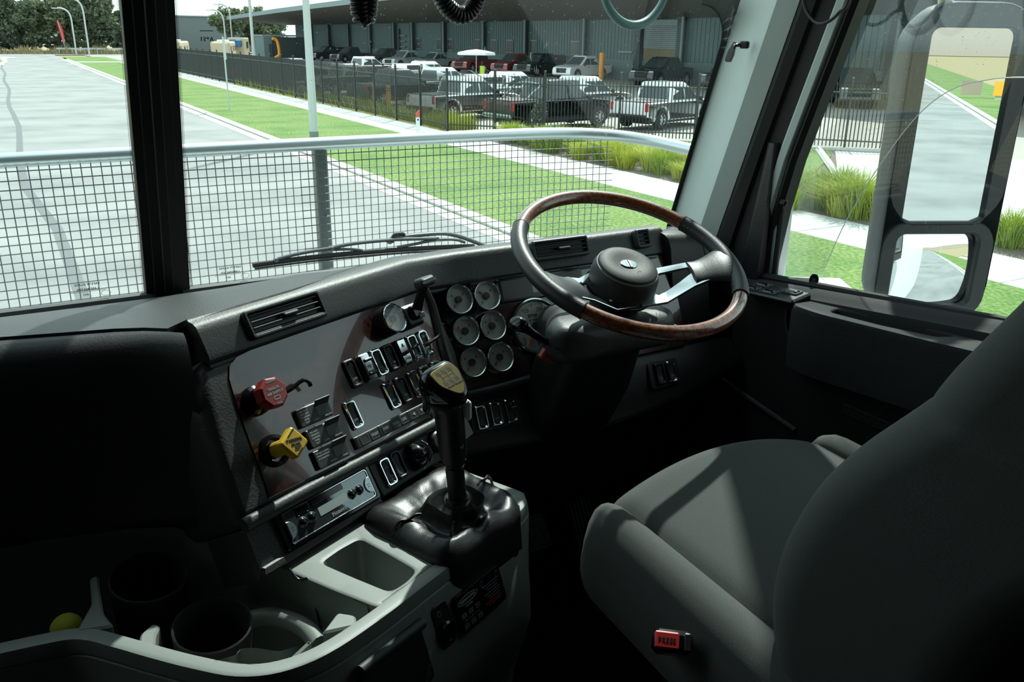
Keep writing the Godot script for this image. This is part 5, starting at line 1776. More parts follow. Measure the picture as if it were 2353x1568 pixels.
	part("rivet", mb(Transform3D(Basis(Vector3.UP, deg_to_rad(-60.0)), Vector3(1.53, -0.499, -1.245))).lathez([Vector2(0.0035, 0.0022), Vector2(0.0, 0.003)], 12), M.steel, tab)
	part("channel_clip", mb().box(Vector3(1.53, -0.345, -1.357), Vector3(0.012, 0.014, 0.022), 0.004), M.black, t)


# ------------------------------------------------------------------ pedals
func build_pedals() -> void:
	var t := thing("accelerator_pedal", "tall ribbed accelerator pedal under the dash", "pedal", Transform3D(Basis(Vector3.RIGHT, deg_to_rad(-28.0)), Vector3(1.135, -1.20, -1.50)))
	part("plate", mb().poly(rrect(0.072, 0.33, 0.012, 3), -0.012, 0.0, 0.003), M.rubber, t)
	var rows := [[0.095, 0.11], [0.018, 0.030], [-0.026, 0.030], [-0.105, 0.11]]
	for r in rows:
		for k in 6:
			part("rib", mb().box(Vector3(-0.028 + k * 0.0112, r[0], 0.003), Vector3(0.0045, r[1], 0.006), 0.0012), M.wire, t)
	part("arm", mb().box(Vector3(0, 0.22, -0.05), Vector3(0.02, 0.2, 0.02), 0.003), M.black, t)
	t = thing("brake_pedal", "square brake pedal pad with a grid tread beside the console", "pedal", Transform3D(Basis(Vector3.RIGHT, deg_to_rad(-35.0)), Vector3(0.955, -1.10, -1.48)))
	part("pad", mb().poly(rrect(0.085, 0.085, 0.010, 3), -0.012, 0.0, 0.003), M.rubber, t)
	for k in 4:
		part("tread", mb().box(Vector3(-0.028 + k * 0.0187, 0, 0.001), Vector3(0.004, 0.07, 0.004), 0.001), M.black, t)
		part("tread", mb().box(Vector3(0, -0.028 + k * 0.0187, 0.001), Vector3(0.07, 0.004, 0.004), 0.001), M.black, t)
	part("arm", mb().box(Vector3(0, 0.15, -0.03), Vector3(0.02, 0.26, 0.02), 0.003), M.black, t)


# ------------------------------------------------------------------ things hanging from the roof and clipped to the pillar
func build_small_cab_things() -> void:
	# coiled microphone leads
	var coils := [
		[spline([Vector3(0.540, 0.60, -1.33), Vector3(0.533, 0.22, -1.345), Vector3(0.528, 0.055, -1.35), Vector3(0.535, 0.026, -1.352), Vector3(0.543, 0.055, -1.350), Vector3(0.549, 0.22, -1.35), Vector3(0.56, 0.60, -1.34)], 14), "black coiled microphone lead hanging nearest the centre post"],
		[spline([Vector3(0.640, 0.60, -1.36), Vector3(0.658, 0.16, -1.365), Vector3(0.674, 0.070, -1.366), Vector3(0.704, 0.036, -1.366), Vector3(0.734, 0.046, -1.366), Vector3(0.752, 0.095, -1.366), Vector3(0.765, 0.18, -1.366), Vector3(0.77, 0.60, -1.36)], 14), "black coiled microphone lead hanging in a wide loop"]]
	for c in coils:
		var path: PackedVector3Array = c[0]
		var t := thing("coiled_lead", c[1], "cable", Transform3D(), "coiled leads hanging over the windscreen")
		var b := mb()
		# helix round the path, close coils
		var cur := Curve3D.new()
		for p in path:
			cur.add_point(p)
		var L := cur.get_baked_length()
		var n := int(L / 0.0062) * 12
		var hp := PackedVector3Array()
		for k in n:
			var s := L * k / n
			var p := cur.sample_baked(s)
			var d := (cur.sample_baked(minf(s + 0.004, L)) - cur.sample_baked(maxf(s - 0.004, 0.0))).normalized()
			var u := d.cross(Vector3(0.1, 0, 1)).normalized()
			var w := d.cross(u)
			var a := TAU * k / 12.0
			hp.append(p + (u * cos(a) + w * sin(a)) * 0.0125)
		b.tube(hp, 0.0034, 6)
		part("coil", b, M.black, t, 60.0)
		part("core", mb().tube(path, 0.0112, 8), M.recess, t)
	# pale plastic loop behind the glass
	var rg := mb()
	var rp := PackedVector3Array()
	for k in 33:
		var a := deg_to_rad(lerpf(160.0, 380.0, k / 32.0))
		rp.append(Vector3(1.120 + cos(a) * 0.082, 0.118 + sin(a) * 0.092, -1.42))
	var rw := PackedFloat32Array()
	for k in 33:
		rw.append(0.0045 + 0.0055 * sin(PI * k / 32.0))
	rg.tube(rp, rw, 10, false, true, 0.9)
	single("plastic_loop", rg, M.clear_ring, "pale green plastic loop hanging high in front of the driver pane", "loop")
	# dark clip on the pillar
	var t2 := thing("pillar_clip", "small black clip on the grey windscreen pillar", "clip", Transform3D(Basis(), Vector3(1.478, -0.018, zl(0.0) + 0.05)))
	part("mount", mb(at(0, 0, 0, -70)).box(Vector3(0.004, 0.010, -0.004), Vector3(0.020, 0.016, 0.014), 0.003), M.black, t2)
	part("stem", mb().tube([Vector3(-0.002, 0.010, -0.004), Vector3(-0.016, 0.008, -0.006), Vector3(-0.022, 0.0, -0.006)], 0.004, 8), M.black, t2)
	var jaw := mb(at(-0.024, -0.004, -0.006, 20, 0, -38))
	jaw.loft([PackedVector3Array([Vector3(-0.004, 0.022, -0.003), Vector3(0.002, 0.022, -0.003), Vector3(0.002, 0.022, 0.003), Vector3(-0.004, 0.022, 0.003)]), PackedVector3Array([Vector3(-0.006, -0.004, -0.006), Vector3(0.007, -0.004, -0.006), Vector3(0.007, -0.004, 0.006), Vector3(-0.006, -0.004, 0.006)]), PackedVector3Array([Vector3(-0.003, -0.026, -0.006), Vector3(0.006, -0.024, -0.006), Vector3(0.006, -0.024, 0.006), Vector3(-0.003, -0.026, 0.006)])])
	part("jaw", jaw, M.black_gloss, t2)
	# looped black lead by the top of the window
	var lp := mb()
	lp.tube(spline([Vector3(1.46, 0.35, -1.30), Vector3(1.475, 0.14, -1.325), Vector3(1.478, 0.075, -1.318), Vector3(1.48, 0.042, -1.292), Vector3(1.48, 0.036, -1.262), Vector3(1.48, 0.055, -1.230), Vector3(1.478, 0.10, -1.205), Vector3(1.47, 0.35, -1.19)], 8), 0.0036, 8)
	single("looped_lead", lp, M.black, "thin black braided lead looping down at the top of the driver window", "cable")


# ------------------------------------------------------------------ bull bar
func build_bull_bar() -> void:
	var t := thing("bull_bar", "polished alloy bull bar with wire mesh across the front of the truck", "bull bar", at(0.255, -0.80, -2.15))
	var I := t.transform.affine_inverse()
	var rail := spline([Vector3(-1.25, -0.30, -1.86), Vector3(-1.20, -0.285, -1.98), Vector3(-1.08, -0.272, -2.09), Vector3(-0.85, -0.264, -2.13), Vector3(-0.3, -0.262, -2.15), Vector3(0.255, -0.260, -2.155), Vector3(0.9, -0.258, -2.15), Vector3(1.36, -0.258, -2.13), Vector3(1.54, -0.263, -2.08), Vector3(1.63, -0.272, -1.99), Vector3(1.675, -0.285, -1.88), Vector3(1.69, -0.292, -1.80)], 8)
	part("top_rail", mb(I).tube(rail, 0.0165, 20), M.alloy, t, 60.0)
	for x in [0.722, -0.22]:
		part("upright", mb(I).box(Vector3(x, -0.66, -2.17), Vector3(0.030, 0.80, 0.045), 0.006), M.post_metal, t, 35.0, "dull metal upright of the bull bar")
		for y in [-0.44, -0.60]:
			part("bolt", mb(I * at(x + 0.004, y, -2.1465)).lathez([Vector2(0.0045, 0), Vector2(0.004, 0.003), Vector2(0, 0.0035)], 10), M.steel, t)
	# woven wire, hung from the rail
	var w := mb(I)
	var y0 := -0.272
	var y1 := -0.86
	var x := -0.92
	while x < 1.60:
		var z := -2.135 + 0.25 * pow(maxf(0.0, x - 1.30), 2.0) * 2.0
		_wire(w, Vector3(x, y0, z), Vector3(x, y1, z), 0.00125)
		x += 0.0205
	var y := y0 - 0.010
	while y > y1:
		_wire(w, Vector3(-0.93, y, -2.1335), Vector3(1.30, y, -2.1335), 0.00125)
		_wire(w, Vector3(1.30, y, -2.1335), Vector3(1.60, y, -2.0885), 0.00125)
		y -= 0.0198
	stuff(part("wire_mesh", w, M.wire, t, 0.0))
	part("lower_beam", mb(I).box(Vector3(0.255, -1.25, -2.16), Vector3(2.5, 0.78, 0.10), 0.02), M.alloy, t)
	for s in [-0.55, 1.05]:
		part("bracket", mb(I).box(Vector3(s, -1.20, -1.96), Vector3(0.06, 0.2, 0.32), 0.01), M.post_metal, t)


func _wire(b: MB, p: Vector3, q: Vector3, r: float) -> void:
	var d := (q - p).normalized()
	var u := d.cross(Vector3(0.3, 0.2, 1)).normalized() * r
	var w := d.cross(u).normalized() * r
	b.quad(p + u, p + w, q + w, q + u)
	b.quad(p + w, p - u, q - u, q + w)
	b.quad(p - u, p - w, q - w, q - u)
	b.quad(p - w, p + u, q + u, q - w)


# ------------------------------------------------------------------ windscreen wiper
func build_wiper() -> void:
	var t := thing("windscreen_wiper", "black windscreen wiper parked along the foot of the driver pane", "wiper", at(0.7, -0.46, -1.775))
	var I := t.transform.affine_inverse()
	var z := -1.762
	var blade := spline([Vector3(0.430, -0.451, z), Vector3(0.55, -0.449, z), Vector3(0.70, -0.452, z), Vector3(0.84, -0.459, z), Vector3(0.95, -0.467, z)], 6)
	var b := mb(I)
	b.tube(blade, 0.0056, 8)
	part("blade", b, M.rubber, t)
	part("blade_edge", mb(I).tube(spline([Vector3(0.432, -0.4575, z + 0.005), Vector3(0.55, -0.456, z + 0.005), Vector3(0.70, -0.459, z + 0.005), Vector3(0.84, -0.466, z + 0.005), Vector3(0.95, -0.474, z + 0.005)], 6), 0.0022, 6), M.black, t)
	# linked carriers
	for q in [[[Vector3(0.475, -0.445, z), Vector3(0.53, -0.437, z), Vector3(0.60, -0.4335, z), Vector3(0.615, -0.436, z)], 0.0042], [[Vector3(0.595, -0.434, z), Vector3(0.65, -0.4285, z), Vector3(0.75, -0.430, z), Vector3(0.85, -0.438, z)], 0.0048], [[Vector3(0.60, -0.437, z), Vector3(0.64, -0.440, z), Vector3(0.67, -0.446, z)], 0.0036], [[Vector3(0.755, -0.448, z), Vector3(0.80, -0.445, z), Vector3(0.85, -0.441, z), Vector3(0.90, -0.446, z), Vector3(0.925, -0.455, z)], 0.0038]]:
		part("carrier", mb(I).tube(spline(q[0], 5), q[1] * 1.45, 8, false, true, 0.6), M.wiper_metal if M.has("wiper_metal") else _wiper_metal(), t)
	for p in [Vector3(0.602, -0.434, z + 0.004), Vector3(0.852, -0.438, z + 0.004), Vector3(0.478, -0.445, z + 0.004)]:
		part("rivet", mb(I * Transform3D(Basis(), p)).lathez([Vector2(0.005, 0), Vector2(0.0045, 0.002), Vector2(0, 0.0025)], 12), M.steel, t)
	# arm with its hooked end, going off to the right
	part("arm", mb(I).tube(spline([Vector3(0.735, -0.436, z - 0.004), Vector3(0.76, -0.428, z - 0.010), Vector3(0.86, -0.4295, z - 0.012), Vector3(0.905, -0.438, z - 0.012), Vector3(0.95, -0.456, z - 0.010), Vector3(1.0, -0.48, z - 0.008)], 5), 0.0085, 8, false, true, 0.6), M.wiper_metal, t)
	part("hook", mb(I).tube(spline([Vector3(0.742, -0.437, z - 0.002), Vector3(0.748, -0.4215, z - 0.004), Vector3(0.768, -0.4195, z - 0.006), Vector3(0.775, -0.424, z - 0.006)], 4), 0.0042, 8), M.black, t)


func _wiper_metal() -> StandardMaterial3D:
	M.wiper_metal = mat(lin(0.045, 0.06, 0.065), 0.4)
	return M.wiper_metal


# ------------------------------------------------------------------ door mirror and weather shield
func build_mirror() -> void:
	var n := Vector3(-0.447, 0.0, 0.8945).normalized()
	var fm := Transform3D(Basis(Vector3.UP.cross(n).normalized(), Vector3.UP, n), Vector3(1.849, -0.18, -1.18))
	var t := thing("door_mirror", "tall grey door mirror with a flat glass above a small convex glass", "mirror", fm)
	# shell with two openings, rounded at the top
	var secs := []
	for q in [[-0.080, 0.70, -0.01], [-0.076, 0.82, -0.008], [-0.060, 0.95, -0.006], [-0.030, 1.0, -0.004], [0.0, 1.02, -0.002], [0.012, 1.015, -0.001], [0.016, 1.0, 0.0]]:
		var ring := PackedVector3Array()
		for p in rrect(0.272 * q[1], 0.70 * (0.5 + 0.5 * q[1]), 0.085, 7, q[2] * 0.6, -0.088):
			ring.append(Vector3(p.x, p.y, q[0]))
		secs.append(ring)
	var sh := mb()
	sh.loft(secs, true, false)
	sh.cap(secs[0], true)
	part("shell", sh, M.mirror_shell, t, 50.0)
	# dark face plate: frames round the glasses
	part("face", mb().frame(rrect(0.272, 0.47, 0.085, 6, 0, 0.028), rrect(0.190, 0.425, 0.020, 6, 0, 0.0), 0.0, 0.017, 0.004), M.mirror_dark, t, 40.0)
	part("face", mb().frame(rrect(0.272, 0.235, 0.060, 6, 0, -0.322), rrect(0.196, 0.170, 0.020, 6, 0.0, -0.318), 0.0, 0.017, 0.004), M.mirror_dark, t, 40.0)
	part("flat_glass", mb().poly(rrect(0.192, 0.427, 0.020, 6), 0.001, 0.006), M.mirror, t, 20.0, "flat mirror glass")
	# convex glass: a shallow dome
	var cv := mb(at(0.0, -0.318, 0.0))
	var rad := 0.42
	cv.grid(func(u: float, v: float) -> Vector3:
		var x := lerpf(-0.098, 0.098, u)
		var y := lerpf(-0.085, 0.085, v)
		return Vector3(x, y, 0.014 + sqrt(rad * rad - x * x - y * y) - rad), 28, 24)
	part("convex_glass", cv, M.mirror, t, 60.0, "convex mirror glass")
	part("arm", mb().tube([Vector3(-0.03, 0.24, -0.06), Vector3(-0.06, 0.34, -0.05), Vector3(-0.25, 0.46, -0.02), Vector3(-0.36, 0.50, 0.0)], 0.016, 12), M.cream, t, 50.0)
	part("arm", mb().tube([Vector3(-0.05, -0.42, -0.06), Vector3(-0.14, -0.50, -0.05), Vector3(-0.29, -0.62, 0.0)], 0.016, 12), M.black, t, 50.0)
	# white step bulge of the cab corner below the window
	var wb := mb()
	wb.loft([PackedVector3Array([Vector3(1.58, -0.535, -1.40), Vector3(1.66, -0.545, -1.39), Vector3(1.67, -0.60, -1.39), Vector3(1.58, -0.62, -1.40)]), PackedVector3Array([Vector3(1.58, -0.515, -1.30), Vector3(1.675, -0.525, -1.29), Vector3(1.685, -0.60, -1.29), Vector3(1.58, -0.62, -1.30)]), PackedVector3Array([Vector3(1.58, -0.53, -1.235), Vector3(1.655, -0.535, -1.235), Vector3(1.66, -0.60, -1.235), Vector3(1.58, -0.62, -1.235)])])
	single("mirror_bracket", wb, M.white_paint, "white rounded bracket on the door skin below the window corner", "bracket")
	# clear weather shield outside the window front: tinted sheet with a curved free edge
	var X := 1.625
	var e := [Vector3(X, -0.545, -1.31), Vector3(X, -0.40, -1.265), Vector3(X, -0.30, -1.22), Vector3(X, -0.20, -1.165), Vector3(X, -0.13, -1.115), Vector3(X, -0.085, -1.06), Vector3(X, -0.065, -1.0), Vector3(X, -0.055, -0.90), Vector3(X, -0.05, -0.50)]
	var ed := spline(e, 5)
	var ws2 := mb()
	for i in ed.size() - 1:
		var a := ed[i]
		var b := ed[i + 1]
		var fa := float(i) / (ed.size() - 1)
		var fb := float(i + 1) / (ed.size() - 1)
		ws2.quad(a, b, _shield_back(fb, X), _shield_back(fa, X))
	var s := single("weather_shield", ws2, M.shield, "tinted clear weather shield with a curved edge outside the driver window", "weather shield")
	part("free_edge", mb().tube(ed, 0.0011, 6), M.edge_clear if M.has("edge_clear") else _edge_clear(), s)
	# dust on it
	rng.seed = 19
	var d := mb()
	for k in 2600:
		var f := rng.randf()
		var g := pow(rng.randf(), 0.8)
		var p: Vector3 = ed[int(f * (ed.size() - 1))].lerp(_shield_back(f, X), g) + Vector3(-0.001, 0, 0)
		if p.y < -0.36 and rng.randf() < 0.7:
			continue
		var r := 0.0003 + 0.0007 * pow(rng.randf(), 7.0)
		d.quad(p + Vector3(0, -r, -r), p + Vector3(0, -r, r), p + Vector3(0, r, r), p + Vector3(0, r, -r))
	stuff(part("dust_specks", d, M.dust, s, 0.0))


func _shield_back(f: float, X: float) -> Vector3:
	# fixed edge: up the front of the window, then along the top
	if f < 0.5:
		var g := f / 0.5
		var y := lerpf(-0.55, 0.40, g)
		return Vector3(X, y, minf(-1.40, zl(y) + 0.27) if y < -0.21 else zl(y) + 0.27)
	return Vector3(X, 0.45, lerpf(-1.12, -0.5, (f - 0.5) / 0.5))


func _edge_clear() -> StandardMaterial3D:
	M.edge_clear = mat(lin(0.55, 0.6, 0.6), 0.2)
	return M.edge_clear


# ------------------------------------------------------------------ ground (street frame: x = 0 at the kerb face, -z ahead)
func strip(x0: float, x1: float, z0: float, z1: float, y: float, th := 0.05) -> MB:
	return mb(FO).box(Vector3((x0 + x1) * 0.5, y - th * 0.5, (z0 + z1) * 0.5), Vector3(x1 - x0, th, absf(z1 - z0)))


func build_ground() -> void:
	var rd := struct("road", strip(-14.0, 0.0, 280.0, -190.0, 0.0, 0.1), M.road, "wide pale grey asphalt road", "road")
	# tar seam that wanders down the road, tyre marks, painted line
	var seam := mb(FO)
	var pts := []
	for k in 24:
		var z := -7.0 - k * 5.2
		pts.append(Vector3(-7.45 + 0.10 * sin(k * 1.3) + (0.25 if k < 3 else 0.0), 0.004, z))
	for k in pts.size() - 1:
		var w := Vector3(0.09, 0, 0)
		seam.quad(pts[k] - w, pts[k] + w, pts[k + 1] + w, pts[k + 1] - w)
	part("tar_seam", seam, M.tar, rd)
	var tm := mb(FO)
	rng.seed = 3
	for k in 8:
		var z := -26.0 - k * 2.6
		var x := -9.3 + rng.randf_range(-0.15, 0.15)
		var hw := rng.randf_range(0.25, 0.7)
		tm.quad(Vector3(x - hw, 0.004, z), Vector3(x + hw, 0.004, z), Vector3(x + hw * 0.8, 0.004, z - 0.25), Vector3(x - hw * 0.9, 0.004, z - 0.25))
	stuff(part("tyre_marks", tm, M.tyre_mark, rd))
	var wl := mb(FO)
	wl.box(Vector3(-7.4, 0.004, -124.0), Vector3(0.35, 0.006, 26.0))
	wl.box(Vector3(-9.4, 0.004, -158.0), Vector3(4.2, 0.006, 2.0))
	part("painted_line", wl, M.paint_line, rd)
	struct("cross_street", mb().box(Vector3(0, GROUND - 0.06, -176.0), Vector3(160.0, 0.1, 30.0)), M.road, "pale asphalt cross street at the far end of the road", "road")
	# left corner lawn with its kerb
	var lc := mb(FO)
	lc.xf = FO * Transform3D(Basis(Vector3(1, 0, 0), Vector3(0, 0, 1), Vector3(0, 1, 0)), Vector3.ZERO)
	lc.poly(PackedVector2Array([Vector2(-60, -40), Vector2(-13.6, -40), Vector2(-12.6, -70), Vector2(-8.8, -100), Vector2(-7.2, -122), Vector2(-7.6, -134), Vector2(-10.5, -142), Vector2(-60, -146)]), -0.02, 0.05)
	struct("lawn_corner", lc, M.turf, "green lawn at the far left street corner", "lawn")
	var lk := mb(FO)
	lk.tube(spline([Vector3(-13.4, 0.03, -40), Vector3(-12.4, 0.03, -70), Vector3(-8.7, 0.03, -100), Vector3(-7.1, 0.03, -122), Vector3(-7.5, 0.03, -134), Vector3(-10.5, 0.03, -142.5), Vector3(-60, 0.03, -146.5)], 5), 0.28, 6, false, true, 0.4)
	struct("kerb_corner", lk, M.concrete, "pale concrete kerb round the far left lawn", "kerb")
	# kerb and gutter: two concrete bands
	var kb := mb()
	var z := 150.0
	while z > -132.0:
		var len := 2.44
		for q in [[-0.36, -0.02, 0.012], [0.02, 0.34, 0.055]]:
			kb.xf = FO
			kb.box(Vector3((q[0] + q[1]) * 0.5, q[2] - 0.05, z - len * 0.5), Vector3(q[1] - q[0], 0.1, len - 0.02), 0.008)
		z -= len
	struct("kerb", kb, M.concrete, "white concrete kerb and gutter along the grass verge", "kerb")
	part("weed_line", strip(-0.03, 0.04, 150.0, -132.0, 0.006, 0.02), M.turf, get_node("kerb"))
	# grass verge, path slabs, garden, lot
	struct("verge", strip(0.33, 4.86, 280.0, -118.0, 0.045), M.turf, "mown green grass verge between the kerb and the footpath", "lawn")
	struct("verge_far", strip(0.33, 6.0, -121.0, -146.0, 0.045), M.turf, "grass verge beyond the far path crossing", "lawn")
	var fp := Node3D.new()
	fp.name = "footpath"
	add_child(fp)
	fp.transform = FO
	tag(fp, "white concrete footpath beside the grass verge", "path")
	fp.set_meta("kind", "structure")
	var slab := mb().box(Vector3.ZERO, Vector3(1.72, 0.08, 1.98), 0.01).mesh(35.0)
	z = 24.0
	var cnt := 0
	while z > -118.0:
		var o := part("slab", slab, M.concrete, fp)
		o.position = Vector3(5.73, 0.012 + 0.003 * sin(cnt * 2.1), z)
		z -= 2.0
		cnt += 1
	part("crossing_slab", mb().box(Vector3(3.4, 0.02, -119.5), Vector3(6.4, 0.08, 2.6), 0.01), M.concrete, fp)
	# weeds creeping over the path
	rng.seed = 8
	var wd := mb(FO)
	for k in 260:
		var x := 4.9 + 1.5 * rng.randf()
		var zz := -10.0 - 22.0 * rng.randf()
		var r := rng.randf_range(0.02, 0.10)
		wd.quad(Vector3(x - r, 0.056, zz - r * 0.6), Vector3(x + r, 0.056, zz - r * 0.3), Vector3(x + r * 0.8, 0.056, zz + r * 0.7), Vector3(x - r * 0.7, 0.056, zz + r * 0.5))
	stuff(part("weeds", wd, M.turf, fp, 0.0))
	# garden bed between path and fence
	var gd := mb()
	gd.xf = FO * Transform3D(Basis(Vector3(1, 0, 0), Vector3(0, 0, 1), Vector3(0, 1, 0)), Vector3.ZERO)
	gd.poly(PackedVector2Array([Vector2(6.6, -120), Vector2(6.6, -6), Vector2(12.5, -6), Vector2(9.3, -13.6), Vector2(16.5, -20), Vector2(13.6, -23.6), Vector2(7.2, -30.2), Vector2(7.3, -120)]), -0.05, 0.03)
	struct("garden_bed", gd, M.mulch, "mulched garden bed between the footpath and the fence", "garden bed")
	var gl := mb()
	gl.xf = FO * Transform3D(Basis(Vector3(1, 0, 0), Vector3(0, 0, 1), Vector3(0, 1, 0)), Vector3.ZERO)
	gl.poly(PackedVector2Array([Vector2(8.6, -18.2), Vector2(9.6, -15.2), Vector2(14.5, -18.6), Vector2(15.8, -19.8), Vector2(13.4, -23.2), Vector2(7.6, -29.2), Vector2(7.4, -26.0)]), 0.0, 0.05)
	struct("garden_lawn", gl, M.turf, "rough grass between the garden plants and the fence", "lawn")
	# driveway slab at the right with a raised edge
	var dw := mb()
	dw.xf = FO * Transform3D(Basis(Vector3(1, 0, 0), Vector3(0, 0, 1), Vector3(0, 1, 0)), Vector3.ZERO)
	dw.poly(PackedVector2Array([Vector2(9.4, -13.9), Vector2(15.6, -19.4), Vector2(26, -8), Vector2(26, 20), Vector2(8.2, 20), Vector2(8.2, -8.6)]), -0.03, 0.06)
	struct("driveway", dw, M.concrete, "bright concrete driveway beside the garden bed", "driveway")
	var de := mb(FO)
	de.tube([Vector3(8.9, 0.07, -13.1), Vector3(15.4, 0.07, -19.9), Vector3(17.4, 0.07, -18.2)], 0.12, 6, false, true, 0.8)
	struct("driveway_kerb", de, M.concrete, "raised concrete edge round the corner of the driveway", "kerb")
	# car lot and far ground
	struct("car_lot", mb().box(Vector3(65.0, GROUND - 0.09, -70.0), Vector3(99.0, 0.1, 200.0)), M.lot, "dusty paved car yard behind the fence", "yard")
	struct("far_ground", mb().box(Vector3(0, GROUND - 0.2, 0), Vector3(700, 0.1, 700)), M.dry_grass, "dry grass land around the street", "ground")
	var hl := mb()
	for q in [[Vector3(90, GROUND, 330), 190.0, 13.0], [Vector3(-60, GROUND, 360), 220.0, 12.0]]:
		var c: Vector3 = q[0]
		var rings := []
		for k in 5:
			var f := k / 4.0
			var ring := PackedVector3Array()
			for a in 20:
				ring.append(c + Vector3(cos(TAU * a / 20.0) * q[1] * (1.0 - f * 0.8), q[2] * f, sin(TAU * a / 20.0) * 40.0 * (1.0 - f * 0.8)))
			rings.append(ring)
		hl.loft(rings)
	struct("hills", hl, M.hill, "low brown bare hillside behind the truck", "hill")


# ------------------------------------------------------------------ warehouse
func build_warehouse() -> void:
	var t := thing("warehouse", "long grey clad warehouse with a deep canopy behind the car yard", "building", at(50.0, GROUND, -90.0))
	var I := t.transform.affine_inverse()
	part("plinth", mb(I).box(Vector3(50.3, GROUND + 0.85, -85.0), Vector3(0.5, 1.7, 150.0)), M.wall_base, t)
	# wall panels between columns
	var col := [-160.0, -151.0, -142.0, -133.0, -124.3, -115.6, -109.6, -100.4, -90.4, -81.4, -70.8, -57.0, -46.5, -37.0, -27.0, -17.0]
	var rib := mb().box(Vector3.ZERO, Vector3(0.06, 3.9, 0.10)).mesh(0.0)
	for i in col.size() - 1:
		var z0: float = col[i]
		var z1: float = col[i + 1]
		var door := i == 10
		var p := part("wall_panel", mb(I).box(Vector3(50.4, GROUND + 3.6, (z0 + z1) * 0.5), Vector3(0.3, 3.9, z1 - z0)), M.wall_clad, t)
		for k in int((z1 - z0) / 0.5):
			if i > 6:
				var r := part("rib", rib, M.wall_clad, p)
				r.position = I * Vector3(50.23, GROUND + 3.6, z0 + 0.5 + k * 0.5)
		part("column", mb(I).box(Vector3(49.95, GROUND + 2.7, z1), Vector3(0.5, 5.4, 0.55), 0.02), M.column, t)
		part("downpipe", mb(I).box(Vector3(49.7, GROUND + 2.7, z1 + 0.42), Vector3(0.16, 5.4, 0.22), 0.02), M.column_light, t)
		if i in [6, 7, 8, 9] :
			for zz in ([z0 + 1.4, z1 - 1.6] if i != 8 else [z0 + 2.2, z0 + 5.6]):
				var w := part("window", mb(I).box(Vector3(50.18, GROUND + 2.55, zz), Vector3(0.1, 1.35, 1.35), 0.01), M.column_light, t)
				part("pane", mb(I).box(Vector3(50.12, GROUND + 2.55, zz), Vector3(0.06, 1.15, 1.15)), M.fixed_pane, w)
		if door:
			# roller door: slatted curtain half down over a ply opening
			part("door_opening", mb(I).box(Vector3(50.15, GROUND + 1.4, -59.7), Vector3(0.2, 2.8, 4.2)), M.ply, t)
			var sl := mb().box(Vector3.ZERO, Vector3(0.10, 0.15, 4.3), 0.03).mesh(30.0)
			var cur := part("roller_door", mb(I).box(Vector3(50.05, GROUND + 4.75, -59.7), Vector3(0.4, 0.5, 4.6), 0.03), M.shutter, t)
			for k in 12:
				var s := part("slat", sl, M.shutter, cur)
				s.position = I * Vector3(50.05, GROUND + 2.75 + k * 0.155, -59.7)
			part("jamb", mb(I).box(Vector3(49.9, GROUND + 2.5, -62.4), Vector3(0.4, 5.0, 0.9), 0.02), M.column, t)
			part("sign_light", mb(I).box(Vector3(50.05, GROUND + 2.35, -64.4), Vector3(0.1, 0.18, 2.1), 0.02), M.column_light, t)
			part("notice", mb(I).box(Vector3(50.1, GROUND + 1.35, -64.6), Vector3(0.06, 0.4, 0.7)), M.marker_white, t)
	# louvred vent block
	for q in [[-112.8, 2.9], [-112.8, 2.2], [-112.8, 1.5]]:
		part("ladder_rung", mb(I).box(Vector3(50.0, GROUND + q[1] + 0.6, q[0]), Vector3(0.1, 0.12, 1.6)), M.column_light, t)
	part("vent_frame", mb(I).box(Vector3(50.1, GROUND + 2.6, -114.2), Vector3(0.2, 3.6, 0.4)), M.column, t)
	# canopy: sloping soffit and deep front edge
	var sf := []
	for q in [[-166.0, 2.50], [-135.0, 3.20], [-106.0, 3.65], [-60.0, 4.3], [-10.0, 4.6]]:
		sf.append(PackedVector3Array([Vector3(40.0, q[1], q[0]), Vector3(40.0, q[1] + 0.45, q[0]), Vector3(52.0, q[1] + 1.2, q[0]), Vector3(52.0, 1.75, q[0]), Vector3(50.0, 1.70, q[0])]))
	part("canopy", mb(I).loft(sf), M.soffit, t, 25.0, "brown-lined canopy soffit")
	var fe := []
	for q in [[-166.1, 2.50], [-135.0, 3.20], [-106.0, 3.65], [-60.0, 4.3], [-10.0, 4.6]]:
		fe.append(PackedVector3Array([Vector3(39.95, q[1] - 0.1, q[0]), Vector3(39.95, q[1] + 0.5, q[0]), Vector3(39.85, q[1] + 0.5, q[0]), Vector3(39.85, q[1] - 0.1, q[0])]))
	part("canopy_edge", mb(I).loft(fe), M.fascia_metal, t, 25.0)
	part("roof", mb(I).box(Vector3(75.0, 4.2, -85.0), Vector3(46.0, 0.4, 150.0)), M.far_wall, t)
	part("return_wall", mb(I).box(Vector3(75.0, 0.2, -10.0), Vector3(50.0, 7.4, 0.4)), M.wall_clad, t)
	# low dark annex at the far end
	var a := thing("yard_shed", "low dark shed at the far end of the warehouse", "shed", at(41.5, GROUND, -140.0))
	part("body", mb().box(Vector3(0.6, 1.55, 0.0), Vector3(6.6, 3.1, 5.0), 0.02), M.column, a)
	part("end_wall", mb().box(Vector3(-2.75, 1.6, 0.2), Vector3(1.3, 3.2, 5.0), 0.02), M.wall_base, a)
	part("roof_edge", mb().box(Vector3(0.3, 3.3, 0.0), Vector3(7.6, 0.22, 5.4), 0.02), M.fascia_metal, a)
	part("doorway", mb().box(Vector3(-2.4, 1.1, 2.72), Vector3(0.5, 2.0, 0.05)), M.column, a)
	# grey building far behind the trees
	var g := thing("far_building", "plain grey shed wall far behind the street trees", "building", at(42.0, GROUND, -205.0))
	part("wall", mb().box(Vector3(0, 3.4, 0), Vector3(30.0, 6.8, 8.0), 0.05), M.far_wall, g)
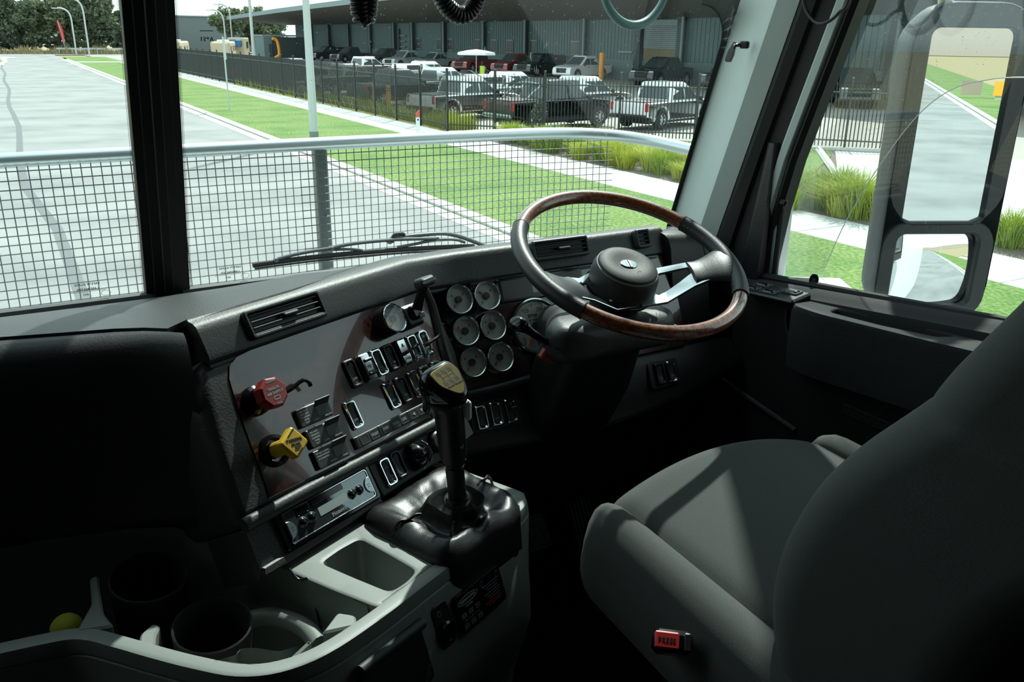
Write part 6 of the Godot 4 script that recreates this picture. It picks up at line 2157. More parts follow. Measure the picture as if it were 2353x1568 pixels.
	part("roof_cap", mb().box(Vector3(0, 6.9, 0), Vector3(30.4, 0.3, 8.4), 0.05), M.fascia_metal, g)


# ------------------------------------------------------------------ fence
func build_fence() -> void:
	var t := thing("palisade_fence", "black spear-topped steel fence round the car yard", "fence", at(14.85, GROUND, -29.8))
	var I := t.transform.affine_inverse()
	# corner points of the fence line
	var line := [Vector3(26.2, GROUND, -17.6), Vector3(21.5, GROUND, -23.4), Vector3(17.4, GROUND, -26.9), Vector3(15.0, GROUND, -29.9), Vector3(15.35, GROUND, -45.0), Vector3(15.75, GROUND, -65.0), Vector3(16.2, GROUND, -95.0), Vector3(16.5, GROUND, -120.0)]
	var H := 2.15
	var pk := mb()
	pk.box(Vector3(0, 0.10 + (H - 0.22) * 0.5, 0), Vector3(0.026, H - 0.22, 0.026))
	pk.lathe([Vector2(0.013, H - 0.12), Vector2(0.016, H - 0.09), Vector2(0.004, H)], 6)
	var pm := pk.mesh(30.0)
	var ps := mb()
	ps.box(Vector3(0, (H + 0.12) * 0.5, 0), Vector3(0.075, H + 0.12, 0.075), 0.004)
	ps.lathe([Vector2(0.05, H + 0.12), Vector2(0.05, H + 0.15), Vector2(0.02, H + 0.18), Vector2(0.0, H + 0.185)], 10)
	var psm := ps.mesh(30.0)
	var count := 0
	var far := mb()
	for i in line.size() - 1:
		var a: Vector3 = line[i]
		var b: Vector3 = line[i + 1]
		var d := b - a
		var L := d.length()
		var dir := d / L
		for y in [0.30, H - 0.30]:
			part("rail", mb(I).tube([a + Vector3(0, y, 0), b + Vector3(0, y, 0)], 0.026, 4), M.fence_rail, t, 20.0)
		var np := int(round(L / 2.42))
		for k in np:
			var o := part("post", psm, M.fence, t)
			o.position = I * (a + d * (float(k) / np))
			o.rotation.y = atan2(dir.x, dir.z)
		var n := int(L / 0.121)
		for k in n:
			var p := a + dir * (k * 0.121 + 0.06)
			if count < 300:
				var o := part("picket", pm, M.fence, t)
				o.position = I * p
			else:
				far.xf = Transform3D(Basis(), I * p)
				far.box(Vector3(0, 0.10 + H * 0.5 - 0.06, 0), Vector3(0.026, H - 0.12, 0.026))
			count += 1
	stuff(part("far_pickets", far, M.fence, t, 0.0))


# ------------------------------------------------------------------ poles, posts, signs
func build_street_furniture() -> void:
	var o := thing("light_pole", "tall pale steel light pole with a grey base standing in the grass verge", "pole", at(9.74, GROUND, -29.7))
	part("shaft", mb().tube([Vector3(0, 0.25, 0), Vector3(0, 4.0, 0), Vector3(0, 9.0, 0)], [0.155, 0.125, 0.085], 8), M.galv, o, 20.0)
	part("base", mb().tube([Vector3(0, -0.05, 0), Vector3(0, 0.27, 0)], [0.165, 0.165], 8), M.pole_base, o, 20.0)
	o = thing("light_pole", "pale steel light pole inside the yard by the canopy end", "pole", at(34.0, GROUND, -128.0))
	part("shaft", mb().tube([Vector3(0, 0, 0), Vector3(0, 12.0, 0)], [0.24, 0.17], 8), M.galv, o, 30.0)
	# curved street lamps
	for q in [[15.6, -154.0, 8.2, "curved grey street lamp on the far verge nearer the fence"], [14.6, -163.0, 7.0, "curved grey street lamp at the far crossing"], [35.5, -150.0, 7.0, "curved grey street lamp behind the caravans beside the post"], [39.0, -160.0, 8.2, "curved grey street lamp behind the caravans by the tree"]]:
		var s := thing("street_lamp", q[3], "street lamp", at(q[0], GROUND, q[1]))
		var h: float = q[2]
		part("pole", mb().tube(spline([Vector3(0, 0, 0), Vector3(0, h * 0.5, 0), Vector3(-0.05, h * 0.82, 0), Vector3(-0.5, h * 0.95, 0), Vector3(-1.3, h, 0), Vector3(-1.8, h * 1.003, 0)], 6), 0.12, 8), M.galv, s, 50.0)
		part("head", mb().box(Vector3(-2.2, h * 0.995, 0), Vector3(0.9, 0.14, 0.3), 0.04), M.galv, s)
	# thin sign post seen edge on
	o = thing("sign_post", "thin grey sign post in the grass verge, its plate seen edge on", "sign", at(9.99, GROUND, -42.7))
	part("post", mb().tube([Vector3(0, -0.05, 0), Vector3(0, 3.3, 0)], 0.035, 10), M.galv, o)
	part("plate", mb().box(Vector3(0.01, 2.75, 0.05), Vector3(0.03, 0.9, 0.40)), M.galv, o)
	# kerbside marker: white with slanted red top and blue spot
	o = thing("marker_post", "white marker post with a slanted red top and a blue spot by the footpath", "marker post", at(13.5, GROUND, -29.3))
	part("post", mb().box(Vector3(0, 0.32, 0), Vector3(0.15, 0.66, 0.03), 0.004), M.marker_white, o)
	part("top", mb().poly(PackedVector2Array([Vector2(-0.075, 0.65), Vector2(0.075, 0.65), Vector2(0.075, 0.90), Vector2(0.03, 0.90), Vector2(-0.075, 0.78)]), -0.015, 0.015), M.marker_red, o)
	part("spot", mb(at(0.0, 0.565, 0.0155)).lathez([Vector2(0.038, 0.0), Vector2(0.037, 0.003), Vector2(0, 0.003)], 16), M.marker_blue, o)
	o = thing("marker_post", "slim white marker stake with a blue top in the garden bed", "marker post", at(15.6, GROUND, -23.5))
	part("post", mb().box(Vector3(0, 0.35, 0), Vector3(0.06, 0.74, 0.02), 0.004), M.marker_white, o)
	part("top", mb().box(Vector3(0, 0.76, 0), Vector3(0.06, 0.10, 0.022), 0.004), M.marker_blue, o)
	o = thing("marker_post", "slim pale stake leaning in the garden grasses", "marker post", at(16.8, GROUND, -20.2, 0, 0, -8))
	part("post", mb().box(Vector3(0, 0.4, 0), Vector3(0.06, 0.8, 0.02), 0.004), M.galv, o)
	part("top", mb().box(Vector3(0, 0.76, 0), Vector3(0.062, 0.08, 0.022), 0.004), M.marker_red, o)
	# yellow bollards inside the fence
	for q in [[17.2, -42.6, "yellow bollard beside the red and white stand behind the fence"], [17.75, -42.0, "yellow bollard standing alone behind the fence"]]:
		var b := thing("bollard", q[2], "bollard", at(q[0], GROUND, q[1]), "yellow bollards behind the fence")
		part("post", mb().lathe([Vector2(0.11, -0.03), Vector2(0.11, 1.02), Vector2(0.09, 1.08), Vector2(0, 1.09)], 16), M.bollard, b)
		for y in [0.82, 0.93]:
			part("band", mb().lathe([Vector2(0.113, y - 0.02), Vector2(0.113, y + 0.02)], 16), M.band_blue, b)
	o = thing("hydrant_stand", "small red and white stand beside a yellow bollard", "stand", at(16.95, GROUND, -42.9))
	part("lower", mb().box(Vector3(0, 0.25, 0), Vector3(0.16, 0.52, 0.16), 0.02), M.marker_red, o)
	part("upper", mb().box(Vector3(0, 0.66, 0), Vector3(0.18, 0.32, 0.14), 0.03), M.marker_white, o)
	o = thing("bollard", "orange bollard by the warehouse wall", "bollard", at(46.5, GROUND, -63.0))
	part("post", mb().lathe([Vector2(0.22, 0), Vector2(0.22, 2.3), Vector2(0, 2.4)], 12), M.orange, o)
	o = thing("hook_stand", "tall orange hooked stand in front of the yard shed", "stand", at(39.0, GROUND, -134.0))
	part("post", mb().tube(spline([Vector3(-0.5, 2.9, 0), Vector3(0.1, 2.7, 0), Vector3(0.35, 1.8, 0), Vector3(0.35, 0.6, 0), Vector3(-0.3, 0.2, 0)], 5), 0.22, 8), M.orange, o)
	# red feather flag by the trees
	o = thing("feather_flag", "red feather flag by the far trees", "flag", at(13.2, GROUND, -168.0, 10))
	part("pole", mb().tube([Vector3(0.3, 0, 0), Vector3(0.15, 3.0, 0), Vector3(-0.28, 5.2, 0)], 0.05, 6), M.galv, o)
	part("sail", mb().poly(PackedVector2Array([Vector2(0.30, 1.7), Vector2(0.45, 2.6), Vector2(0.28, 4.2), Vector2(-0.1, 5.1), Vector2(-0.33, 5.3), Vector2(-0.34, 4.6), Vector2(-0.16, 3.0), Vector2(0.06, 1.8)]), -0.02, 0.02), M.flag, o)
	# caravans and stores beyond the fence on the left
	for q in [[21.3, -116.0, 7.5, "long cream caravan behind the fence nearest the centre post"], [27.6, -118.0, 7.0, "cream caravan behind the fence beside the blue store"]]:
		var c := thing("caravan", q[3], "caravan", at(q[0], GROUND, q[1], 70), "cream caravans")
		var secs := []
		for k in 5:
			var x: float = [-0.5, -0.46, 0.0, 0.46, 0.5][k] * q[2]
			var s: float = [0.8, 1.0, 1.0, 1.0, 0.8][k]
			var ring := PackedVector3Array()
			for p in rrect(2.3 * s, 2.2 * s, 0.25, 3, 0, 1.45):
				ring.append(Vector3(x, p.y, p.x))
			secs.append(ring)
		part("body", mb().loft(secs), M.cream, c, 30.0)
		part("roof_box", mb().box(Vector3(0, 2.62, 0), Vector3(q[2] * 0.35, 0.25, 1.2), 0.05), M.van_white, c)
		for x in [-2.2, 0.2, 2.2]:
			var w := part("window", mb().box(Vector3(x, 1.75, 1.16), Vector3(1.0, 0.6, 0.05), 0.02), M.car_glass, c)
		part("wheel", mb(at(0, 0.33, 0.95)).lathez([Vector2(0, -0.1), Vector2(0.33, -0.1), Vector2(0.33, 0.1), Vector2(0, 0.1)], 14), M.tyre, c)
	o = thing("plant_store", "beige and blue plant machine behind the fence", "machine", at(31.0, GROUND, -124.0, 60))
	part("cab", mb().box(Vector3(0, 1.8, 0), Vector3(2.4, 2.4, 2.2), 0.1), M.cream, o)
	part("boom", mb().box(Vector3(-2.0, 2.3, 0), Vector3(3.2, 0.9, 1.6), 0.1), M.blue_tarp, o)
	part("window", mb().box(Vector3(0.2, 2.1, 1.12), Vector3(0.8, 0.8, 0.05)), M.car_glass, o)
	part("base", mb().box(Vector3(0, 0.35, 0), Vector3(3.0, 0.7, 2.0), 0.05), M.car_black, o)
	# white market umbrella with a person in a bright vest under it
	o = thing("yard_umbrella", "white flat market umbrella in the car yard", "umbrella", at(31.5, GROUND, -58.0))
	part("pole", mb().tube([Vector3(0, 0, 0), Vector3(0, 2.5, 0)], 0.03, 8), M.galv, o)
	part("canopy", mb().lathe([Vector2(1.45, 2.22), Vector2(1.4, 2.38), Vector2(0.7, 2.52), Vector2(0.0, 2.6), Vector2(0.0, 2.5), Vector2(1.4, 2.2), Vector2(1.45, 2.22)], 8), M.van_white, o, 20.0)
	_person(Vector3(31.6, GROUND, -57.3))
	# road works signs seen in the mirror
	o = thing("road_sign", "yellow low road works sign on the verge behind the truck", "sign", at(8.6, GROUND, 62.0))
	part("plate", mb().box(Vector3(0.5, 0.7, 0), Vector3(1.2, 0.9, 0.05)), M.bollard, o)
	part("plate", mb().box(Vector3(-1.4, 0.7, 0), Vector3(1.2, 0.9, 0.05)), M.hill, o)
	part("leg", mb().box(Vector3(0.5, 0.2, 0.1), Vector3(0.9, 0.4, 0.05)), M.galv, o)
	o = thing("light_pole", "pale steel light pole on the verge behind the truck", "pole", at(8.6, GROUND, 52.0))
	part("shaft", mb().tube([Vector3(0, 0, 0), Vector3(0, 9.0, 0)], [0.15, 0.09], 8), M.galv, o, 30.0)


func _person(p: Vector3) -> void:
	var o := thing("person", "standing person in a bright yellow-green vest under the white umbrella", "person", Transform3D(Basis(), p))
	var secs := []
	for q in [[0.0, 0.10, 0.08], [0.1, 0.12, 0.10], [0.5, 0.15, 0.11], [0.85, 0.18, 0.12], [1.0, 0.17, 0.12], [1.25, 0.21, 0.13], [1.42, 0.22, 0.12], [1.48, 0.12, 0.09], [1.53, 0.06, 0.06], [1.58, 0.08, 0.09], [1.68, 0.085, 0.10], [1.78, 0.06, 0.07], [1.80, 0.01, 0.01]]:
		var ring := PackedVector3Array()
		for k in 12:
			var a := TAU * k / 12.0
			ring.append(Vector3(cos(a) * q[1], q[0], -sin(a) * q[2]))
		secs.append(ring)
	var b := mb()
	b.loft(secs)
	for s in [-1.0, 1.0]:
		b.tube([Vector3(s * 0.20, 1.42, 0), Vector3(s * 0.27, 1.12, 0.03), Vector3(s * 0.25, 0.85, -0.08), Vector3(s * 0.24, 0.78, -0.1)], [0.055, 0.045, 0.035, 0.03], 8)
	part("body", b, M.trousers, o, 60.0)
	var v := []
	for q in [[0.90, 0.20, 0.14], [1.0, 0.19, 0.14], [1.25, 0.23, 0.15], [1.42, 0.235, 0.135], [1.47, 0.15, 0.11]]:
		var ring := PackedVector3Array()
		for k in 12:
			var a := TAU * k / 12.0
			ring.append(Vector3(cos(a) * q[1], q[0], -sin(a) * q[2]))
		v.append(ring)
	part("vest", mb().loft(v), M.vest, o, 60.0)


# ------------------------------------------------------------------ cars
var car_mesh := {}


func _car_meshes() -> void:
	# pickup, nose towards +x, wheels on y = 0, centred; width along z
	var w := 0.93
	var body := mb()
	# lower body: side outline swept over the width with tumblehome, arches cut as dark discs
	var low := PackedVector2Array([Vector2(-2.62, 0.52), Vector2(-2.62, 0.92), Vector2(-2.60, 1.06), Vector2(-1.0, 1.08), Vector2(1.0, 1.08), Vector2(1.35, 1.10), Vector2(2.2, 1.02), Vector2(2.50, 0.92), Vector2(2.62, 0.74), Vector2(2.62, 0.42), Vector2(2.45, 0.32), Vector2(2.14, 0.32)])
	low.append_array(arc(1.66, 0.40, 0.47, -10, 190, 10))
	low.append_array(PackedVector2Array([Vector2(1.18, 0.34), Vector2(-1.08, 0.34)]))
	low.append_array(arc(-1.58, 0.40, 0.47, -10, 190, 10))
	low.append_array(PackedVector2Array([Vector2(-2.08, 0.42), Vector2(-2.3, 0.48)]))
	body.xf = Transform3D(Basis(), Vector3(0, 0, 0))
	body.poly(low, -w, w, 0.05)
	car_mesh.body = body.mesh(35.0)
	# cabin
	var cab := mb()
	var cs := []
	for q in [[1.06, 0.0, 0.90], [1.45, 0.10, 0.84], [1.68, 0.22, 0.76], [1.76, 0.34, 0.70], [1.79, 0.50, 0.62]]:
		var y: float = q[0]
		var k: float = (y - 1.06) / 0.73
		var xf := lerpf(1.32, 0.30, pow(k, 0.85))
		var xr := lerpf(-0.98, -0.80, k)
		var ring := PackedVector3Array()
		for p in _round(PackedVector2Array([Vector2(xr, -q[2]), Vector2(xf, -q[2] * 0.94), Vector2(xf, q[2] * 0.94), Vector2(xr, q[2])]), 0.10):
			ring.append(Vector3(p.x, y, -p.y))
		cs.append(ring)
	cab.loft(cs)
	car_mesh.cabin = cab.mesh(40.0)
	# glass: panels just proud of the cabin
	var wins := []
	for s in [-1.0, 1.0]:
		var g := mb()
		var P := func(x: float, y: float) -> Vector3: return Vector3(x, y, s * (lerpf(0.905, 0.755, clampf((y - 1.06) / 0.62, 0, 1)) + 0.012))
		g.quad(P.call(-0.86, 1.12), P.call(0.02, 1.12), P.call(-0.02, 1.58), P.call(-0.74, 1.58))
		g.quad(P.call(0.10, 1.12), P.call(1.02, 1.12), P.call(0.46, 1.58), P.call(0.06, 1.58))
		wins.append(g.mesh(0.0))
	car_mesh.side = wins
	var ws3 := mb()
	ws3.quad(Vector3(1.27, 1.12, -0.74), Vector3(1.27, 1.12, 0.74), Vector3(0.45, 1.70, 0.58), Vector3(0.45, 1.70, -0.58))
	car_mesh.screen = ws3.mesh(0.0)
	var rw := mb()
	rw.quad(Vector3(-1.00, 1.14, -0.72), Vector3(-1.00, 1.14, 0.72), Vector3(-0.86, 1.62, 0.60), Vector3(-0.86, 1.62, -0.60))
	car_mesh.rear = rw.mesh(0.0)
	car_mesh.bed = mb().box(Vector3(-1.80, 1.06, 0), Vector3(1.5, 0.06, 1.56)).mesh(0.0)
	var tyre := mb()
	tyre.lathez([Vector2(0.22, -0.12), Vector2(0.36, -0.125), Vector2(0.385, -0.10), Vector2(0.385, 0.10), Vector2(0.36, 0.125), Vector2(0.22, 0.12), Vector2(0.21, 0.05), Vector2(0.0, 0.05)], 24)
	car_mesh.tyre = tyre.mesh(40.0)
	var rim := mb()
	rim.lathez([Vector2(0.235, 0.11), Vector2(0.21, 0.122), Vector2(0.195, 0.10)], 24)
	for k in 6:
		rim.xf = Transform3D(Basis(Vector3.BACK, TAU * k / 6.0), Vector3.ZERO)
		rim.box(Vector3(0.115, 0, 0.10), Vector3(0.19, 0.075, 0.03), 0.008)
	rim.xf = Transform3D()
	rim.lathez([Vector2(0.07, 0.09), Vector2(0.06, 0.125), Vector2(0, 0.128)], 14)
	car_mesh.rim = rim.mesh(35.0)
	car_mesh.lamp = mb().box(Vector3.ZERO, Vector3(0.10, 0.34, 0.16), 0.03).mesh(35.0)
	car_mesh.head = mb().box(Vector3.ZERO, Vector3(0.14, 0.16, 0.40), 0.05).mesh(35.0)
	car_mesh.bumper = mb().box(Vector3(-2.66, 0.52, 0), Vector3(0.16, 0.16, 1.75), 0.05).mesh(35.0)
	car_mesh.grille = mb().box(Vector3(2.60, 0.70, 0), Vector3(0.10, 0.36, 1.0), 0.04).mesh(35.0)
	car_mesh.handle = mb().box(Vector3.ZERO, Vector3(0.18, 0.035, 0.03), 0.01).mesh(35.0)
	car_mesh.under = mb().box(Vector3(0, 0.34, 0), Vector3(4.6, 0.22, 1.5), 0.05).mesh(0.0)
	var hoop := mb()
	hoop.tube(spline([Vector3(-1.9, 1.09, 0.72), Vector3(-1.55, 1.35, 0.70), Vector3(-1.15, 1.62, 0.62), Vector3(-1.15, 1.64, -0.62), Vector3(-1.55, 1.35, -0.70), Vector3(-1.9, 1.09, -0.72)], 4), 0.035, 8)
	car_mesh.hoop = hoop.mesh(50.0)


func _car(label: String, paint: String, at_: Vector3, heading: float, scale := 1.0, detail := 2, canopy := false) -> void:
	# heading: degrees anticlockwise seen from above, 0 = nose towards +x
	if car_mesh.is_empty():
		_car_meshes()
	var o := thing("pickup_truck", label, "car", Transform3D(Basis(Vector3.UP, deg_to_rad(heading)).scaled(Vector3.ONE * scale), at_))
	var m: Material = M.paint[paint]
	part("body", car_mesh.body, m, o)
	var cab := part("cabin", car_mesh.cabin, m, o)
	for g in car_mesh.side:
		part("side_window", g, M.car_glass, cab)
	part("windscreen", car_mesh.screen, M.car_glass, cab)
	part("rear_window", car_mesh.rear, M.car_glass, cab)
	if canopy:
		part("canopy", mb().box(Vector3(-1.80, 1.34, 0), Vector3(1.6, 0.62, 1.62), 0.16), m, o)
		for s in [-1.0, 1.0]:
			part("canopy_window", mb().box(Vector3(-1.78, 1.40, s * 0.80), Vector3(1.2, 0.32, 0.03), 0.01), M.car_glass, o)
	else:
		part("bed", car_mesh.bed, M.car_black, o)
	part("chassis", car_mesh.under, M.car_black, o)
	for x in [1.66, -1.58]:
		for s in [-1.0, 1.0]:
			var wh := part("wheel", car_mesh.tyre, M.tyre, o)
			wh.transform = Transform3D(Basis(Vector3.UP, 0.0 if s > 0 else PI), Vector3(x, 0.385, s * 0.82))
			if detail > 0:
				part("rim", car_mesh.rim, M.rim_alloy, wh)
	part("bumper", car_mesh.bumper, M.car_black if paint != "black" else M.steel, o)
	part("grille", car_mesh.grille, M.car_black, o)
	if detail > 0:
		for s in [-1.0, 1.0]:
			var l := part("tail_lamp", car_mesh.lamp, M.lamp_red, o)
			l.position = Vector3(-2.59, 0.88, s * 0.84)
			var h := part("head_lamp", car_mesh.head, M.marker_white, o)
			h.position = Vector3(2.46, 0.86, s * 0.68)
			part("door_mirror", mb().box(Vector3(0.98, 1.14, s * 1.03), Vector3(0.14, 0.18, 0.2), 0.04), M.car_black, o)
			for x in [-0.62, 0.32]:
				var hd := part("handle", car_mesh.handle, M.car_black, o)
				hd.position = Vector3(x, 0.98, s * 0.945)


func build_cars() -> void:
	var g := GROUND
	# near row
	_car("white twin-cab pickup parked alone at the end of the near row by the garden", "white", Vector3(24.6, g, -28.7), 16.0)
	_car("glossy black twin-cab pickup with a sports bar and red tail lamp behind the fence", "black", Vector3(19.9, g, -30.2), 7.0, 1.05)
	part("sports_bar", car_mesh.hoop, M.steel, get_node("pickup_truck_001"))
	_car("white twin-cab pickup half hidden behind the black pickup", "white", Vector3(24.2, g, -34.2), 12.0)
	_car("white twin-cab pickup showing its tailgate beside the black pickup", "white", Vector3(18.7, g, -35.4), 14.0)
	_car("dark grey pickup behind the yellow bollards", "dark", Vector3(19.2, g, -44.0), 12.0)
	_car("silver white pickup behind the fence by the pale light pole", "silver", Vector3(20.0, g, -53.5), 14.0)
	_car("dark pickup with a canopy behind the dense part of the fence", "dark", Vector3(20.5, g, -66.0), 14.0, 1.0, 1, true)
	# second row
	_car("white pickup with a canopy in the second row behind the black pickup", "white", Vector3(23.6, g, -39.8), 10.0, 1.0, 1, true)
	_car("white pickup in the second row left of the marker post", "white", Vector3(23.0, g, -46.5), 12.0, 1.0, 1)
	_car("white pickup roof showing over the fence beside the light pole", "white", Vector3(28.5, g, -72.0), 14.0, 1.0, 1)
	_car("white pickup with a canopy showing over the fence near the bollards", "white", Vector3(27.5, g, -58.0), 14.0, 1.0, 1, true)
	# along the wall
	_car("silver pickup facing left by the warehouse wall", "silver", Vector3(42.5, g, -95.0), 200.0, 1.08, 1)
	_car("silver pickup parked behind another silver pickup by the wall", "silver", Vector3(45.0, g, -92.5), 200.0, 1.0, 1)
	_car("red pickup by the warehouse wall nearer the silver ones", "red", Vector3(45.5, g, -84.0), 205.0, 1.1, 1)
	_car("red pickup by the warehouse wall behind the white umbrella", "red", Vector3(46.5, g, -77.5), 205.0, 1.1, 1)
	_car("black canopied pickup by the wall beside the red one", "black", Vector3(47.0, g, -73.5), 200.0, 1.15, 1, true)
	_car("large white pickup facing left in front of the warehouse wall", "white", Vector3(46.6, g, -66.0), 196.0, 1.12, 1)
	_car("black pickup facing left in front of the roller door", "black", Vector3(47.0, g, -55.5), 198.0, 1.2, 1)
	_car("black pickup with a canopy by the wall right of the roller door", "black", Vector3(48.0, g, -48.5), 196.0, 1.2, 1, true)
	_car("silver pickup facing the fence, seen through the side window", "silver", Vector3(39.6, g, -36.5), 232.0, 1.1, 1)
	_car("dark pickup with a canopy seen through the side window beside the silver one", "dark", Vector3(43.0, g, -34.0), 225.0, 1.15, 1, true)
	_car("black pickup seen through the side window behind the mirror", "black", Vector3(44.5, g, -28.5), 225.0, 1.15, 1, true)
	_car("dark pickup at the far end of the warehouse under the canopy", "dark", Vector3(44.5, g, -118.0), 200.0, 1.1, 1)
	_car("black canopied pickup at the far end of the warehouse", "black", Vector3(44.0, g, -126.0), 200.0, 1.1, 1, true)
	_car("dark pickup beside the ladder on the warehouse wall", "dark", Vector3(45.5, g, -108.0), 200.0, 1.1, 1)


# ------------------------------------------------------------------ trees and grasses
func _leaf_crown(sd: int, n: int, size: Vector3, leaf: float, clumps: int) -> ArrayMesh:
	rng.seed = sd
	var b := mb()
	var cl := []
	for k in clumps:
		var d := Vector3(rng.randfn(), rng.randfn() * 0.8, rng.randfn()).normalized() * pow(rng.randf(), 0.35)
		cl.append([d * size * 0.78, rng.randf_range(0.16, 0.34)])
	for k in n:
		var c = cl[rng.randi() % clumps]
		var d := Vector3(rng.randfn(), rng.randfn(), rng.randfn()).normalized() * pow(rng.randf(), 0.4)
		var p: Vector3 = c[0] + d * size * c[1]
		var a := Vector3(rng.randfn(), rng.randfn(), rng.randfn()).normalized()
		var u := a.cross(Vector3(rng.randfn(), rng.randfn(), rng.randfn())).normalized() * leaf * rng.randf_range(0.6, 1.3)
		var w := a * leaf * rng.randf_range(0.3, 0.7)
		b.quad(p - u, p + w, p + u, p - w)
	return b.mesh(0.0)


func build_trees() -> void:
	var crowns := [_leaf_crown(101, 6500, Vector3(5.2, 4.4, 5.0), 0.36, 46), _leaf_crown(102, 6500, Vector3(4.6, 4.6, 4.4), 0.36, 44), _leaf_crown(103, 4500, Vector3(3.8, 3.6, 3.6), 0.32, 34)]
	var tr := [
		[-2.0, -176.0, 9.4, 0, 0, "tall grey-green tree at the left edge of the far street"],
		[7.0, -172.0, 9.2, 1, 1, "broad olive tree left of the red flag"],
		[13.5, -176.0, 10.8, 2, 0, "tall mid-green tree behind the red flag"],
		[19.0, -172.0, 10.4, 1, 1, "broad mid-green tree behind the curved street lamps"],
		[25.5, -178.0, 8.2, 0, 0, "dark tree beside the centre post behind the street lamps"],
		[10.0, -186.0, 9.0, 0, 1, "dark tree at the back of the far tree group"],
		[2.5, -184.0, 8.8, 3, 0, "pale grey-green tree at the back on the left"],
		[41.5, -172.0, 9.8, 2, 2, "light yellow-green tree between the shed wall and the warehouse canopy"],
		[47.5, -176.0, 8.6, 2, 1, "round green tree at the end of the warehouse canopy"],
		[51.0, -182.0, 8.0, 1, 0, "green tree behind the far light pole"],
		[-12.0, -180.0, 9.6, 1, 1, "tree beyond the left edge of the street"]]
	for q in tr:
		var h: float = q[2]
		var o := thing("street_tree", q[5], "tree", at(q[0], GROUND, q[1], fmod(q[0] * 37.0, 360.0)), "trees across the far end of the road")
		var k := h / 9.0
		part("trunk", mb().tube(spline([Vector3(0, -0.1, 0), Vector3(0.1, h * 0.2, 0.05), Vector3(-0.1, h * 0.45, 0), Vector3(0.1, h * 0.7, 0.1)], 3), 0.22 * k, 7), M.bark, o)
		for a in 3:
			part("branch", mb().tube([Vector3(0, h * (0.3 + 0.1 * a), 0), Vector3(cos(a * 2.1) * 1.3, h * (0.5 + 0.06 * a), sin(a * 2.1) * 1.3), Vector3(cos(a * 2.1) * 2.2, h * 0.72, sin(a * 2.1) * 2.2)], [0.12 * k, 0.08 * k, 0.04 * k], 5), M.bark, o)
		var c := part("foliage", crowns[q[4]], M.leaf[q[3]], o, 0.0)
		c.transform = Transform3D(Basis().scaled(Vector3(k, k * 1.0, k)), Vector3(0, h * 0.56, 0))
		stuff(c)
	# dry scrub under them
	var dg := mb()
	rng.seed = 77
	for k in 1500:
		var x := rng.randf_range(-8.0, 24.0)
		var z := -167.0 + rng.randf_range(-2.0, 1.5)
		var hh := rng.randf_range(0.5, 1.6) * (0.5 + 0.5 * absf(sin(x * 0.6)))
		var w := rng.randf_range(0.06, 0.16)
		var l := rng.randf_range(-0.4, 0.4)
		dg.tri(Vector3(x - w, GROUND, z), Vector3(x + w, GROUND, z), Vector3(x + l, GROUND + hh, z + rng.randf_range(-0.3, 0.3)))
	var s := single("dry_scrub", dg, M.dry_grass, "tall straw-coloured grass in front of the far trees", "grass", "", Transform3D(), 0.0)
	stuff(s)
	# low bushes behind and between the trunks
	var bush := [_leaf_crown(111, 1500, Vector3(3.4, 1.5, 2.0), 0.30, 26), _leaf_crown(112, 1500, Vector3(2.8, 1.9, 2.0), 0.30, 24)]
	for k in 12:
		var x := -8.0 + k * 3.6
		var o := thing("scrub_bush", ["low grey-green bush under the far street trees", "rounded olive bush under the far street trees"][k % 2], "bush", at(x, GROUND, -188.0 - 2.0 * (k % 3), k * 50.0), ["grey-green bushes under the far trees", "olive bushes under the far trees"][k % 2])
		part("stem", mb().tube([Vector3(0, -0.1, 0), Vector3(0.1, 1.2, 0)], 0.08, 6), M.bark, o)
		var c := part("foliage", bush[k % 2], M.leaf[0 if k % 2 == 0 else 1], o, 0.0)
		c.position = Vector3(0, 1.4, 0)
		stuff(c)
	# low white rail at the crossing
	var r := thing("guard_rail", "low pale guard rail in front of the far trees", "rail", at(19.0, GROUND, -166.0))
	part("beam", mb().box(Vector3(0, 0.85, 0), Vector3(14.0, 0.25, 0.08), 0.02), M.galv, r)
	for k in 8:
		part("post", mb().box(Vector3(-6.6 + k * 1.9, 0.45, 0), Vector3(0.12, 0.95, 0.12)), M.galv, r)


func _tuft(sd: int, n: int, h: float, spread: float) -> ArrayMesh:
	rng.seed = sd
	var b := mb()
	for k in n:
		var a := rng.randf() * TAU
		var r0 := rng.randf() * 0.22
		var p := Vector3(cos(a) * r0, 0, sin(a) * r0)
		var lean := Vector3(cos(a + rng.randfn() * 0.5), 0, sin(a + rng.randfn() * 0.5)) * spread * rng.randf_range(0.2, 1.0)
		var hh := h * rng.randf_range(0.6, 1.1)
		var side := Vector3(-sin(a), 0, cos(a)) * 0.006
		var m := p + lean * 0.35 + Vector3(0, hh * 0.65, 0)
		var e := p + lean + Vector3(0, hh * (1.0 - 0.25 * lean.length()), 0)
		b.quad(p - side, p + side, m + side, m - side)
		b.tri(m - side, m + side, e)
	return b.mesh(0.0)


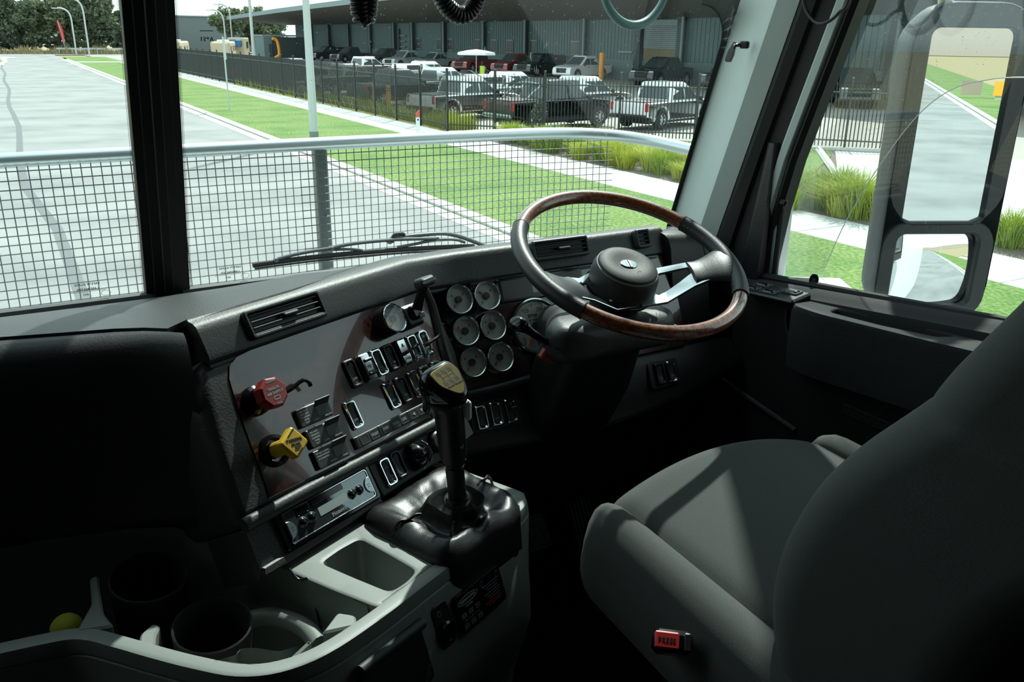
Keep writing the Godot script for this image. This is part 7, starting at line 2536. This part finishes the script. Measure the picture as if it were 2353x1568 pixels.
func build_grasses() -> void:
	var kinds := [_tuft(201, 420, 0.62, 0.55), _tuft(202, 460, 0.70, 0.62), _tuft(203, 380, 0.50, 0.45)]
	var spots := []
	# clumps along the garden bed beside the path (street frame)
	rng.seed = 55
	for k in 22:
		spots.append([FO * Vector3(7.0 + 0.5 * rng.randf() , 0.02, -11.0 - k * 0.74 - 0.3 * rng.randf()), rng.randi() % 3, rng.randf_range(0.95, 1.35), "clump of yellow-green ornamental grass in the row along the footpath edge"])
	for k in 13:
		spots.append([FO * Vector3(7.9 + 0.6 * rng.randf(), 0.02, -13.0 - k * 0.95), rng.randi() % 3, rng.randf_range(0.9, 1.25), "clump of yellow-green ornamental grass in the back row of the garden bed"])
	for q in [[15.0, -11.4, 1, 1.5], [15.6, -10.4, 0, 1.2], [14.4, -12.6, 2, 1.1], [15.2, -8.3, 0, 1.2], [15.5, -7.4, 1, 1.1], [14.9, -9.4, 2, 0.9], [16.0, -13.2, 0, 1.2], [15.0, -6.2, 2, 1.1], [15.6, -13.9, 1, 1.1], [14.6, -14.1, 1, 1.1]]:
		spots.append([Vector3(q[0], GROUND + 0.03, q[1]), q[2], q[3], "clump of bright ornamental grass beside the concrete driveway"])
	var n := 0
	for s in spots:
		var o := single("grass_tuft", kinds[s[1]], M.blade[(s[1] + n) % 3], s[3], "grass", s[3].replace("clump", "clumps"), Transform3D(Basis(Vector3.UP, n * 1.7).scaled(Vector3.ONE * s[2]), s[0]), 0.0)
		n += 1
	# rank grass along the foot of the fence
	rng.seed = 91
	var b := mb()
	for k in 5200:
		var f := rng.randf()
		var z := -30.5 - 34.0 * f * f
		var x := 15.2 + 0.014 * (-z - 30.0) + rng.randf_range(-0.1, 1.4)
		var h := rng.randf_range(0.2, 0.75)
		var l := rng.randf_range(-0.25, 0.25)
		b.tri(Vector3(x - 0.012, GROUND, z), Vector3(x + 0.012, GROUND, z), Vector3(x + l, GROUND + h, z + rng.randf_range(-0.2, 0.2)))
	var g := single("fence_grass", b, M.blade[1], "uncut grass growing along the inside of the black fence", "grass", "", Transform3D(), 0.0)
	stuff(g)
	# small grey-green shrub in front of the black pickup
	var sh := thing("young_shrub", "young grey-green shrub in front of the black pickup", "shrub", at(17.6, GROUND, -27.6))
	part("stem", mb().tube([Vector3(0, 0, 0), Vector3(0.03, 0.6, 0), Vector3(0.0, 1.3, 0.02)], [0.02, 0.015, 0.008], 6), M.bark, sh)
	var fl := part("foliage", _leaf_crown(301, 900, Vector3(0.34, 0.75, 0.34), 0.06, 24), M.leaf[3], sh, 0.0)
	fl.position = Vector3(0, 0.82, 0)
	stuff(fl)
